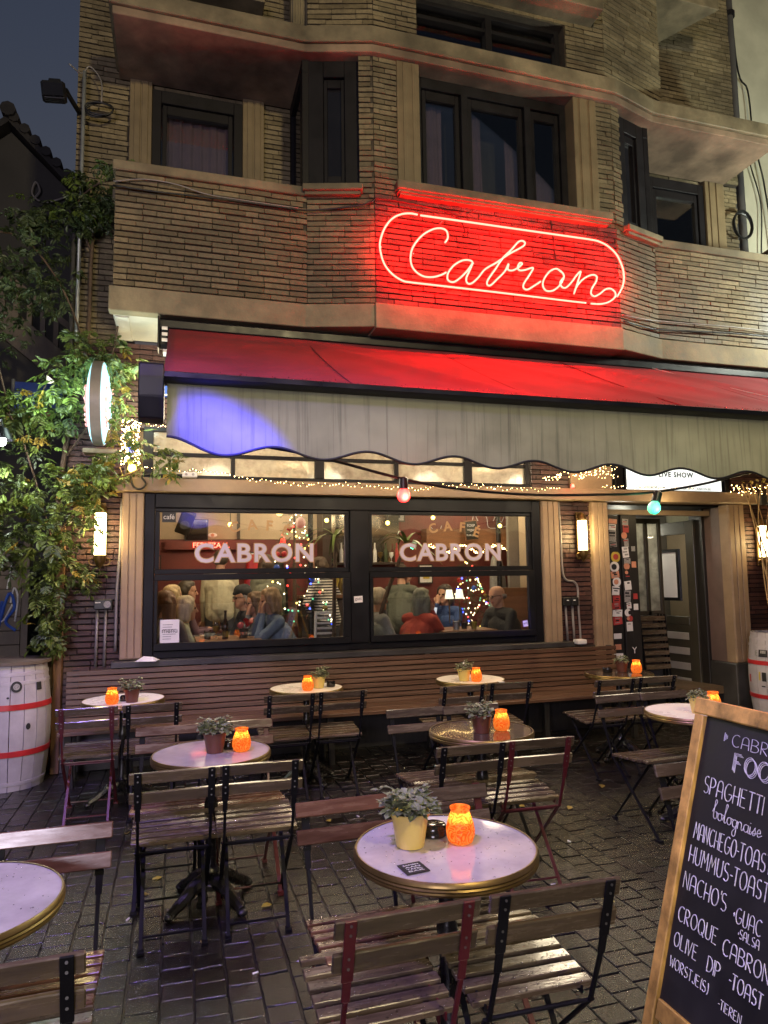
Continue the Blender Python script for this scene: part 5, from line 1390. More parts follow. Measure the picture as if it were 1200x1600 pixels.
# ------------------------------------------------------------------ pots, candles and ashtrays
leaf1 = MB().add([(0, 0, 0), (.011, .012, .003), (.013, .026, .001), (0, .040, -.004), (-.013, .026, .001), (-.011, .012, .003), (0, .018, -.002)],
                 [(0, 1, 6), (1, 2, 6), (2, 3, 6), (3, 4, 6), (4, 5, 6), (5, 0, 6)])
def add_leaf(mb, c, d, up, s, nar=1.):
    d = Vector(d).normalized(); sd = d.cross(Vector(up))
    if sd.length < 1e-4: sd = d.orthogonal()
    sd.normalize(); u = sd.cross(d)
    mb.add([Vector(c)+(sd*v[0]*nar+d*v[1]+u*v[2])*s for v in leaf1.v], leaf1.f)
def pot_plant(x, y, potmat, label, r=.055, h=.095, kind='ivy', z=.7362, scale=1.):
    t = empty('potted_plant', (x, y, z), label, 'plant pot', 'small potted plants on the tables')
    def ch(name, mb, mat, smooth=True, **k): return build(mb, name, mat, t, smooth=smooth, world=False, **k)
    r *= scale; h *= scale
    ch('pot', MB().lathe([(r*.72, 0), (r*.96, h*.86), (r*.97, h*.90), (r*1.05, h*.90), (r*1.06, h), (r*.98, h), (r*.93, h*.84), (.0, h*.82)], n=28), M[potmat])
    ch('soil', MB().lathe([(r*.94, h*.80), (r*.94, h*.86), (0, h*.90)], n=16), M['soil'])
    f = MB(); st = MB()
    R_ = random.Random(sum(ord(c_) for c_ in label))
    nl = {'ivy': 130, 'mound': 170, 'flower': 60, 'spread': 200}[kind]
    for k in range(nl):
        a = R_.random()*2*PI; e = R_.random()
        if kind == 'mound':
            th = math.acos(1-e*1.0); rr = r*1.05*(.75+.3*R_.random())
            c = Vector((rr*math.sin(th)*math.cos(a), rr*math.sin(th)*math.sin(a), h*.93+rr*math.cos(th)*.9)); s = R_.uniform(.35, .6)
        elif kind == 'spread':
            rr = r*1.28*math.sqrt(e); c = Vector((rr*math.cos(a), rr*math.sin(a), h*1.03+.055*(1-(rr/(r*1.5))**2)*R_.uniform(.3, 1.1))); s = R_.uniform(.6, 1.0)
        else:
            rr = r*1.15*math.sqrt(e); c = Vector((rr*math.cos(a), rr*math.sin(a), h*.95+.055*R_.random()*(1.15-(rr/r)**2*.5))); s = R_.uniform(.55, .95)
        d = Vector((math.cos(a+R_.uniform(-1, 1)), math.sin(a+R_.uniform(-1, 1)), R_.uniform(-.5, .7)))
        add_leaf(f, c, d, (R_.uniform(-.4, .4), R_.uniform(-.4, .4), 1), s*scale)
    if kind in ('ivy', 'spread', 'flower'):
        for k in range(5):
            a = R_.random()*2*PI
            pts = catmull([(0, 0, h*.85), (r*.5*math.cos(a), r*.5*math.sin(a), h*1.35+.02*R_.random()), (r*1.2*math.cos(a), r*1.2*math.sin(a), h*1.45+.03*R_.random()), (r*1.6*math.cos(a), r*1.6*math.sin(a), h*1.2+.05*R_.random())], 4)
            st.tube(pts, .0014, 4)
            for q in pts[5:]: add_leaf(f, q, (R_.uniform(-1, 1), R_.uniform(-1, 1), R_.uniform(-.2, .5)), (0, 0, 1), R_.uniform(.4, .75)*scale)
        ch('stems', st, M['leaf_pot'], kind='stuff')
    ch('leaves', f, M['leaf_pot'], smooth=False, kind='stuff')
    if kind == 'flower':
        for k in range(6):
            q = Vector((R_.uniform(-.03, .03), R_.uniform(-.02, .02), h+R_.uniform(.03, .07)))
            b = MB()
            for j in range(5):
                a = j*2*PI/5; b.ball(q+Vector((math.cos(a)*.006, math.sin(a)*.006, .002)), .005, 6, 4)
            ch('flower', b, M['paper'])
    return t
pot_plant(.742, 2.245, 'cream_pot', 'cream yellow pot of grey green ivy on the front white table', .058, .100, 'spread', scale=1.08)
pot_plant(.200, 3.745, 'terracotta', 'brown pot of trailing ivy on the pink white table', .058, .098, 'spread')
pot_plant(1.650, 3.690, 'terracotta', 'brown pot with a loose green plant on the dark marble table of the second row', .058, .098, 'ivy')
pot_plant(-.297, 5.49, 'terracotta', 'reddish pot with a small leafy plant on the far left table', .056, .095, 'ivy')
pot_plant(1.109, 5.63, 'cream_pot', 'cream pot with a leaning plant on the back table under the left window bay', .056, .092, 'ivy')
pot_plant(2.335, 5.545, 'cream_pot', 'cream pot with small pale flowers on the back table under the right window bay', .056, .092, 'flower')
pot_plant(3.856, 5.515, 'terracotta', 'brown pot with a pale mounded plant on the dark back table near the door', .056, .092, 'mound')
pot_plant(3.145, 3.72, 'cream_pot', 'cream pot with a round clipped plant on the table beside the chalkboard', .058, .095, 'mound')

# orange lantern glass: amber glass lit from inside, moulded with a wormy relief
m_, n, l, p = _nt('amber_candle_glass')
tc = n.new('ShaderNodeTexCoord')
nz = n.new('ShaderNodeTexNoise'); nz.inputs['Scale'].default_value = 30; nz.inputs['Detail'].default_value = 0; nz.inputs['Distortion'].default_value = 1.6; l.new(tc.outputs['Object'], nz.inputs['Vector'])
wv = n.new('ShaderNodeMath'); wv.operation = 'MULTIPLY'; wv.inputs[1].default_value = 26; l.new(nz.outputs['Fac'], wv.inputs[0])
sn = n.new('ShaderNodeMath'); sn.operation = 'SINE'; l.new(wv.outputs[0], sn.inputs[0])
rp = n.new('ShaderNodeValToRGB'); rp.color_ramp.elements[0].position = .15; rp.color_ramp.elements[1].position = .85
rp.color_ramp.elements[0].color = (.85, .17, .016, 1); rp.color_ramp.elements[1].color = (1.0, .52, .13, 1)
mr = n.new('ShaderNodeMapRange'); mr.inputs['From Min'].default_value = -1; l.new(sn.outputs[0], mr.inputs['Value']); l.new(mr.outputs[0], rp.inputs[0])
p.inputs['Base Color'].default_value = (.6, .12, .01, 1); p.inputs['Roughness'].default_value = .15
l.new(rp.outputs[0], p.inputs['Emission Color']); p.inputs['Emission Strength'].default_value = .75
tl = n.new('ShaderNodeBsdfTranslucent'); l.new(rp.outputs[0], tl.inputs[0])
ms = n.new('ShaderNodeMixShader'); ms.inputs[0].default_value = .72
l.new(p.outputs[0], ms.inputs[1]); l.new(tl.outputs[0], ms.inputs[2]); l.new(ms.outputs[0], n['Material Output'].inputs['Surface'])
bp = n.new('ShaderNodeBump'); bp.inputs['Strength'].default_value = .8; bp.inputs['Distance'].default_value = .004; l.new(mr.outputs[0], bp.inputs['Height']); l.new(bp.outputs[0], p.inputs['Normal'])
M['amber'] = m_
M['amber_in'] = emis('amber_inside', (1.0, .42, .06), 2.6, (.7, .3, .05))
def candle(x, y, label, z=.7362):
    t = empty('candle_lantern', (x, y, z), label, 'candle', 'orange candle glasses')
    def ch(name, mb, mat, **k): return build(mb, name, mat, t, smooth=True, world=False, **k)
    ch('lantern_glass', MB().lathe([(.030, 0), (.040, .006), (.0465, .025), (.0475, .042), (.044, .062), (.036, .084), (.0305, .098), (.031, .104), (.034, .108), (.034, .113), (.030, .114), (.028, .104), (.0275, .098)], n=28, cap=False), M['amber'])
    ch('wax', MB().lathe([(.036, .070), (.0, .071)], n=18), M['amber_in'])
    ch('flame', MB().lathe([(.0, .072), (.005, .080), (.004, .088), (.0, .098)], n=8), M['flame'])
    lamp('candle_light', 'POINT', (x, y, z+.088), .42, (1, .62, .24), .006)
    return t
candle(.906, 2.215, 'orange candle glass in front on the white table with the black ashtray')
candle(.332, 3.725, 'orange candle glass on the pink white table')
candle(1.782, 3.705, 'orange candle glass on the dark marble table of the second row')
candle(-.430, 5.455, 'orange candle glass on the far left table')
candle(1.003, 5.535, 'orange candle glass on the back table under the left window bay')
candle(2.417, 5.475, 'orange candle glass on the back table under the right window bay')
candle(3.925, 5.40, 'orange candle glass on the dark back table near the door')
candle(3.305, 3.775, 'orange candle glass on the table beside the chalkboard')
def ashtray(x, y, r, h, label, closed=True):
    t = empty('ashtray', (x, y, .7362), label, 'ashtray', 'black ashtrays')
    prof = [(r*.9, 0), (r, h*.12), (r, h*.62), (r*.86, h*.92), (r*.7, h)] if closed else [(r*.92, 0), (r, h*.2), (r, h), (r*.8, h), (r*.74, h*.35)]
    build(MB().lathe(prof+[(0, h if closed else h*.3)], n=28), 'bowl', M['ashtray'], t, smooth=True, world=False)
    if closed: build(MB().lathe([(r*1.005, h*.60), (r*1.02, h*.64), (r*1.005, h*.68)], n=28), 'lid_ring', M['ashtray'], t, smooth=True, world=False)
    else:
        for k in range(3):
            a = 2*PI*k/3+.5
            build(MB().box((r*.9*math.cos(a), r*.9*math.sin(a), h+.002), (.014, .02, .006), Matrix.Rotation(a, 3, 'Z')), 'rest', M['ashtray'], t, world=False)
ashtray(.846, 2.305, .046, .040, 'round closed black ashtray between pot and candle on the front table')
ashtray(.275, 3.80, .034, .045, 'small black ashtray behind the candle on the pink white table')
ashtray(-.355, 5.56, .030, .040, 'small black ashtray behind the candle on the far left table')
ashtray(1.215, 5.66, .036, .038, 'black ashtray right of the cream pot on the back table under the left window bay', False)
ashtray(3.73, 5.55, .042, .034, 'black ashtray on the dark back table near the door', False)
ashtray(1.73, 3.82, .032, .040, 'small black ashtray behind the brown pot on the dark marble table')
CO = tag(build(MB().box((.692, 2.068, .7372), (.075, .075, .0016), Matrix.Rotation(.12, 3, 'Z')), 'table_sticker', M['ink']), 'square black printed sticker on the front white table', 'sticker')
for k in range(4):
    m4 = Matrix.Translation((.692, 2.068, .7386)) @ Matrix.Rotation(.12, 4, 'Z') @ Matrix.Translation((0, .022-.0145*k, 0))
    text(('SAMEN', 'AAN', 'TAFEL', 'BAR')[k], .012, m4, M['paper'], 'sticker_print', CO, extrude=.0002, width=.05, height=.008)
for (x, y) in ((-.33, 5.37), (2.585, 5.345)):
    tag(build(MB().b2((x-.025, y-.004, .690), (x+.025, y-.001, .7405)).b2((x-.025, y-.001, .7385), (x+.025, y+.05, .7405)), 'table_tag', M['white_plastic']), 'white number tag clipped to the rim of the ' + ('far left table' if x < 0 else 'back table under the right window bay'), 'tag', 'number tags')

# rain drops standing on the nearest tops and seats
def drops_disc(cx, cy, r, n_, z, avoid=()):
    f = MB()
    for k in range(n_):
        a = rnd.random()*2*PI; q = r*math.sqrt(rnd.random())
        x, y = cx+q*math.cos(a), cy+q*math.sin(a)
        if any((x-u)**2+(y-v)**2 < w*w for u, v, w in avoid): continue
        s = rnd.uniform(.0008, .0020)*(1.4 if rnd.random() < .1 else 1)
        f.ball((x, y, z), s, 6, 4, sq=(rnd.uniform(.8, 1.5), 1, .55))
    return f
tag(build(drops_disc(.85, Y1, .28, 170, .7365, ((.742, 2.245, .06), (.906, 2.215, .05), (.846, 2.305, .05))), 'rain_drops', M['drop'], smooth='all', kind='stuff'), 'rain drops standing on the front white table', 'rain drops')
tag(build(drops_disc(-.59, 2.25, .28, 110, .7365), 'rain_drops', M['drop'], smooth='all', kind='stuff'), 'rain drops standing on the cut off left table', 'rain drops')
for ci_, who in ((0, 'red framed front'), (1, 'black framed front'), (2, 'reddish slatted front left'), (4, 'bottom left corner'), (7, 'left black'), (8, 'right black'), (12, 'red framed second row')):
    c = chairs[ci_]; f = MB()
    m4 = Matrix.LocRotScale(c.location, c.rotation_euler, (1, 1, 1))
    for k in range(6):
        y = .150-k*.060
        for j in range(60 if ci_ < 6 else 26):
            q = m4 @ Vector((rnd.uniform(-CW/2, CW/2), y+rnd.uniform(-.021, .021), .4615-.022*(.150-y)/.30))
            s = rnd.uniform(.0014, .0036)
            f.ball(q, s, 5, 4, sq=(rnd.uniform(.8, 1.5), 1, .6))
    for zc, yc in ((.7285, -.310), (.640, -.283)):        # drops hanging from the lower edges of the back slats
        for j in range(12):
            q = m4 @ Vector((rnd.uniform(-CW/2, CW/2), yc, zc)); f.ball(q, rnd.uniform(.0018, .003), 5, 4)
    tag(build(f, 'rain_drops', M['drop'], smooth='all', kind='stuff'), 'rain drops on the slats of the %s chair' % who, 'rain drops')
# fallen leaves
fl = MB()
lv = MB()
add_leaf(lv, (0, 0, 0), (0, 1, 0), (0, 0, 1), 1.5)
lme = lv.mesh('fallen_leaf', M['leaf_yellow'])
for k, (x, y) in enumerate(((2.05, 3.18), (.13, 3.35), (-.28, 4.9), (-.02, 4.5), (.62, 3.05), (-.16, 3.95), (2.6, 4.4), (2.35, 4.55), (.25, 4.85), (-.05, 4.15), (1.0, 4.7), (3.1, 4.75), (.42, 3.62), (-.62, 4.6))):
    o = put('fallen_leaf', lme); o.location = (x, y, .006); o.rotation_euler = (rnd.uniform(-.2, .2), rnd.uniform(-.2, .2), rnd.uniform(0, 6)); s = rnd.uniform(.8, 1.3); o.scale = (s, s, s)
    tag(o, 'small yellow leaf fallen on the wet paving between the chairs', 'leaf', 'fallen leaves')

bt = MB().tube([(0, -.014, .004), (0, .010, .004)], .0038, 6)
bme = bt.mesh('cigarette_end', M['paper'], smooth=True)
for k, (x, y) in enumerate(((.33, 3.05), (1.55, 2.95), (1.9, 3.4), (-.2, 3.7), (.55, 4.4), (2.3, 3.9), (1.2, 4.75), (-.45, 3.3))):
    o = put('cigarette_end', bme); o.location = (x, y, 0); o.rotation_euler = (0, 0, rnd.uniform(0, 3))
    tag(o, 'crushed cigarette end lying on the wet paving', 'cigarette end', 'litter on the paving')

# ================================================================== barrels
def barrel(x, y, label, top=.96, r=.30, wood_top=True, tone=0):
    t = empty('barrel', (x, y, 0), label, 'barrel', 'white barrels with red hoops', tone)
    def rad(z):
        return r*(.86+.14*math.sin(PI*(z/top)))
    ns_ = 18
    prof = [top*k/10 for k in range(11)]
    for k in range(ns_):
        a0, a1 = 2*PI*k/ns_+.009, 2*PI*(k+1)/ns_-.009
        f = MB(); vs = []
        for z in prof:
            for a in (a0, (a0+a1)/2, a1): vs.append((rad(z)*math.cos(a), rad(z)*math.sin(a), z))
        for z in prof:
            for a in (a0, a1): vs.append(((rad(z)-.03)*math.cos(a), (rad(z)-.03)*math.sin(a), z))
        fs = []
        for i in range(len(prof)-1):
            fs += [(i*3, i*3+1, i*3+4, i*3+3), (i*3+1, i*3+2, i*3+5, i*3+4)]
            o_ = 33
            fs += [(i*3, i*3+3, o_+(i+1)*2, o_+i*2), (i*3+2, o_+i*2+1, o_+(i+1)*2+1, i*3+5)]
        i = len(prof)-1
        fs.append((i*3, i*3+1, i*3+2, 33+i*2+1, 33+i*2))
        build(f.add(vs, fs), 'stave', M['barrel'], t, smooth=True, world=False)
    for z in (top*.30, top*.67):
        build(MB().lathe([(rad(z-.022)+.001, z-.022), (rad(z-.022)+.006, z-.021), (rad(z+.022)+.006, z+.021), (rad(z+.022)+.001, z+.022)], n=48), 'hoop', M['red_hoop'], t, smooth=True, world=False)
    for z in (top*.93, top*.86, top*.06):
        build(MB().lathe([(rad(z-.014)+.001, z-.014), (rad(z-.014)+.004, z-.013), (rad(z+.014)+.004, z+.013), (rad(z+.014)+.001, z+.014)], n=48), 'hoop', M['barrel'], t, smooth=True, world=False)
    def decal(a, z, w, h, mat, shape='box'):
        f = MB(); N_ = 6; vs = []
        for i in range(N_+1):
            for j in range(N_+1):
                u, v = (i/N_-.5)*2, (j/N_-.5)*2
                if shape == 'disc':
                    ll = max(abs(u), abs(v)); q = math.hypot(u, v) or 1; u, v = u*ll/q, v*ll/q
                zz = z+v*h/2; aa = a+u*w/2/r; rr = rad(zz)+.007
                vs.append((rr*math.cos(aa), rr*math.sin(aa), zz))
        f.add(vs, [(i*(N_+1)+j, (i+1)*(N_+1)+j, (i+1)*(N_+1)+j+1, i*(N_+1)+j+1) for i in range(N_) for j in range(N_)])
        build(f, 'barrel_sticker', M[mat], t, world=False)
    if wood_top:
        build(MB().lathe([(rad(top)-.032, top-.03), (rad(top)-.032, top-.004), (0, top-.004)], n=32), 'lid', M['old_timber'], t, world=False)
        build(MB().lathe([(r*.90, top+.001), (r*.98, top+.004), (r*.98, top+.028), (0, top+.03)], n=40), 'top_board', M['old_timber'], t, smooth=True, world=False)
    else:
        build(MB().lathe([(rad(top)-.032, top-.06), (0, top-.05)], n=32), 'soil', M['soil'], t, world=False)
    return decal
d = barrel(-1.275, 6.42, 'white barrel with red hoops and a plank top at the left edge', tone=0.)
d(-1.25, .80, .085, .085, 'ink', 'disc'); d(-1.25, .80, .05, .05, 'grey_print', 'disc'); d(-.95, .49, .035, .05, 'ink', 'disc'); d(-.62, .79, .05, .06, 'ink'); d(-1.45, .72, .02, .015, 'ink', 'disc')
d = barrel(6.30, 6.18, 'white barrel with red hoops holding a dry vine at the right edge', wood_top=False)
d(-2.88, .745, .10, .075, 'ink'); d(-2.88, .76, .06, .03, 'grey_print'); d(-3.16, .745, .035, .06, 'grey_print'); d(-2.48, .745, .07, .06, 'ink'); d(-2.48, .75, .05, .03, 'yellow_print')
d(-2.86, .50, .045, .095, 'ink'); d(-3.02, .505, .018, .09, 'yellow_print'); d(-3.5, .47, .03, .08, 'red_print'); d(-2.9, .40, .04, .012, 'ink')

# ================================================================== sandwich board
SB = empty('chalkboard_sign', (1.68, 1.95, 0), 'tall menu chalkboard in a burnt pine frame with white hand lettering', 'sign')
YF_, YN = 2.185, 1.45            # far and near edge
HB_, lean = 1.145, .325          # top height and lean of the face
def bp_(y, s, o=0.):             # point on the face: y along the street, s up the slope 0..1, o out of the face
    nx, nz = -HB_, lean; q = math.hypot(nx, nz)
    return Vector((1.545+lean*s+nx/q*o, y, .02+HB_*s+nz/q*o))
SL = math.hypot(HB_, lean)
def bbox_(mb, y0, y1, s0, s1, o0, o1):
    vs = [bp_(y, s, o) for o in (o0, o1) for s in (s0, s1) for y in (y0, y1)]
    return mb.add(vs, [(0, 2, 3, 1), (4, 5, 7, 6), (0, 1, 5, 4), (2, 6, 7, 3), (0, 4, 6, 2), (1, 3, 7, 5)])
build(bbox_(MB(), YF_, YF_-.045, 0, .932, -.012, .022), 'frame_upright', M['board_wood'], SB, bevel=.003)
build(bbox_(MB(), YN, YN+.045, 0, .932, -.012, .022), 'frame_upright', M['board_wood'], SB, bevel=.003)
build(bbox_(MB(), YF_+.004, YN-.004, .934, .982, -.014, .026), 'frame_rail', M['board_wood'], SB, bevel=.004)
build(bbox_(MB(), YF_-.05, YN+.05, .085, .138, -.012, .018), 'frame_rail', M['board_wood'], SB, bevel=.003)
build(bbox_(MB(), YF_-.047, YN+.047, .136, .936, -.006, .006), 'board_panel', M['board'], SB)
# rear half of the A frame
for y in (YF_, YN+.048):
    build(MB().add([bp_(y, .96, -.02)+Vector((0, 0, 0)), bp_(y-.048, .96, -.02), bp_(y-.048, .96, -.05), bp_(y, .96, -.05), Vector((2.22, y, .0)), Vector((2.22, y-.048, .0)), Vector((2.26, y-.048, .0)), Vector((2.26, y, .0))],
                    [(0, 1, 2, 3), (7, 6, 5, 4), (0, 4, 5, 1), (1, 5, 6, 2), (2, 6, 7, 3), (3, 7, 4, 0)]), 'rear_leg', M['board_wood'], SB)
# single stroke hand lettering
def arc(cx, cy, rx, ry, a0, a1, k=8):
    return [(cx+rx*math.cos(math.radians(a0+(a1-a0)*i/k)), cy+ry*math.sin(math.radians(a0+(a1-a0)*i/k))) for i in range(k+1)]
G = {
 'A': [[(0, 0), (.05, .75)]+arc(.30, .72, .25, .28, 180, 0)+[(.6, 0)], [(.03, .38), (.58, .38)]],
 'B': [[(0, 0), (0, 1)]+arc(.18, .76, .32, .24, 90, -90)+[(0, .52), (.2, .52)]+arc(.22, .26, .36, .26, 90, -90)+[(0, 0)]],
 'C': [arc(.36, .5, .36, .5, 55, 305, 12)],
 'D': [[(0, 0), (0, 1), (.15, 1)]+arc(.15, .5, .42, .5, 90, -90)+[(0, 0)]],
 'E': [[(.42, 1), (0, 1), (0, 0), (.44, 0)], [(0, .52), (.34, .52)]],
 'F': [[(.42, 1), (0, 1), (0, 0)], [(0, .55), (.32, .55)]],
 'G': [arc(.36, .5, .36, .5, 60, 340, 12)+[(.70, .42), (.42, .42)]],
 'H': [[(0, 0), (0, 1)], [(.5, 0), (.5, 1)], [(0, .45), (.5, .45)]],
 'I': [[(0, 0), (0, 1)]], 'J': [[(.35, 1), (.35, .2)]+arc(.18, .2, .17, .2, 0, -170)],
 'L': [[(0, 1), (0, 0), (.42, 0)]],
 'M': [[(0, 0), (.08, 1), (.32, .35), (.56, 1), (.64, 0)]],
 'N': [[(0, 0), (0, 1), (.5, 0), (.5, 1)]],
 'O': [arc(.33, .5, .33, .5, 90, 450, 16)],
 'P': [[(0, 0), (0, 1)]+arc(.14, .72, .34, .28, 90, -90)+[(0, .44)]],
 'Q': [arc(.33, .5, .33, .5, 90, 450, 16), [(.42, .2), (.66, -.06)]],
 'R': [[(0, 0), (0, 1)]+arc(.14, .74, .32, .26, 90, -90)+[(.05, .48), (.48, 0)]],
 'S': [arc(.24, .75, .22, .25, 50, 270)+arc(.24, .25, .24, .25, 90, -140)],
 'T': [[(-.02, 1), (.5, 1)], [(.24, 1), (.24, 0)]],
 'U': [[(0, 1), (0, .28)]+arc(.25, .28, .25, .28, 180, 360)+[(.5, 1)]],
 'V': [[(0, 1), (.25, 0), (.5, 1)]],
 'W': [[(0, 1), (.16, 0), (.34, .7), (.5, 0), (.68, 1)]],
 "'": [[(.05, 1.05), (.02, .82)]], '-': [[(.02, .45), (.22, .45)]], '+': [[(.0, .45), (.2, .45)], [(.1, .32), (.1, .58)]],
 '(': [arc(.25, .5, .22, .58, 120, 240)], ')': [arc(.0, .5, .22, .58, 60, -60)], ' ': [],
 'b': [[(0, .35), (.18, .7)]+arc(.22, .92, .08, .14, 0, 180)+[(.12, .3)]+arc(.28, .2, .16, .2, 180, 450)+[(.55, .34)]],
 'o': [arc(.2, .2, .18, .2, 80, 440, 12)+[(.5, .36)]],
 'l': [[(0, .1), (.2, .6)]+arc(.22, .9, .07, .14, 0, 180)+[(.14, .2)]+arc(.24, .14, .1, .14, 180, 300)+[(.4, .2)]],
 'g': [arc(.2, .2, .18, .2, 60, 380, 12)+[(.38, .4), (.38, -.3)]+arc(.24, -.32, .14, .16, 0, -180)+[(.1, -.25), (.5, .2)]],
 'n': [[(0, .38), (.03, 0)], [(.03, .2)]+arc(.18, .24, .14, .16, 170, 10)+[(.33, .1)]+arc(.40, .1, .07, .1, 180, 300)+[(.52, .16)]],
 'a': [arc(.2, .2, .18, .2, 60, 380, 12)+[(.38, .4), (.38, .1)]+arc(.45, .1, .07, .1, 180, 300)+[(.56, .16)]],
 'i': [[(0, .38), (0, .1)]+arc(.08, .1, .08, .1, 180, 300)+[(.22, .2)], [(0, .55), (.01, .58)]],
 's': [[(0, .1), (.18, .42)]+arc(.12, .16, .12, .16, 50, -150)+[(.36, .16)]],
 'e': [[(0, .18), (.26, .24)]+arc(.16, .22, .13, .2, 10, 310)+[(.4, .16)]],
}
ADV = {'I': .16, "'": .14, '-': .34, '+': .32, '(': .26, ')': .22, ' ': .38, 'M': .82, 'W': .84, 'O': .84, 'Q': .86, 'C': .78, 'G': .86, 'A': .78, 'D': .76,
       'b': .5, 'o': .46, 'l': .36, 'g': .46, 'n': .5, 'a': .52, 'i': .22, 's': .34, 'e': .38, 'B': .76, 'S': .64, 'T': .66, 'J': .5}
def chalk(word, y0, s0, h, wf=.62, w=.0026, slope=0.):
    f = MB(); cx = 0.
    for c in word:
        for st in G[c]:
            pts = [bp_(y0-(cx+x)*h*wf, s0+(y*h + slope*(cx+x)*h*wf)/SL, .0085) for x, y in st]
            if len(pts) > 1: f.tube(pts, [w*.72*rnd.uniform(.75, 1.1) for _ in pts], 5)
        cx += ADV.get(c, .70)
    return build(f, 'chalk_lettering', M['chalk'], SB)
chalk('CABRON', 2.004, .868, .040, 1.32, .0018)
for k in range(3): chalk('FOOD', 1.980+.005*(k-1), .802+.003*(k-1), .056, 1.2, .0019)
chalk('SPAGHETTI', 2.096, .718, .056, .80)
chalk('bolognaise', 2.040, .660, .058, .86, .0020)
chalk('MANCHEGO', 2.106, .585, .054, .58)
chalk('-TOAST', 1.915, .585, .054, .68)
chalk('HUMMUS', 2.110, .519, .054, .78)
chalk('-TOAST', 1.925, .519, .054, .74)
chalk("NACHO'S", 2.116, .445, .052, .84)
chalk('+GUAC', 1.890, .436, .045, .74, .0022)
chalk('+SALSA', 1.862, .406, .026, .85, .0018)
chalk('CROQUE', 2.115, .356, .047, .86)
chalk('CABRON', 1.910, .346, .047, .86)
chalk('OLIVE', 2.115, .288, .044, .84)
chalk('DIP', 1.960, .284, .044, .84)
chalk('-TOAST', 1.868, .284, .042, .80)
chalk('WORSTJE(S)', 2.118, .232, .032, .92, .0022)
chalk('-TIEREN', 1.895, .222, .026, .92, .0020)
f = MB()
for (a, b) in (((0, 0), (0, .03)), ((.006, .004), (.006, .026)), ((.012, .008), (.012, .022))):
    f.tube([bp_(2.040-a[0], .876+a[1], .0085), bp_(2.040-b[0], .876+b[1]*.8, .0085)], .0014, 4)
build(f, 'chalk_lettering', M['chalk'], SB)

# ================================================================== the climbing plant
CP = empty('climbing_plant', (-1.07, 6.75, 0), 'big leafy climber with green and yellow leaves over the left corner of the cafe', 'climbing plant')
build(MB().tube(catmull([(-1.13, 6.55, 0), (-1.06, 6.62, .25), (-1.02, 6.66, .7), (-1.05, 6.66, 1.3), (-1.02, 6.64, 2.0), (-.95, 6.62, 2.8), (-.80, 6.60, 3.7), (-.78, 6.62, 4.6), (-.75, 6.62, 5.0)], 6), [.034-.02*i/48 for i in range(49)], 8), 'trunk', M['bark'], CP, smooth='all')
for pts in ([(-1.08, 6.6, .1), (-1.0, 6.6, .6), (-.98, 6.62, 1.2), (-1.05, 6.6, 1.9)], [(-1.02, 6.64, 1.9), (-1.2, 6.5, 2.6), (-1.35, 6.4, 3.0), (-1.6, 6.4, 3.1)], [(-.95, 6.62, 2.7), (-.7, 6.5, 3.1), (-.55, 6.3, 3.6), (-.5, 6.1, 3.75)],
            [(-.80, 6.6, 3.7), (-1.0, 6.5, 4.2), (-1.3, 6.5, 4.6), (-1.6, 6.6, 4.7)], [(-1.02, 6.64, 2.0), (-.75, 6.5, 2.35), (-.5, 6.45, 2.5), (-.3, 6.42, 2.6)], [(-.78, 6.62, 4.6), (-.9, 6.5, 4.95), (-.7, 6.3, 5.1), (-.45, 6.2, 5.12)],
            [(-1.35, 6.4, 3.0), (-1.5, 6.4, 3.6), (-1.7, 6.5, 4.2)], [(-1.02, 6.64, 1.9), (-.85, 6.5, 1.7), (-.72, 6.45, 1.62)]):
    build(MB().tube(catmull(pts, 6), .009, 5), 'stem', M['bark'], CP, smooth='all')
def compound(R_, size):
    f = MB()
    st = [Vector((0, t*size*1.05, -.10*size*t*t)) for t in (0, .3, .6, 1.0)]
    f.tube(st, .0013, 4)
    for (t, s) in ((.28, -1), (.30, 1), (.52, -1), (.54, 1), (.76, -1), (.78, 1), (1., 0)):
        c = Vector((0, t*size*1.05, -.10*size*t*t))
        a = s*1.05+R_.uniform(-.25, .25)
        d = Vector((math.sin(a), math.cos(a), R_.uniform(-.45, .1)))
        add_leaf(f, c, d, (R_.uniform(-.3, .3), R_.uniform(-.3, .3), 1), size*R_.uniform(12, 18), .62)
    return f
RL = random.Random(5)
THIN = .88
leafv = [compound(RL, .095+.014*k) for k in range(4)]
leaf_me = {}
for mt in ('leaf', 'leaf_yellow', 'leaf_dark'):
    for k in range(4): leaf_me[(mt, k)] = leafv[k].mesh('leaf', M[mt])
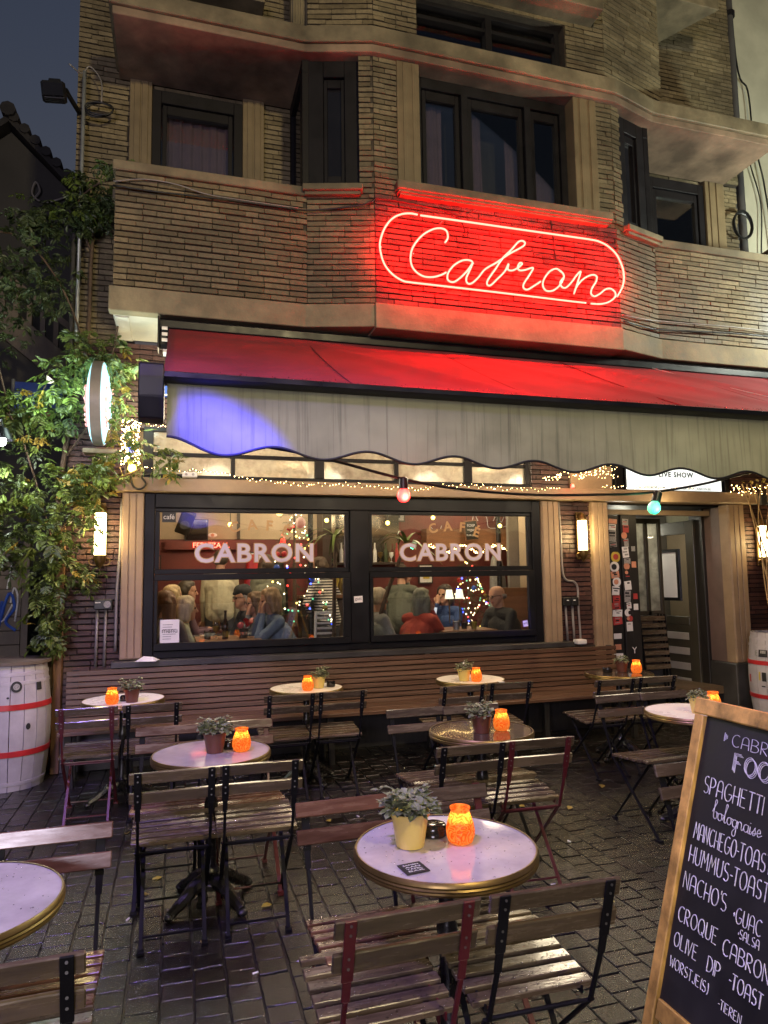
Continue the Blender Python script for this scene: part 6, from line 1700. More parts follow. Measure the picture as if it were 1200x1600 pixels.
blobs = [  # centre, radii, number, share of yellow, share of dark
 ((-1.35, 6.45, 2.55), (.45, .22, .35), 150, .02, .4), ((-1.05, 6.40, 2.15), (.42, .22, .38), 190, .10, .15), ((-1.45, 6.45, 2.0), (.40, .22, .35), 130, .02, .5),
 ((-.78, 6.42, 2.45), (.22, .16, .24), 100, .30, .0), ((-.62, 6.42, 2.60), (.22, .12, .14), 60, .35, .0), ((-1.00, 6.45, 1.60), (.20, .16, .42), 130, .12, .2), ((-.72, 6.42, 1.68), (.16, .10, .14), 36, .05, .1),
 ((-1.02, 6.48, 1.18), (.13, .10, .20), 44, .20, .2), ((-.95, 6.40, 3.30), (.25, .2, .28), 100, .10, .1), ((-1.22, 6.40, 3.05), (.40, .22, .25), 150, .12, .2), ((-.52, 6.35, 3.50), (.20, .15, .20), 70, .25, .0),
 ((-.48, 6.35, 3.05), (.13, .14, .32), 60, .30, .0), ((-.72, 6.35, 3.62), (.28, .18, .18), 80, .12, .1), ((-1.55, 6.45, 3.10), (.40, .22, .22), 90, .03, .4),
 ((-1.35, 6.55, 4.35), (.50, .25, .42), 260, .0, 1.), ((-1.05, 6.50, 4.85), (.40, .2, .17), 150, .0, .8), ((-1.60, 6.6, 3.85), (.40, .25, .30), 110, .0, 1.), ((-.72, 6.42, 4.98), (.28, .15, .16), 100, .0, .7), ((-.45, 6.1, 5.16), (.22, .12, .07), 44, .05, .5),
 ((-.80, 6.45, 5.20), (.16, .12, .10), 36, .0, .6), ((-.08, 6.30, 2.66), (.14, .06, .14), 34, .1, .0), ((-.38, 6.30, 2.75), (.14, .08, .18), 30, .2, .0)]
leaves = []
for (c, rr, nn, fy, fd) in blobs:
    for k in range(int(nn*THIN)):
        while True:
            v = Vector((RL.uniform(-1, 1), RL.uniform(-1, 1), RL.uniform(-1, 1)))
            if v.length <= 1: break
        q = Vector(c)+Vector((v.x*rr[0], v.y*rr[1], v.z*rr[2]))
        u = RL.random()
        mt = 'leaf_yellow' if u < fy*.5 else ('leaf_dark' if u < fy*.42+fd else 'leaf')
        rot = Matrix.Rotation(RL.uniform(0, 2*PI), 3, 'Z') @ Matrix.Rotation(RL.uniform(-1.3, .35), 3, 'X') @ Matrix.Rotation(RL.uniform(-.6, .6), 3, 'Y')
        leaves.append((q, rot, RL.uniform(.5, 1.05), mt, RL.randrange(4)))
leaves.sort(key=lambda a: a[0].y+abs(a[0].z-2.6)*.2-(.3 if a[3] != 'leaf_dark' else 0))
loosel = {k: MB() for k in ('leaf', 'leaf_yellow', 'leaf_dark')}
for i, (q, rot, s, mt, k) in enumerate(leaves):
    if i < 300:
        o = put('leaf', leaf_me[(mt, k)], CP, world=False); o.location = q-Vector(CP.location); o.rotation_euler = rot.to_euler(); o.scale = (s, s, s)
    else:
        m4 = Matrix.LocRotScale(q, rot, (s, s, s))
        loosel[mt].add([m4 @ Vector(v) for v in leafv[k].v], leafv[k].f)
for mt in loosel: build(loosel[mt], 'foliage', M[mt], CP, kind='stuff')
build(MB().b2((-1.00, 6.60, 0), (-.93, 6.70, 2.1)), 'support_post', M['brown_post'], CP, bevel=.005)
build(MB().b2((-1.09, 6.72, 0), (-1.02, 6.80, 2.0)), 'support_post', M['brown_post'], CP, bevel=.005)
# dry vine in the right barrel
DV = empty('dry_vine', (6.4, 6.2, .9), 'leafless straw coloured vine climbing out of the right barrel', 'plant')
for k in range(7):
    a = k*.9
    build(MB().tube(catmull([(6.36+.05*math.cos(a), 6.2+.05*math.sin(a), .9), (6.40+.07*math.cos(a+1), 6.28+.04*math.sin(a), 1.4), (6.42+.10*math.cos(a+2), 6.36, 1.9), (6.43+.16*math.cos(a+2.6), 6.40, 2.3), (6.45+.26*math.cos(a+3), 6.42, 2.62)], 6), .009-.0006*k, 6), 'vine_stem', M['dry_vine'], DV, smooth='all')
f = MB()
for k in range(40): add_leaf(f, (6.45+rnd.uniform(-.2, .3), 6.42+rnd.uniform(-.08, .05), rnd.uniform(2.6, 2.85)), (rnd.uniform(-1, 1), rnd.uniform(-.6, .3), rnd.uniform(-.6, .6)), (0, 0, 1), rnd.uniform(1., 1.9))
build(f, 'foliage', M['leaf_yellow'], DV, kind='stuff')
# ================================================================== inside the cafe
M['in_wall'] = pmat('warm_plaster', (.44, .34, .23), .7, var=.12, scale=3, bump=.05)
M['in_red'] = pmat('oxblood_wall', (.16, .035, .028), .55, var=.25, scale=4, bump=.05)
M['in_dark'] = pmat('dark_panelling', (.045, .028, .02), .5, var=.3, bump=.05)
M['in_wood'] = pmat('brown_beam', (.20, .095, .05), .45, var=.25, scale=4, stretch=(.6, 5, 5), bump=.05)
M['in_floor'] = pmat('cafe_floor', (.12, .08, .05), .4, var=.3, bump=.05)
M['ceiling'] = pmat('cafe_ceiling', (.42, .36, .28), .8, var=.1, bump=.05)
part('cafe_floor', M['in_floor'], (-.82, 6.79, .22), (6.9, 9.7, .30), bevel=0)
part('cafe_ceiling', M['ceiling'], (-.82, 6.79, 3.08), (6.9, 9.7, 3.16), bevel=0)
part('cafe_wall', M['in_wall'], (-.82, 9.6, 2.16), (1.95, 9.68, 3.08), bevel=0)
part('cafe_wall', M['in_red'], (-.82, 9.59, .30), (1.95, 9.68, 2.155), bevel=0)
part('cafe_wall', M['in_red'], (1.95, 9.55, .30), (6.9, 9.68, 3.08), bevel=0)
part('cafe_wall', M['in_wall'], (4.55, 6.95, .30), (4.62, 8.74, 3.08), bevel=0)
part('cafe_wall', M['in_wall'], (-.825, 6.79, .30), (-.80, 9.6, 3.08), bevel=0)
part('wall_divider', M['in_dark'], (1.88, 9.2, .30), (2.0, 9.6, 3.08), bevel=0)
part('ceiling_beam', M['in_wood'], (3.4, 9.30, 2.02), (6.8, 9.54, 2.30), bevel=0)
part('wall_strip', M['in_dark'], (.78, 9.57, 2.16), (.82, 9.6, 3.08), bevel=0)
for (x, y, pw) in ((.45, 7.9, 60), (1.5, 8.9, 34), (2.75, 7.8, 60), (4.1, 8.7, 40)):
    lamp('cafe_ceiling_light', 'POINT', (x, y, 2.85), pw, (1, .80, .53), .18)
for (x, y, pw) in ((.55, 7.35, 9), (2.95, 7.4, 9)):
    lamp('cafe_window_light', 'POINT', (x, y, 2.62), pw, (1, .80, .52), .10)
lamp('porch_light', 'POINT', (5.75, 8.1, 2.2), 20, (1, .95, .74), .1)
def thing(name, loc, label, cat, group=None): return empty(name, loc, label, cat, group)
# red neon word on the back wall and the red beam it sits on
NR = thing('neon_word', (.35, 9.5, 2.08), 'small red neon word glowing on the back wall inside, left window bay', 'sign')
build(MB().b2((-.15, 9.50, 2.02), (.95, 9.575, 2.13)), 'sign_board', M['in_red'], NR)
text('FEESTZAAL', .1, FRONT(.44, 9.47, 2.075), emis('inner_red_neon', (1, .10, .06), 9), 'neon_lettering', NR, extrude=.004, height=.066)
lamp('neon_word_light', 'POINT', (.44, 9.35, 2.08), 1.6, (1, .1, .06), .05)
SP = thing('loudspeaker', (.09, 8.6, 2.3), 'black tilted loudspeaker high up inside the left window bay', 'loudspeaker')
R = Matrix.Rotation(.35, 3, 'Y') @ Matrix.Rotation(.25, 3, 'X')
build(MB().box((.10, 8.6, 2.30), (.17, .16, .27), R), 'speaker_box', M['black_plastic'], SP, bevel=.01)
build(MB().lathe([(.05, -.004), (.055, .0), (.02, .006)], (.085, 8.515, 2.26), 16, axis='y'), 'speaker_cone', M['gasket'], SP)
build(MB().tube([(.10, 8.6, 2.4), (.10, 8.6, 3.08)], .015, 6), 'bracket', M['black_plastic'], SP)
TV = thing('wall_screen', (.25, 9.5, 2.26), 'dark flat screen on the back wall inside beside the loudspeaker', 'screen')
build(MB().b2((.10, 9.50, 2.13), (.40, 9.56, 2.42)), 'screen_frame', M['black_plastic'], TV, bevel=.005)
build(MB().b2((.115, 9.495, 2.145), (.385, 9.50, 2.405)), 'screen_panel', M['dark_glass'], TV)
EYE_ = thing('wall_emblem', (.41, 9.55, 2.2), 'eye shaped ornament on the back wall inside above the neon word', 'ornament')
build(MB().lathe([(.0, -.004), (.045, -.002), (.06, .004)], (.46, 9.58, 2.215), 20, axis='y', ecc=.5), 'eye_white', M['paper'], EYE_)
build(MB().lathe([(.0, -.008), (.022, -.006), (.024, .0)], (.46, 9.578, 2.215), 14, axis='y'), 'iris', M['orange_print'], EYE_)
# Christmas tree with lights, left bay
def tinsel_tree(x, y, z0, h, r, label, n_l=170, n_b=70):
    t = thing('christmas_tree', (x, y, z0), label, 'christmas tree', 'decorated trees inside')
    R_ = random.Random(int(x*100))
    build(MB().tube([(x, y, z0), (x, y, z0+h)], [.03, .008], 6), 'trunk', M['bark'], t)
    f = MB()
    for k in range(230):
        u = R_.random()**.75; a = R_.random()*2*PI; rr = r*u*(.35+.55*R_.random())+.01; zz = z0+h*(1-u)
        c = Vector((x+rr*math.cos(a), y+rr*math.sin(a), zz)); d = Vector((math.cos(a), math.sin(a), -.30+R_.uniform(-.25, .3))).normalized()
        L = R_.uniform(.07, .14)
        for j in range(16):
            q = c+d*L*j/16; e = Vector((R_.uniform(-1, 1), R_.uniform(-1, 1), R_.uniform(-1, 1))); e = (e-d*e.dot(d)).normalized()
            w = d.cross(e)*.0022; tip = q+(e+d*.8)*R_.uniform(.014, .026)
            f.add([q-w, q+w, tip], [(0, 1, 2)])
    build(f, 'needles', M['leaf_dark'], t, kind='stuff')
    f = MB()
    for k in range(n_b):
        u = R_.random()**.7; a = -PI*R_.random(); rr = r*u*1.0
        f.ball((x+rr*math.cos(a), y+rr*math.sin(a), z0+h*(1-u)), R_.uniform(.006, .010), 6, 4)
    build(f, 'tree_lights', emis('tree_led', (1, .85, .5), 9), t, smooth='all', kind='stuff')
    for mt in ('bulb_red', 'bulb_green', 'bulb_blue', 'bulb_yellow'):
        f = MB()
        for k in range(16):
            u = R_.random()**.7; a = -PI*R_.random(); rr = r*u*1.0
            f.ball((x+rr*math.cos(a), y+rr*math.sin(a), z0+h*(1-u)), R_.uniform(.009, .014), 6, 4)
        build(f, 'coloured_lights', M[mt], t, smooth='all', kind='stuff')
    for k in range(9):
        u = .25+.7*R_.random(); a = -PI*R_.random(); rr = r*u*1.02
        build(MB().ball((x+rr*math.cos(a), y+rr*math.sin(a), z0+h*(1-u)), .035, 10, 8), 'bauble', M[('red_hoop', 'brass', 'blue_print')[k % 3]], t, smooth='all')
    return t
tinsel_tree(1.36, 8.35, 1.05, 1.62, .46, 'lit christmas tree inside the left window bay')
tinsel_tree(3.78, 8.75, .85, 1.05, .42, 'white lit christmas tree behind the bald man, right window bay', n_b=60)
PR = thing('red_parcel', (1.37, 8.0, 2.27), 'red and blue ornament hung at the top of the lit tree inside', 'ornament')
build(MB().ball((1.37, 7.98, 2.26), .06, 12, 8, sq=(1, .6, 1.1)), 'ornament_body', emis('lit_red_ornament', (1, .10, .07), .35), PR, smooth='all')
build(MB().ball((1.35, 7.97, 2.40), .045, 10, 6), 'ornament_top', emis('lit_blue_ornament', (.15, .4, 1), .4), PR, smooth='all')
BA = thing('round_lamp', (1.16, 8.3, 2.42), 'yellow ball lamp beside the tree top inside', 'lamp')
build(MB().ball((1.17, 8.3, 2.405), .042, 12, 8), 'globe', emis('yellow_globe_glow', (1, .8, .25), 3), BA, smooth='all')
# palms
def palm(x, y, z0, h, label, lean_=0., nf=11, col='leaf', span=.42):
    t = thing('yucca_palm', (x, y, z0), label, 'palm plant', 'palm plants inside')
    top = Vector((x+lean_, y, z0+h))
    build(MB().tube(catmull([(x, y, z0), (x+lean_*.4, y, z0+h*.5), tuple(top)], 5), .022, 7), 'trunk', M['bark'], t, smooth='all')
    R_ = random.Random(int(x*77))
    for k in range(nf):
        a = 2*PI*k/nf+R_.uniform(-.2, .2); e = R_.uniform(.1, 1.0)
        vs = []; fs = []
        for i in range(6):
            s = i/5; rr = span*s*math.cos(e*.8); zz = span*(s*math.sin(e)*1.1-.75*s*s)
            c = top+Vector((rr*math.cos(a), rr*math.sin(a), zz)); w = .022*(1-s)**.6+.002
            sd = Vector((-math.sin(a), math.cos(a), 0))*w
            vs += [c-sd, c+Vector((0, 0, -.004)), c+sd]
            if i: b = (i-1)*3; fs += [(b, b+1, b+4, b+3), (b+1, b+2, b+5, b+4)]
        build(MB().add(vs, fs), 'frond', M[col], t, smooth='all')
    build(MB().lathe([(.10, 0), (.14, .22), (.12, .22), (.0, .20)], (x, y, z0-.2), 16), 'pot', M['terracotta'], t, smooth=True)
    return t
palm(1.62, 7.40, .62, 1.45, 'spiky palm at the right edge of the left window bay', .03)
palm(1.98, 7.35, .62, 1.38, 'leaning palm trunk crossing the right window bay', .46, 9)
# bar side: shelves with bottles, chalk drawings, hanging board
SH = thing('bottle_shelf', (2.4, 9.4, 1.9), 'wall shelf with glasses seen at the left of the right window bay', 'shelf')
build(MB().b2((2.05, 9.30, 1.80), (3.05, 9.54, 1.83)), 'shelf_board', M['in_dark'], SH)
build(MB().b2((2.05, 9.50, 1.83), (3.05, 9.545, 2.5)), 'mirror', pmat('shelf_mirror', (.5, .46, .38), .08, .9, bump=0), SH)
for k in range(12):
    x = 2.10+k*.08
    t = tag(build(MB().lathe([(.028, 0), (.028, .10), (.026, .16), (.011, .20), (.011, .27)] if k % 2 else [(.02, 0), (.02, .004), (.004, .01), (.004, .05), (.03, .09), (.033, .14)], (x, 9.40, 1.832), 12), 'bottle' if k % 2 else 'wine_glass', M[('in_dark', 'paper', 'brass', 'leaf_dark', 'paper', 'red_print')[k % 6]], smooth=True),
            ('bottle' if k % 2 else 'stemmed glass')+' on the wall shelf inside the right bay, '+('first', 'second', 'third', 'fourth', 'fifth', 'sixth')[k//2]+' from the left', 'bottle' if k % 2 else 'glass', 'bottles on the shelf inside' if k % 2 else 'glasses on the shelf inside')
HBD = thing('hanging_board', (4.04, 9.2, 2.27), 'small hanging chalkboard with white lettering inside the right window bay', 'sign')
R = Matrix.Rotation(-.10, 3, 'Y')
build(MB().box((4.04, 9.2, 2.27), (.21, .02, .29), R), 'frame', M['in_wood'], HBD, bevel=.004)
build(MB().box((4.04, 9.188, 2.27), (.18, .01, .26), R), 'board_panel', M['board'], HBD)
for k, w_ in enumerate(('SOEP', 'vegan', 'BURGER')): text(w_, .05, FRONT(4.03, 9.181, 2.34-.07*k), M['chalk'], 'chalk_lettering', HBD, extrude=.001, width=.12+.02*(k == 2))
for x in (3.97, 4.11): build(MB().tube([(x, 9.2, 2.41), (x, 9.2, 3.08)], .004, 5), 'cord', M['cable'], HBD)
CD = thing('wall_chalk_drawing', (4.6, 9.54, 2.45), 'white line drawing on the dark red wall inside the right window bay', 'drawing')
for pts in ([(4.45, 2.46), (4.45, 2.58), (4.85, 2.62), (4.85, 2.40), (4.5, 2.33), (4.45, 2.46)], [(4.9, 2.50), (5.0, 2.58), (5.2, 2.58)], [(4.9, 2.48), (5.0, 2.40), (5.2, 2.42)], [(4.55, 2.44), (4.62, 2.54), (4.68, 2.42), (4.75, 2.55)], [(4.2, 2.38), (4.24, 2.54), (4.3, 2.44)], [(3.4, 2.30), (3.5, 2.20), (3.55, 2.34), (3.65, 2.22), (3.72, 2.36)]):
    build(MB().tube([(x, 9.535, z) for x, z in catmull2(pts, 4)], .006, 5), 'chalk_line', M['chalk'], CD)
for (x, lab) in ((3.20, 'left'), (3.335, 'right')):
    t = thing('table_lamp', (x, 8.0, 1.2), 'small lit lampshade behind the woman in red, the %s one of two' % lab, 'lamp', 'small lampshades inside')
    build(MB().lathe([(.055, 1.345), (.036, 1.455)], (x, 8.0, 0), 16, cap=False), 'lamp_shade', emis('shade_glow_'+lab, (1, .93, .72), 1.5), t, smooth=True)
    build(MB().tube([(x, 8.0, 1.05), (x, 8.0, 1.40)], .008, 6), 'lamp_stem', M['brass_dark'], t)
# rattan lamp glimpsed in the transom
PL = thing('rattan_lamp', (1.52, 8.0, 3.0), 'round rattan pendant lamp glowing behind the misted transom', 'lamp')
build(MB().ball((1.50, 7.6, 2.86), .15, 16, 10, sq=(1, 1, .62)), 'shade', emis('rattan_glow', (1, .80, .42), 2.6), PL, smooth='all')
build(MB().tube([(1.50, 7.6, 2.95), (1.50, 7.6, 3.08)], .006, 5), 'cord', M['cable'], PL)
# framed pictures, posts, coats, hanging bulbs and a garland
for k, (x, z, w_, h_, mt, lab) in enumerate(((-.45, 2.45, .26, .34, 'blue_print', 'blue'), (1.05, 1.86, .20, .26, 'paper', 'pale'), (-.30, 1.80, .22, .30, 'orange_print', 'salmon coloured'), (3.0, 2.52, .30, .22, 'grey_print', 'grey'), (3.45, 1.66, .22, .28, 'paper', 'white'), (5.0, 1.75, .34, .26, 'red_print', 'red'), (2.2, 1.5, .2, .3, 'yellow_print', 'yellow'))):
    yy = 9.565 if x < 1.9 else 9.52
    t = thing('wall_picture', (x, yy, z), lab+' framed picture on the back wall inside the cafe', 'picture', 'pictures inside')
    build(MB().b2((x-w_/2, yy-.01, z-h_/2), (x+w_/2, yy+.012, z+h_/2)), 'frame', M['in_dark'], t)
    build(MB().b2((x-w_/2+.02, yy-.015, z-h_/2+.02), (x+w_/2-.02, yy-.011, z+h_/2-.02)), 'print', M[mt], t)
    build(MB().b2((x-w_*.2, yy-.018, z-h_*.25), (x+w_*.25, yy-.0155, z+h_*.1)), 'print_shape', M['ink' if k % 2 else 'yellow_print'], t)
for x, y in ((-.35, 8.9), (1.62, 8.7), (2.35, 8.6), (4.32, 8.9)):
    tag(build(MB().tube([(x, y, .30), (x, y, 3.08)], .035, 10), 'iron_post', M['iron'], smooth=True), 'dark round iron post inside the cafe, ' + {-.35: 'leftmost', 1.62: 'behind the palm', 2.35: 'left in the right bay', 4.32: 'rightmost'}[x], 'post', 'iron posts inside')
for k, (x, y, z) in enumerate(((.62, 8.6, 2.28), (1.85, 8.8, 2.36), (2.55, 8.4, 2.30), (3.35, 8.9, 2.42), (4.25, 8.7, 2.30))):
    t = thing('pendant_bulb', (x, y, z), 'bare glowing pendant bulb inside, number '+('one', 'two', 'three', 'four', 'five')[k]+' from the left', 'lamp', 'pendant bulbs inside')
    build(MB().ball((x, y, z), .028, 10, 8), 'bulb', M['bulb_yellow'], t, smooth='all')
    build(MB().tube([(x, y, z+.02), (x, y, 3.08)], .005, 5), 'cord', M['cable'], t)
for k, (x, y, mt) in enumerate(((-.55, 9.4, 'in_dark'), (.98, 9.45, 'red_hoop'), (1.3, 9.45, 'ink'), (4.5, 9.35, 'grey_print'))):
    f = MB(); vs = []
    for i in range(9):
        for j in range(17):
            a = 2*PI*j/16; rr = (.05+.10*(i/8)**.6)*(1+.16*math.sin(a*5+i*.4)); vs.append((x+rr*math.cos(a), y+rr*.45*math.sin(a), 1.95-.10*i))
    f.add(vs, [(i*17+j, i*17+j+1, (i+1)*17+j+1, (i+1)*17+j) for i in range(8) for j in range(16)])
    tag(build(f, 'hanging_coat', M[mt], smooth='all'), ('dark', 'red', 'black', 'grey')[k]+' coat hanging on a hook at the back of the cafe', 'coat', 'coats inside')
f = MB()
for k in range(150):
    x = 3.35+.012*k*.85; f.ball((x, 9.1+rnd.uniform(-.03, .03), 2.05-.10*math.sin(k/150*PI*3)**2+rnd.uniform(-.02, .02)), .006, 5, 4)
fl_ = thing('garland_lights', (4.2, 9.1, 2.0), 'string of small white lights swagged along the beam inside the right bay', 'fairy lights')
build(f, 'led_beads', M['fairy'], fl_, smooth='all', kind='stuff')
# tables and their things
def cafe_table(x, y, w, d, label):
    t = thing('cafe_table', (x, y, .3), label, 'table', 'tables inside the cafe')
    build(MB().b2((x-w/2, y-d/2, 1.0), (x+w/2, y+d/2, 1.035)), 'table_top', M['in_wood'], t, bevel=.004)
    for sx in (-1, 1):
        for sy in (-1, 1): build(MB().b2((x+sx*(w/2-.05)-.02, y+sy*(d/2-.05)-.02, .30), (x+sx*(w/2-.05)+.02, y+sy*(d/2-.05)+.02, 1.0)), 'leg', M['in_dark'], t)
cafe_table(.50, 7.22, .62, .66, 'wooden cafe table behind the left window bay')
cafe_table(3.05, 7.30, .62, .62, 'wooden cafe table behind the right window bay')
def vessel(name, x, y, prof, mat, label, cat, group=None, fill=None):
    t = thing(name, (x, y, 1.036), label, cat, group)
    build(MB().lathe(prof, (x, y, 1.036), 14, cap=False), 'body', mat, t, smooth=True)
    if fill: build(MB().lathe(fill[0], (x, y, 1.036), 12), 'drink', fill[1], t, smooth=True)
vessel('beer_bottle', .47, 7.10, [(.03, 0), (.03, .12), (.027, .15), (.012, .20), (.012, .26), (.014, .265), (.014, .275)], pmat('brown_bottle_glass', (.03, .012, .005), .12, bump=0), 'dark beer bottle on the table of the left window bay', 'bottle')
amber_beer = pmat('beer', (.55, .30, .05), .15, bump=0)
vessel('beer_glass', .385, 7.14, [(.03, 0), (.03, .005), (.006, .012), (.006, .05), (.035, .085), (.04, .13), (.034, .17)], M['glass'], 'tulip glass of pale beer on the table of the left window bay', 'glass', None, ([(.005, .055), (.032, .086), (.037, .125), (0, .126)], amber_beer))
vessel('drink_glass', .30, 7.10, [(.03, 0), (.033, .09)], M['glass'], 'dark drink in a tumbler on the table of the left window bay', 'glass', None, ([(.028, .005), (.03, .07), (0, .07)], M['in_dark']))
vessel('drink_glass', 2.93, 7.14, [(.035, 0), (.04, .11)], M['glass'], 'tumbler with foam on the table of the right window bay', 'glass', None, ([(.032, .005), (.036, .09), (0, .09)], M['paper']))
vessel('drink_glass', 3.13, 7.12, [(.03, 0), (.034, .10)], M['glass'], 'glass of yellow drink on the table of the right window bay', 'glass', None, ([(.028, .005), (.031, .08), (0, .08)], M['yellow_print']))
vessel('drink_glass', 3.04, 7.18, [(.03, 0), (.033, .09)], M['glass'], 'dark glass between the two drinks on the table of the right window bay', 'glass', None, ([(.028, .005), (.03, .07), (0, .07)], M['in_dark']))
FLW = thing('table_flowers', (.66, 7.2, 1.036), 'pot with a pink rose and red leaves on the table of the left window bay', 'flowers')
build(MB().lathe([(.04, 0), (.055, .09)], (.65, 7.16, 1.036), 14), 'vase', M['in_dark'], FLW, smooth=True)
build(MB().ball((.62, 7.13, 1.16), .032, 10, 8), 'rose', pmat('pink_rose', (.55, .12, .12), .6, bump=.3), FLW, smooth='all')
f = MB()
for k in range(14): add_leaf(f, (.65+rnd.uniform(-.05, .08), 7.16+rnd.uniform(-.04, .04), 1.12+rnd.uniform(0, .08)), (rnd.uniform(-.4, 1), rnd.uniform(-1, 1), rnd.uniform(0, 1)), (0, 0, 1), rnd.uniform(1.2, 2.4))
build(f, 'leaves', M['red_hoop'], FLW, kind='stuff')
PMN = tag(build(MB().box((2.80, 7.55, 1.21), (.11, .02, .13), Matrix.Rotation(.2, 3, 'Y')), 'phone_screen', emis('phone_glow', (.8, .9, 1), .9), None), 'small lit screen held up behind the glasses, right window bay', 'phone')
WC = thing('white_chair', (1.55, 7.6, .3), 'white slatted chair back inside at the right of the left window bay', 'chair')
for s in (-1, 1): build(MB().tube([(1.54+s*.10, 7.55, .3), (1.56+s*.10, 7.55, 1.26)], .016, 6), 'post', M['white_plastic'], WC)
for k in range(5): build(MB().box((1.55, 7.55, 1.02+k*.055), (.2, .014, .022)), 'slat', M['white_plastic'], WC)
BR = thing('bar_counter', (1.9, 9.0, .3), 'dark bar counter with bottles at the back of the left window bay', 'bar')
build(MB().b2((1.55, 8.95, .30), (2.5, 9.25, 1.36)), 'counter', M['in_dark'], BR)
build(MB().b2((1.50, 8.90, 1.36), (2.5, 9.28, 1.40)), 'counter_top', M['in_wood'], BR)
for k in range(6):
    tag(build(MB().lathe([(.03, 0), (.03, .13), (.011, .19), (.011, .25)], (1.9+k*.09, 9.05, 1.402), 12), 'bottle', M[('paper', 'in_dark', 'brass', 'leaf_dark', 'red_print', 'paper')[k]], smooth=True), ('pale', 'dark', 'brassy', 'green', 'red', 'rightmost pale')[k]+' bottle standing on the bar counter inside', 'bottle', 'bottles on the bar')

# ------------------------------------------------------------------ people
SKIN = pmat('skin', (.52, .29, .19), .5, var=.08, scale=8, bump=.05, spec=.4)
def cloth(name, c): return pmat(name, c, .8, var=.18, scale=9, bump=.5, bscale=14, bdist=.02)
EYEM = pmat('dark_eye', (.02, .014, .012), .2, bump=0)
LIP = pmat('lips', (.38, .14, .11), .5, bump=0)
def capsules_mesh(name, caps, mats, voxel):
    """caps: (p, q, r0, r1, material index). One closed skin grown over all of them."""
    mb = MB()
    for (p, q, r0, r1, mi) in caps:
        p, q = Vector(p), Vector(q)
        d = q-p; L = d.length
        if L < 1e-5: mb.ball(p, r0, 14, 10); continue
        ax = d/L
        pts = []; rs = []
        for k in range(5): a = -PI/2+PI/2*k/4; pts.append(p+ax*r0*math.sin(a)); rs.append(max(.0008, r0*math.cos(a)))
        for k in range(5): a = PI/2*k/4; pts.append(q+ax*r1*math.sin(a)); rs.append(max(.0008, r1*math.cos(a)))
        mb.tube(pts, rs, 12)
    me = mb.mesh(name, mats[0])
    o = bpy.data.objects.new(name, me); COL.objects.link(o)
    md = o.modifiers.new('skin', 'REMESH'); md.mode = 'VOXEL'; md.voxel_size = voxel; md.adaptivity = 0.
    sm = o.modifiers.new('smooth', 'SMOOTH'); sm.factor = .5; sm.iterations = 2
    dg = bpy.context.evaluated_depsgraph_get()
    m2 = bpy.data.meshes.new_from_object(o.evaluated_get(dg))
    bpy.data.objects.remove(o); bpy.data.meshes.remove(me)
    m2.materials.clear()
    for m in mats: m2.materials.append(m)
    n_ = len(m2.polygons); C_ = np.empty(n_*3); m2.polygons.foreach_get('center', C_); C_ = C_.reshape(-1, 3)
    best = np.full(n_, 1e9); mi_ = np.zeros(n_, int)
    for (p, q, r0, r1, mi) in caps:
        p = np.array(p); q = np.array(q); d = q-p; L2 = max(1e-9, d@d)
        t = np.clip(((C_-p)@d)/L2, 0, 1)
        ds = np.linalg.norm(C_-(p+t[:, None]*d), axis=1)-(r0+(r1-r0)*t)
        ok = ds < best; best[ok] = ds[ok]; mi_[ok] = mi
    m2.polygons.foreach_set('material_index', mi_); m2.polygons.foreach_set('use_smooth', [True]*n_)
    m2.name = name
    return m2
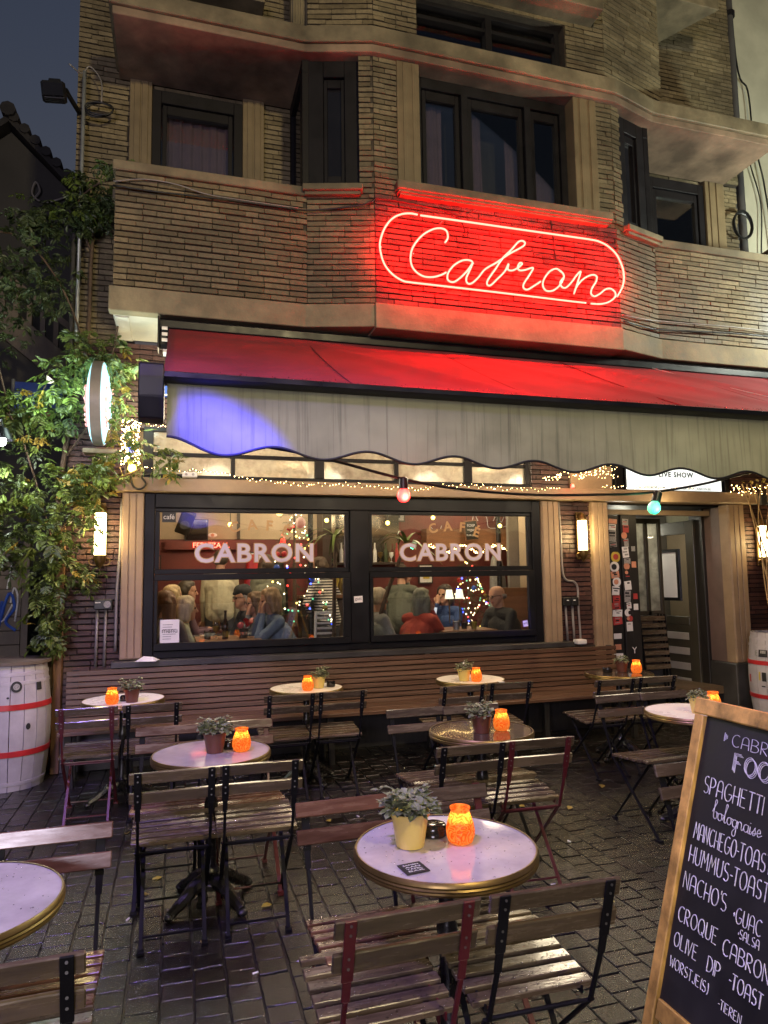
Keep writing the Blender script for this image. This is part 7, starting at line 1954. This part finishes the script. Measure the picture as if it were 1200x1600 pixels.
def person(head, face, label, top, legs=(.05, .05, .06), hair=(.10, .06, .03), style='short', lean=.06, arms=('table', 'table'), stand=False, turn=0., glasses=False, tilt=0., bulk=1., cap=None, skin=None, voxel=.0085, stripes=False):
    """head: centre of the head; face: heading in degrees (0 = +x, 90 = into the cafe)."""
    hd = Vector(head); a = math.radians(face)
    d = Vector((math.cos(a), math.sin(a), 0)); s = Vector((-math.sin(a), math.cos(a), 0)); z = Vector((0, 0, 1))
    ah = math.radians(face+turn); hf = Vector((math.cos(ah)*math.cos(tilt), math.sin(ah)*math.cos(tilt), math.sin(tilt))); hs = Vector((-math.sin(ah), math.cos(ah), 0)); hu = hf.cross(hs)
    t = empty('person', (hd.x-d.x*lean*2, hd.y-d.y*lean*2, .30), label, 'person', 'guests in the cafe')
    H = lambda f_, l_, u_: hd+hf*f_+hs*l_+hu*u_
    caps = []
    S, T, L_, E_, P_ = 0, 1, 2, 3, 4
    caps += [(H(-.018, 0, .03), H(.012, 0, .035), .082, .078, S), (H(.03, 0, -.02), H(.05, 0, -.085), .060, .036, S), (H(.02, .035, -.03), H(.045, .022, -.07), .042, .03, S), (H(.02, -.035, -.03), H(.045, -.022, -.07), .042, .03, S)]
    caps += [(H(.088, 0, .012), H(.108, 0, -.028), .010, .014, S), (H(.075, .03, .025), H(.078, -.03, .025), .014, .014, S)]
    for e in (-1, 1):
        caps += [(H(-.005, e*.080, .005), H(-.010, e*.083, -.028), .014, .010, S), (H(.083, e*.031, .006), H(.084, e*.029, .006), .0095, .0095, E_)]
    caps += [(H(.082, .018, -.062), H(.082, -.018, -.062), .009, .009, P_)]
    nb = hd-d*.035-z*.155
    caps += [(hd-hu*.05-hf*.015, nb, .055, .058, S)]
    sh = nb-z*.055-d*.01; w = .175*bulk
    pel = sh-d*(lean*1.9)-z*.46
    chest = sh-z*.14-d*lean*.45
    caps += [(nb-z*.02, sh-z*.02, .070, .085, T), (sh+s*w*.75, sh-s*w*.75, .068*bulk, .068*bulk, T), (chest+s*w*.45, chest-s*w*.45, .115*bulk, .115*bulk, T), (chest, pel+z*.08, .14*bulk, .135*bulk, T), (chest+s*.07, pel+s*.07, .105*bulk, .11*bulk, T), (chest-s*.07, pel-s*.07, .105*bulk, .11*bulk, T)]
    for e in (-1, 1):
        hip = pel+s*e*.095
        if stand:
            kn = hip-z*.40+d*.02; an = Vector((kn.x, kn.y, .38))
            caps += [(hip, kn, .085, .06, L_), (kn, an, .055, .042, L_), (an-z*.02, an-z*.04+d*.13, .04, .035, L_)]
        else:
            kn = hip+d*.40+z*.02; an = kn-z*max(.2, (kn.z-.38))+d*.03
            caps += [(hip, kn, .09, .065, L_), (kn, an, .058, .042, L_), (an-z*.02, an-z*.04+d*.12, .04, .035, L_)]
    for e, pose in ((1, arms[0]), (-1, arms[1])):
        so = sh+s*e*w
        if pose == 'table': el = so-z*.25+d*.10+s*e*.05; wr = el+d*.20-s*e*.10+z*.02
        elif pose == 'face': el = so-z*.20+d*.22-s*e*.02; wr = hd+hf*.10+hs*e*.055-hu*.125
        elif pose == 'hip': el = so-z*.24+s*e*.19-d*.04; wr = el-z*.13-s*e*.17+d*.08
        elif pose == 'reach': el = so-z*.20+d*.18; wr = el+d*.25-z*.01
        else: el = so-z*.29+s*e*.03; wr = el-z*.24+d*.08
        caps += [(so, el, .056*bulk, .046, T), (el, wr, .044, .030, T)]
        fd = (wr-el).normalized()
        if pose == 'face': fd = (hd+hf*.085+hs*e*.05-wr).normalized()
        pl = wr+fd*.075
        sd = fd.cross(z if abs(fd.z) < .8 else d)
        sd = sd.normalized()
        caps += [(wr, wr+fd*.02, .026, .027, S), (wr+fd*.02+sd*.018, pl+sd*.022, .016, .014, S), (wr+fd*.02-sd*.018, pl-sd*.022, .016, .014, S), (wr+fd*.02, pl, .018, .015, S)]
        nrm = sd.cross(fd)
        for k, (o_, ln) in enumerate(((-.028, .060), (-.009, .072), (.010, .066), (.027, .050))):
            b = pl+sd*o_; m_ = b+fd*ln*.55-nrm*.008; tp = m_+fd*ln*.4-nrm*.022
            caps += [(b, m_, .0088, .008, S), (m_, tp, .008, .0072, S)]
        th = wr+fd*.03-sd*.03; caps += [(th, th+fd*.035-sd*.03-nrm*.01, .011, .010, S), (th+fd*.035-sd*.03-nrm*.01, th+fd*.065-sd*.033-nrm*.02, .0095, .008, S)]
    tm = cloth('top_'+label[:18], top)
    if stripes:
        nt = tm.node_tree; wv = nt.nodes.new('ShaderNodeTexWave'); wv.wave_type = 'BANDS'; wv.bands_direction = 'Z'; wv.inputs['Scale'].default_value = 9
        g_ = nt.nodes.new('ShaderNodeNewGeometry'); nt.links.new(g_.outputs['Position'], wv.inputs['Vector'])
        r_ = nt.nodes.new('ShaderNodeValToRGB'); r_.color_ramp.interpolation = 'CONSTANT'; r_.color_ramp.elements[0].color = (.02, .02, .025, 1); r_.color_ramp.elements[1].color = (.6, .57, .52, 1); r_.color_ramp.elements[1].position = .5
        nt.links.new(wv.outputs[0], r_.inputs[0]); nt.links.new(r_.outputs[0], nt.nodes['Principled BSDF'].inputs['Base Color'])
    caps = [(tuple(p), tuple(q), r0, r1, mi) for (p, q, r0, r1, mi) in caps]
    put('body', capsules_mesh('body', caps, [skin or SKIN, tm, cloth('legs_'+label[:18], legs), EYEM, LIP], voxel), t)
    hc = []
    if style != 'bald':
        hc += [(H(-.03, 0, .058), H(.005, 0, .066), .083, .076, 0), (H(-.055, .03, .01), H(-.05, -.03, .01), .068, .068, 0), (H(.045, .03, .092), H(.045, -.03, .092), .030, .030, 0)]
        for e in (-1, 1): hc += [(H(-.01, e*.066, .05), H(-.03, e*.068, -.01), .032, .030, 0)]
        if style in ('bob', 'long'):
            dn_ = -.10 if style == 'bob' else -.19
            for e in (-1, 1):
                hc += [(H(.01, e*.072, .045), H(-.005, e*.086, dn_), .036, .034, 0), (H(-.05, e*.05, .0), H(-.06, e*.06, dn_), .055, .045, 0), (H(.045, e*.055, .075), H(.04, e*.082, -.01), .028, .022, 0)]
        if style == 'scarf':
            hc += [(H(-.05, 0, -.02), H(-.05, 0, -.13), .08, .075, 0), (H(-.01, .08, .02), H(-.02, .08, -.12), .04, .05, 0), (H(-.01, -.08, .02), H(-.02, -.08, -.12), .04, .05, 0)]
    else:
        for e in (-1, 1): hc += [(H(-.06, e*.065, -.01), H(-.02, e*.078, .0), .026, .018, 0)]
        hc += [(H(-.085, .03, -.02), H(-.085, -.03, -.02), .03, .03, 0)]
    hm = pmat('hair_'+label[:18], hair, .55, var=.4, scale=30, stretch=(1, 1, .25), bump=.5, bscale=90)
    put('hair', capsules_mesh('hair', [(tuple(p), tuple(q), r0, r1, mi) for (p, q, r0, r1, mi) in hc], [hm], .009), t)
    if cap:
        cc_ = [(H(-.02, 0, .085), H(.03, 0, .085), .085, .075, 0), (H(.06, .03, .068), H(.10, 0, .055), .03, .02, 0), (H(.06, -.03, .068), H(.10, 0, .055), .03, .02, 0), (H(-.03, .04, .07), H(-.03, -.04, .07), .07, .07, 0)]
        put('cap', capsules_mesh('cap', [(tuple(p), tuple(q), r0, r1, mi) for (p, q, r0, r1, mi) in cc_], [cloth('cap_cloth', cap)], .008), t)
    if glasses:
        g_ = MB()
        for e in (-1, 1):
            g_.tube([H(.100, e*.033+.024*math.cos(k*PI/6), .006+.019*math.sin(k*PI/6)) for k in range(12)], .0026, 5, closed=True)
            g_.tube([H(.098, e*.057, .010), H(.0, e*.090, .012)], .0026, 5)
        g_.tube([H(.102, .009, .008), H(.102, -.009, .008)], .0026, 5)
        build(g_, 'glasses', M['ink'], t, smooth='all')
    return t
person((-.10, 7.25, 1.385), 60, 'person with long reddish brown hair at the left edge of the window, back turned', (.20, .17, .15), hair=(.16, .07, .03), style='long')
person((-.03, 8.05, 1.435), 5, 'blonde person in dark clothes facing right, second row left in the window', (.10, .09, .09), hair=(.48, .36, .20), style='long')
person((.13, 8.35, 1.485), 10, 'dark haired person facing right behind the blonde ones in the left bay', (.13, .07, .10), hair=(.06, .045, .03), style='short')
person((.105, 7.42, 1.325), 8, 'blonde person in a pale grey green sweater reaching over the table, left bay', (.34, .36, .27), hair=(.52, .42, .25), style='bob', arms=('reach', 'table'), lean=.10)
person((.53, 9.0, 1.86), 85, 'standing person in a beige jacket seen from behind in the left bay', (.46, .42, .29), hair=(.07, .05, .03), stand=True, arms=('down', 'down'), bulk=.98)
person((.735, 8.2, 1.40), 190, 'older person in a dark coat with flat cap and glasses facing left', (.018, .02, .028), hair=(.35, .33, .31), style='short', glasses=True, cap=(.03, .032, .035), bulk=1.1)
person((.825, 7.72, 1.35), 195, 'brown haired person with glasses leaning on a hand in the left bay', (.16, .17, .19), hair=(.14, .085, .045), style='bob', glasses=True, arms=('face', 'table'))
person((.925, 7.24, 1.395), 188, 'person in a light blue sweater with hands at the chin in the left bay', (.145, .20, .30), hair=(.36, .23, .12), style='bob', arms=('face', 'face'), lean=.10, tilt=-.1, bulk=1.05)
person((1.12, 9.1, 1.80), 95, 'standing person in a grey green coat seen from behind, right part of the left bay', (.18, .18, .13), hair=(.09, .06, .04), stand=True, arms=('down', 'down'), bulk=.96, style='bob')
person((1.76, 8.85, 1.76), 130, 'standing person in a black and white striped top with a hand on the hip', (.3, .3, .3), hair=(.08, .05, .03), stand=True, arms=('hip', 'hip'), style='short', stripes=True)
person((2.16, 7.50, 1.37), 15, 'person in a grey sweater with hand at mouth, left edge of the right bay', (.24, .25, .24), hair=(.50, .42, .30), style='short', arms=('face', 'table'), bulk=1.05)
person((2.61, 7.34, 1.36), 28, 'person in a red sweater with grey green headscarf facing away to the right', (.40, .055, .035), hair=(.21, .22, .16), style='scarf', arms=('face', 'face'), lean=.10, bulk=1.1)
person((2.92, 9.0, 1.66), 60, 'standing dark haired person in grey behind the red sweater', (.12, .13, .10), hair=(.05, .035, .025), stand=True, arms=('down', 'face'))
person((3.34, 8.5, 1.385), 215, 'dark haired person in blue between the red sweater and the bald man', (.04, .08, .22), hair=(.04, .03, .025), style='bob', arms=('table', 'face'))
person((3.56, 7.42, 1.385), 190, 'bald person with glasses in a black jacket facing left in the right bay', (.020, .020, .020), hair=(.30, .27, .24), style='bald', glasses=True, lean=.10, tilt=-.18, bulk=1.18)
CHB = thing('high_bench', (4.15, 8.2, .3), 'dark high backed bench behind the bald man inside', 'bench')
build(MB().b2((3.95, 8.25, .30), (4.5, 8.32, 1.46)), 'bench_back', M['in_wood'], CHB, bevel=.004)
build(MB().b2((3.95, 7.85, .68), (4.5, 8.24, .74)), 'bench_seat', M['in_wood'], CHB, bevel=.004)
